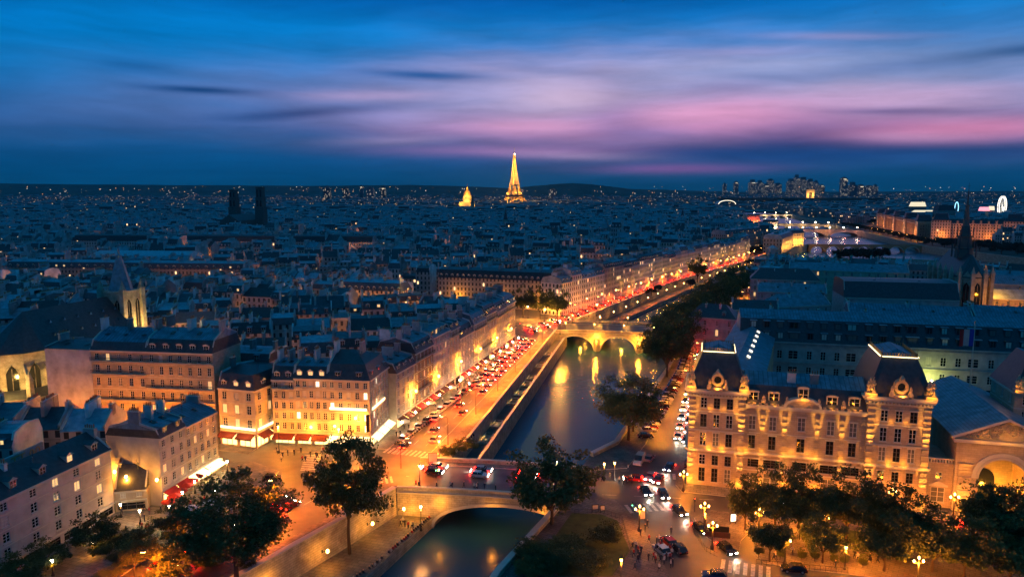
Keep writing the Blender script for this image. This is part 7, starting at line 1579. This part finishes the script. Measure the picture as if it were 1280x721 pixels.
# ------------------------------------------------------------------ people
def person_mesh(pose, seed):
    """one skinned figure; joints laid out for the pose"""
    r = random.Random(seed); J = {}
    if pose == 'stand': J = dict(pel=(0, 0, .93), che=(0, .0, 1.28), nec=(0, 0, 1.48), hea=(0, -.02, 1.63), top=(0, 0, 1.74), sl=(-.19, 0, 1.42), sr=(.19, 0, 1.42), el=(-.26, .03, 1.15), er=(.26, -.04, 1.15), hl=(-.25, -.06, .88), hr=(.24, -.12, .9), kl=(-.11, -.02, .5), kr=(.11, .02, .5), fl=(-.12, .03, .06), fr=(.12, .02, .06), tl=(-.13, -.14, .04), tr=(.13, -.15, .04))
    elif pose == 'walk': J = dict(pel=(0, 0, .92), che=(0, -.03, 1.27), nec=(0, -.05, 1.47), hea=(0, -.08, 1.62), top=(0, -.07, 1.73), sl=(-.19, -.02, 1.41), sr=(.19, -.04, 1.41), el=(-.25, .12, 1.17), er=(.25, -.14, 1.17), hl=(-.24, .1, .92), hr=(.22, -.32, 1.0), kl=(-.1, -.24, .52), kr=(.1, .08, .48), fl=(-.11, -.3, .08), fr=(.11, .38, .14), tl=(-.11, -.46, .06), tr=(.11, .3, .04))
    else: J = dict(pel=(0, 0, .12), che=(0, -.06, .46), nec=(0, -.1, .66), hea=(0, -.14, .8), top=(0, -.13, .91), sl=(-.18, -.07, .6), sr=(.18, -.07, .6), el=(-.26, -.12, .34), er=(.26, -.14, .34), hl=(-.16, -.34, .24), hr=(.15, -.36, .24), kl=(-.12, -.44, .16), kr=(.13, -.44, .14), fl=(-.12, -.5, -.28), fr=(.14, -.46, -.3), tl=(-.12, -.66, -.3), tr=(.15, -.62, -.32))
    rad = dict(pel=.15, che=.15, nec=.06, hea=.1, top=.07, sl=.07, sr=.07, el=.048, er=.048, hl=.035, hr=.035, kl=.065, kr=.065, fl=.045, fr=.045, tl=.035, tr=.035)
    ks = list(J); E_ = [('pel', 'che'), ('che', 'nec'), ('nec', 'hea'), ('hea', 'top'), ('che', 'sl'), ('che', 'sr'), ('sl', 'el'), ('sr', 'er'), ('el', 'hl'), ('er', 'hr'), ('pel', 'kl'), ('pel', 'kr'), ('kl', 'fl'), ('kr', 'fr'), ('fl', 'tl'), ('fr', 'tr')]
    me = bpy.data.meshes.new('person'); me.from_pydata([J[k] for k in ks], [(ks.index(a), ks.index(b)) for a, b in E_], []); o = bpy.data.objects.new('person_build', me); link(o)
    md = o.modifiers.new('s', 'SKIN'); sv_ = me.skin_vertices[0].data if me.skin_vertices else None
    if sv_ is None: me.attributes; bpy.context.view_layer.objects.active = o
    lay_ = me.skin_vertices
    if len(lay_):
        for i, k in enumerate(ks): lay_[0].data[i].radius = (rad[k], rad[k]); lay_[0].data[i].use_root = (k == 'pel')
    o.modifiers.new('u', 'SUBSURF').levels = 1; bpy.context.view_layer.update()
    m2 = bpy.data.meshes.new_from_object(o.evaluated_get(bpy.context.evaluated_depsgraph_get())); bpy.data.objects.remove(o); m2.name = 'person'; m2.materials.clear(); m2.materials.append(MATS['cloth_dark']); m2.materials.append(MATS['skin']); m2.materials.append(MATS['legs'])
    hz = J['nec'][2]+.03
    for p_ in m2.polygons:
        c = p_.center; near_hand = min((Vector(c)-Vector(J[h])).length for h in ('hl', 'hr')) < .08
        p_.material_index = 1 if (c.z > hz or near_hand) else (2 if (pose != 'sit' and c.z < J['pel'][2]) or (pose == 'sit' and c.y < -.2 and c.z < .3) else 0)
        p_.use_smooth = True
    return m2
mat('legs', (.025, .03, .05), .9, .1, rnd=.4); mat('cloth_red', (.35, .03, .03), .9, .1); mat('cloth_pale', (.5, .48, .45), .9, .1)
PM = {}
for pose in ('stand', 'walk', 'sit'):
    base = person_mesh(pose, 1); PM[pose] = [base]
    for cm in ('cloth_dark', 'cloth_dark', 'legs', 'cloth_red', 'cloth_pale', 'cloth_pale'): c = base.copy(); c.materials[0] = MATS[cm]; PM[pose].append(c)
def person(pose, x, y, a, label, z=.13, group=None):
    o = inst('person', crg.choice(PM[pose]), None, (x, y, z), a); return tag(o, label, 'person', group)
for (x, y, a) in along(poff([(-33.5, 120), (-26.6, 131), (-15.8, 158)], -.35), .85):
    if crg.random() < .8: person('sit', x, y, a+R(90)+crg.uniform(-.3, .3), 'person sitting on the lower quay edge above the water', z=-5.5, group='people sitting on the quay edge')
for i in range(10): x, y = G(crg.uniform(500, 545), crg.uniform(652, 664), -5.5); person('stand' if i % 2 else 'walk', min(x, -18.5-(158-y)*.1), y, crg.uniform(0, 6), 'person standing on the lower quay near the bridge arch', z=-5.5, group='people on the lower quay')
for i in range(22):
    f = crg.random(); person(crg.choice(['walk', 'stand']), -24+f*37+.1, 155.3-f*6.2+crg.uniform(-.3, .8), crg.uniform(0, 6), 'person walking on the near pavement of the single-arch bridge', z=.42+.5*(1-(2*f-1)**2), group='people on the near bridge pavement')
for i in range(34): x, y = G(crg.uniform(790, 850), crg.uniform(655, 718)); person(crg.choice(['walk', 'stand']), x, y, crg.uniform(0, 6), 'person walking on the paved square by the parked cars', group='people on the paved square')
for i in range(16): x, y = G(crg.uniform(735, 790), crg.uniform(588, 612)); person(crg.choice(['walk', 'stand']), x, y, crg.uniform(0, 6), 'person on the plaza between the water steps and the van', group='people on the bridge-end plaza')
for i in range(40): 
    f = crg.random(); person(crg.choice(['walk', 'stand']), -34.5+f*34+crg.uniform(1.5, 3.5), 190+f*121, crg.uniform(0, 6), 'person outside the bright riverside shops', group='people by the riverside shops')
for i in range(18): x, y = G(crg.uniform(345, 410), crg.uniform(566, 578)); person(crg.choice(['walk', 'stand']), x, y, crg.uniform(0, 6), 'person on the bright pavement before the corner block', group='people before the corner block')
for i in range(26): x, y = G(crg.uniform(150, 260), crg.uniform(625, 668)); person(crg.choice(['walk', 'stand']), x, y, crg.uniform(0, 6), 'person among the terrace tables, bottom left', group='people on the left terrace')
for i in range(20): x, y = G(crg.uniform(650, 740), crg.uniform(385, 402)); person('walk', x, y, crg.uniform(0, 6), 'tiny figure crossing the square by the three-arched bridge', group='people in the far square')
for i in range(10): x, y = G(crg.uniform(960, 1100), crg.uniform(692, 712)); person('walk', x, y, crg.uniform(0, 6), 'person strolling in the lit garden before the palace', group='people in the garden')
# ------------------------------------------------------------------ street furniture
mat('parasol_white', (.6, .55, .48), .9, .05); mat('parasol_red', (.42, .03, .02), .9, .05); mat('wood', (.2, .11, .05), .7, .2)
def parasol(x, y, m_, label, group):
    t = thing('parasol', label, 'parasol', (x, y, .13), crg.random(), group); MB().bar((0, 0, 0), (0, 0, 2.6), .04, 'wood').build('pole', t); MB().lathe((0, 0, 2.15), [(1.5, 0), (1.52, -.16), (1.55, .0), (.06, .62)], m_, 8).build('canopy', t)
    return t
def table(x, y, label, group):
    t = thing('cafe_table', label, 'table', (x, y, .13), crg.random(), group); MB().lathe((0, 0, .7), [(.36, 0), (.36, .04)], 'wood', 10).build('top', t); MB().lathe((0, 0, 0), [(.22, 0), (.04, .05), (.04, .7)], 'iron', 6).build('leg', t)
for k in range(3):
    for i in range(9):
        x, y = -72+k*2.6, 144+i*2.7+k*.5
        if k < 1: parasol(x, y, 'parasol_red', 'red parasol in the terrace row before the red awnings', 'red terrace parasols')
        table(x+.6, y+.9, 'small round terrace table, bottom left', 'left terrace tables')
for i in range(6): parasol(-66+(i % 2)*2.8, 132+i*2.2, 'parasol_white', 'pale parasol on the green-lit terrace, bottom left', 'pale terrace parasols')
for i, (x, y, c, p_) in enumerate([(-70.5, 147, WARM, 500), (-70.5, 153, WARM, 500), (-69.8, 160, (1, .7, .15), 900), (-68, 165, (1, .7, .15), 900), (-67, 135, (.7, .9, .2), 420), (-70, 140, (1, .5, .12), 420), (-75, 138, (1, .6, .25), 420), (-80.5, 141, WARM, 300), (-64, 148, AMBER, 500), (-77, 125, AMBER, 700), (-80, 118, AMBER, 500)]):
    lamp_post(x, y, 2.9, 'lantern', p_*.3, c, ['low terrace lantern under the red awnings', 'second low lantern under the red awnings', 'yellow terrace lantern by the blue-roofed house', 'yellow terrace lantern at the street corner', 'green-tinted garden lantern between the bushes', 'terrace lantern by the low dark roof', 'terrace lantern beside the white corner house', 'lantern at the door of the low old house', 'lantern at the terrace edge by the road', 'lamp at the foot of the white corner house', 'lamp by the bottom left shrubs'][i], m='lamp_white')
for i, (x, y, a) in enumerate(along(poff([(-34, 192), (0.5, 314)], 2.6), 9.5, 3)):
    big = i in (0, 1, 2, 5, 6)
    t = thing('shop_terrace_lamp', 'white globe lamp lighting a shop terrace, %s along the riverside row' % (ordn+['eleventh', 'twelfth', 'thirteenth', 'fourteenth'])[i], 'street lamp', (x, y, .13), 0, 'shop terrace lamps')
    MB().bar((0, 0, 0), (0, 0, 2.7), .05, 'iron').build('post', t); MB().lathe((0, 0, 2.7), [(.1, 0), (.3, .2), (.3, .4), (.1, .6)], 'lamp_white', 8).build('globe', t); light('POINT', t, (0, 0, 2.45), 420 if big else 160, (1, .6, .25), .2)
    if i % 2 == 0: parasol(x+.3, y+3.5, 'parasol_white', 'white parasol on a shop terrace of the riverside row', 'riverside parasols')
for (px, py, w_, h, lab) in [(803, 652, 1.2, 2.6, 'tall notice board column on the square beside the lamp'), (744, 640, 1.4, 1.6, 'dark information panel by the square railing, left'), (753, 641, 1.0, 1.6, 'narrow dark panel by the square railing, right'), (916, 655, 1.3, 2.2, 'lit white poster panel before the palace trees'), (541, 580, 2.2, 2.8, 'dark kiosk at the corner of bridge and quay road')]:
    x, y = G(px, py); t = thing('notice_board' if h < 2.7 else 'kiosk', lab, 'sign', (x, y, .13), R(10)); MB().box(-w_/2, w_/2, -.12, .12, .5, h, 'sign_dark').box(-w_/2+.1, w_/2-.1, -.14, -.123, .6, h-.1, 'glass_white' if 'lit' in lab else 'curtain').build('panel', t); MB().box(-w_/2, -w_/2+.1, -.06, .06, 0, .5, 'iron').build('leg', t); MB().box(w_/2-.1, w_/2, -.06, .06, 0, .5, 'iron').build('leg', t)
def railing(line, label, h=1.0):
    t = thing('railing', label, 'railing', (*line[0], .14)); ox, oy = line[0]; mb = MB()
    for a, b in zip(line, line[1:]): mb.bar((a[0]-ox, a[1]-oy, h), (b[0]-ox, b[1]-oy, h), .04, 'iron').bar((a[0]-ox, a[1]-oy, .25), (b[0]-ox, b[1]-oy, .25), .03, 'iron')
    mb.build('rail', t); mb = MB()
    for x, y, a in along(line, .9): mb.bar((x-ox, y-oy, 0), (x-ox, y-oy, h), .03, 'iron')
    mb.build('upright', t)
railing([G(718, 643), G(750, 642), G(777, 650), G(789, 690), G(765, 718)], 'dark railing round the lit lawn'); railing([G(862, 650), G(868, 668), G(882, 690), G(897, 698)], 'curved railing at the street bend island'); railing([G(930, 668), G(985, 672), G(1060, 682), G(1120, 696)], 'long railing behind the garden under the back trees')
railing([G(945, 706), G(1000, 712), G(1060, 717)], 'kerb railing below the potted conifers'); railing([G(1100, 655), G(1146, 662)], 'short railing before the right tower')
t = thing('metro_entrance', 'green-framed stair entrance with railing inside the bend island', 'stair entrance', (*G(896, 668), .13), R(-12)); MB().box(-2.4, 2.4, -1.4, -1.2, 0, 1.1, 'iron').box(-2.4, 2.4, 1.2, 1.4, 0, 1.1, 'iron').box(-2.4, -2.2, -1.2, 1.2, 0, 1.1, 'iron').box(-2.4, -2.2, -1.4, -1.2, 1.1, 3, 'iron').box(-2.4, -2.2, 1.2, 1.4, 1.1, 3, 'iron').box(-2.45, -2.15, -1.4, 1.4, 3.0, 3.5, 'iron').build('frame', t); MB().box(-2.1, 2.3, -1.15, 1.15, .02, .06, 'glass_dark').build('stair_well', t)
tl_m = MB().bar((0, 0, 0), (0, 0, 2.8), .06, 'iron').box(-.15, .15, -.12, .12, 2.2, 3.1, 'iron').mesh('post')
for (px, py, g_) in [(790, 645, 1), (868, 640, 0), (706, 402, 1), (650, 412, 0), (470, 598, 0), (545, 600, 1), (433, 612, 0)]:
    x, y = G(px, py); t = thing('traffic_light', 'traffic light near %s' % {790: 'the square notice board', 868: 'the street bend lamp', 706: 'the three-arched bridge end', 650: 'the rounded corner house', 470: 'the left bank crossing', 545: 'the dark kiosk', 433: 'the top of the lit quay wall'}[px], 'traffic light', (x, y, .13)); inst('post', tl_m, t)
    mm = 'tl_green' if g_ else 'tl_red'
    if mm not in MATS: mat(mm, (.1, .1, .1), .4, 0, emit=(.1, 1, .4) if g_ else (1, .05, .02), estr=14)
    MB().lathe((0, -.14, 2.35 if g_ else 2.95), [(.02, -.1), (.1, 0), (.02, .1)], mm, 8).build('lens', t)
# ------------------------------------------------------------------ evening haze
hz = MB().box(-12100, 12100, -3100, 11500, -11, 345, 'river_water'); o = hz.build('haze'); tag(o, kind='stuff')
m = bpy.data.materials.new('haze'); m.use_nodes = True; t = NT(m.node_tree); t.n.clear(); pv = t.new('ShaderNodeVolumePrincipled'); pv.inputs['Color'].default_value = (.45, .8, 1, 1); pv.inputs['Density'].default_value = HAZE; pv.inputs['Anisotropy'].default_value = .2
ou = t.new('ShaderNodeOutputMaterial'); t.l.new(pv.outputs[0], ou.inputs['Volume']); o.data.materials.clear(); o.data.materials.append(m)
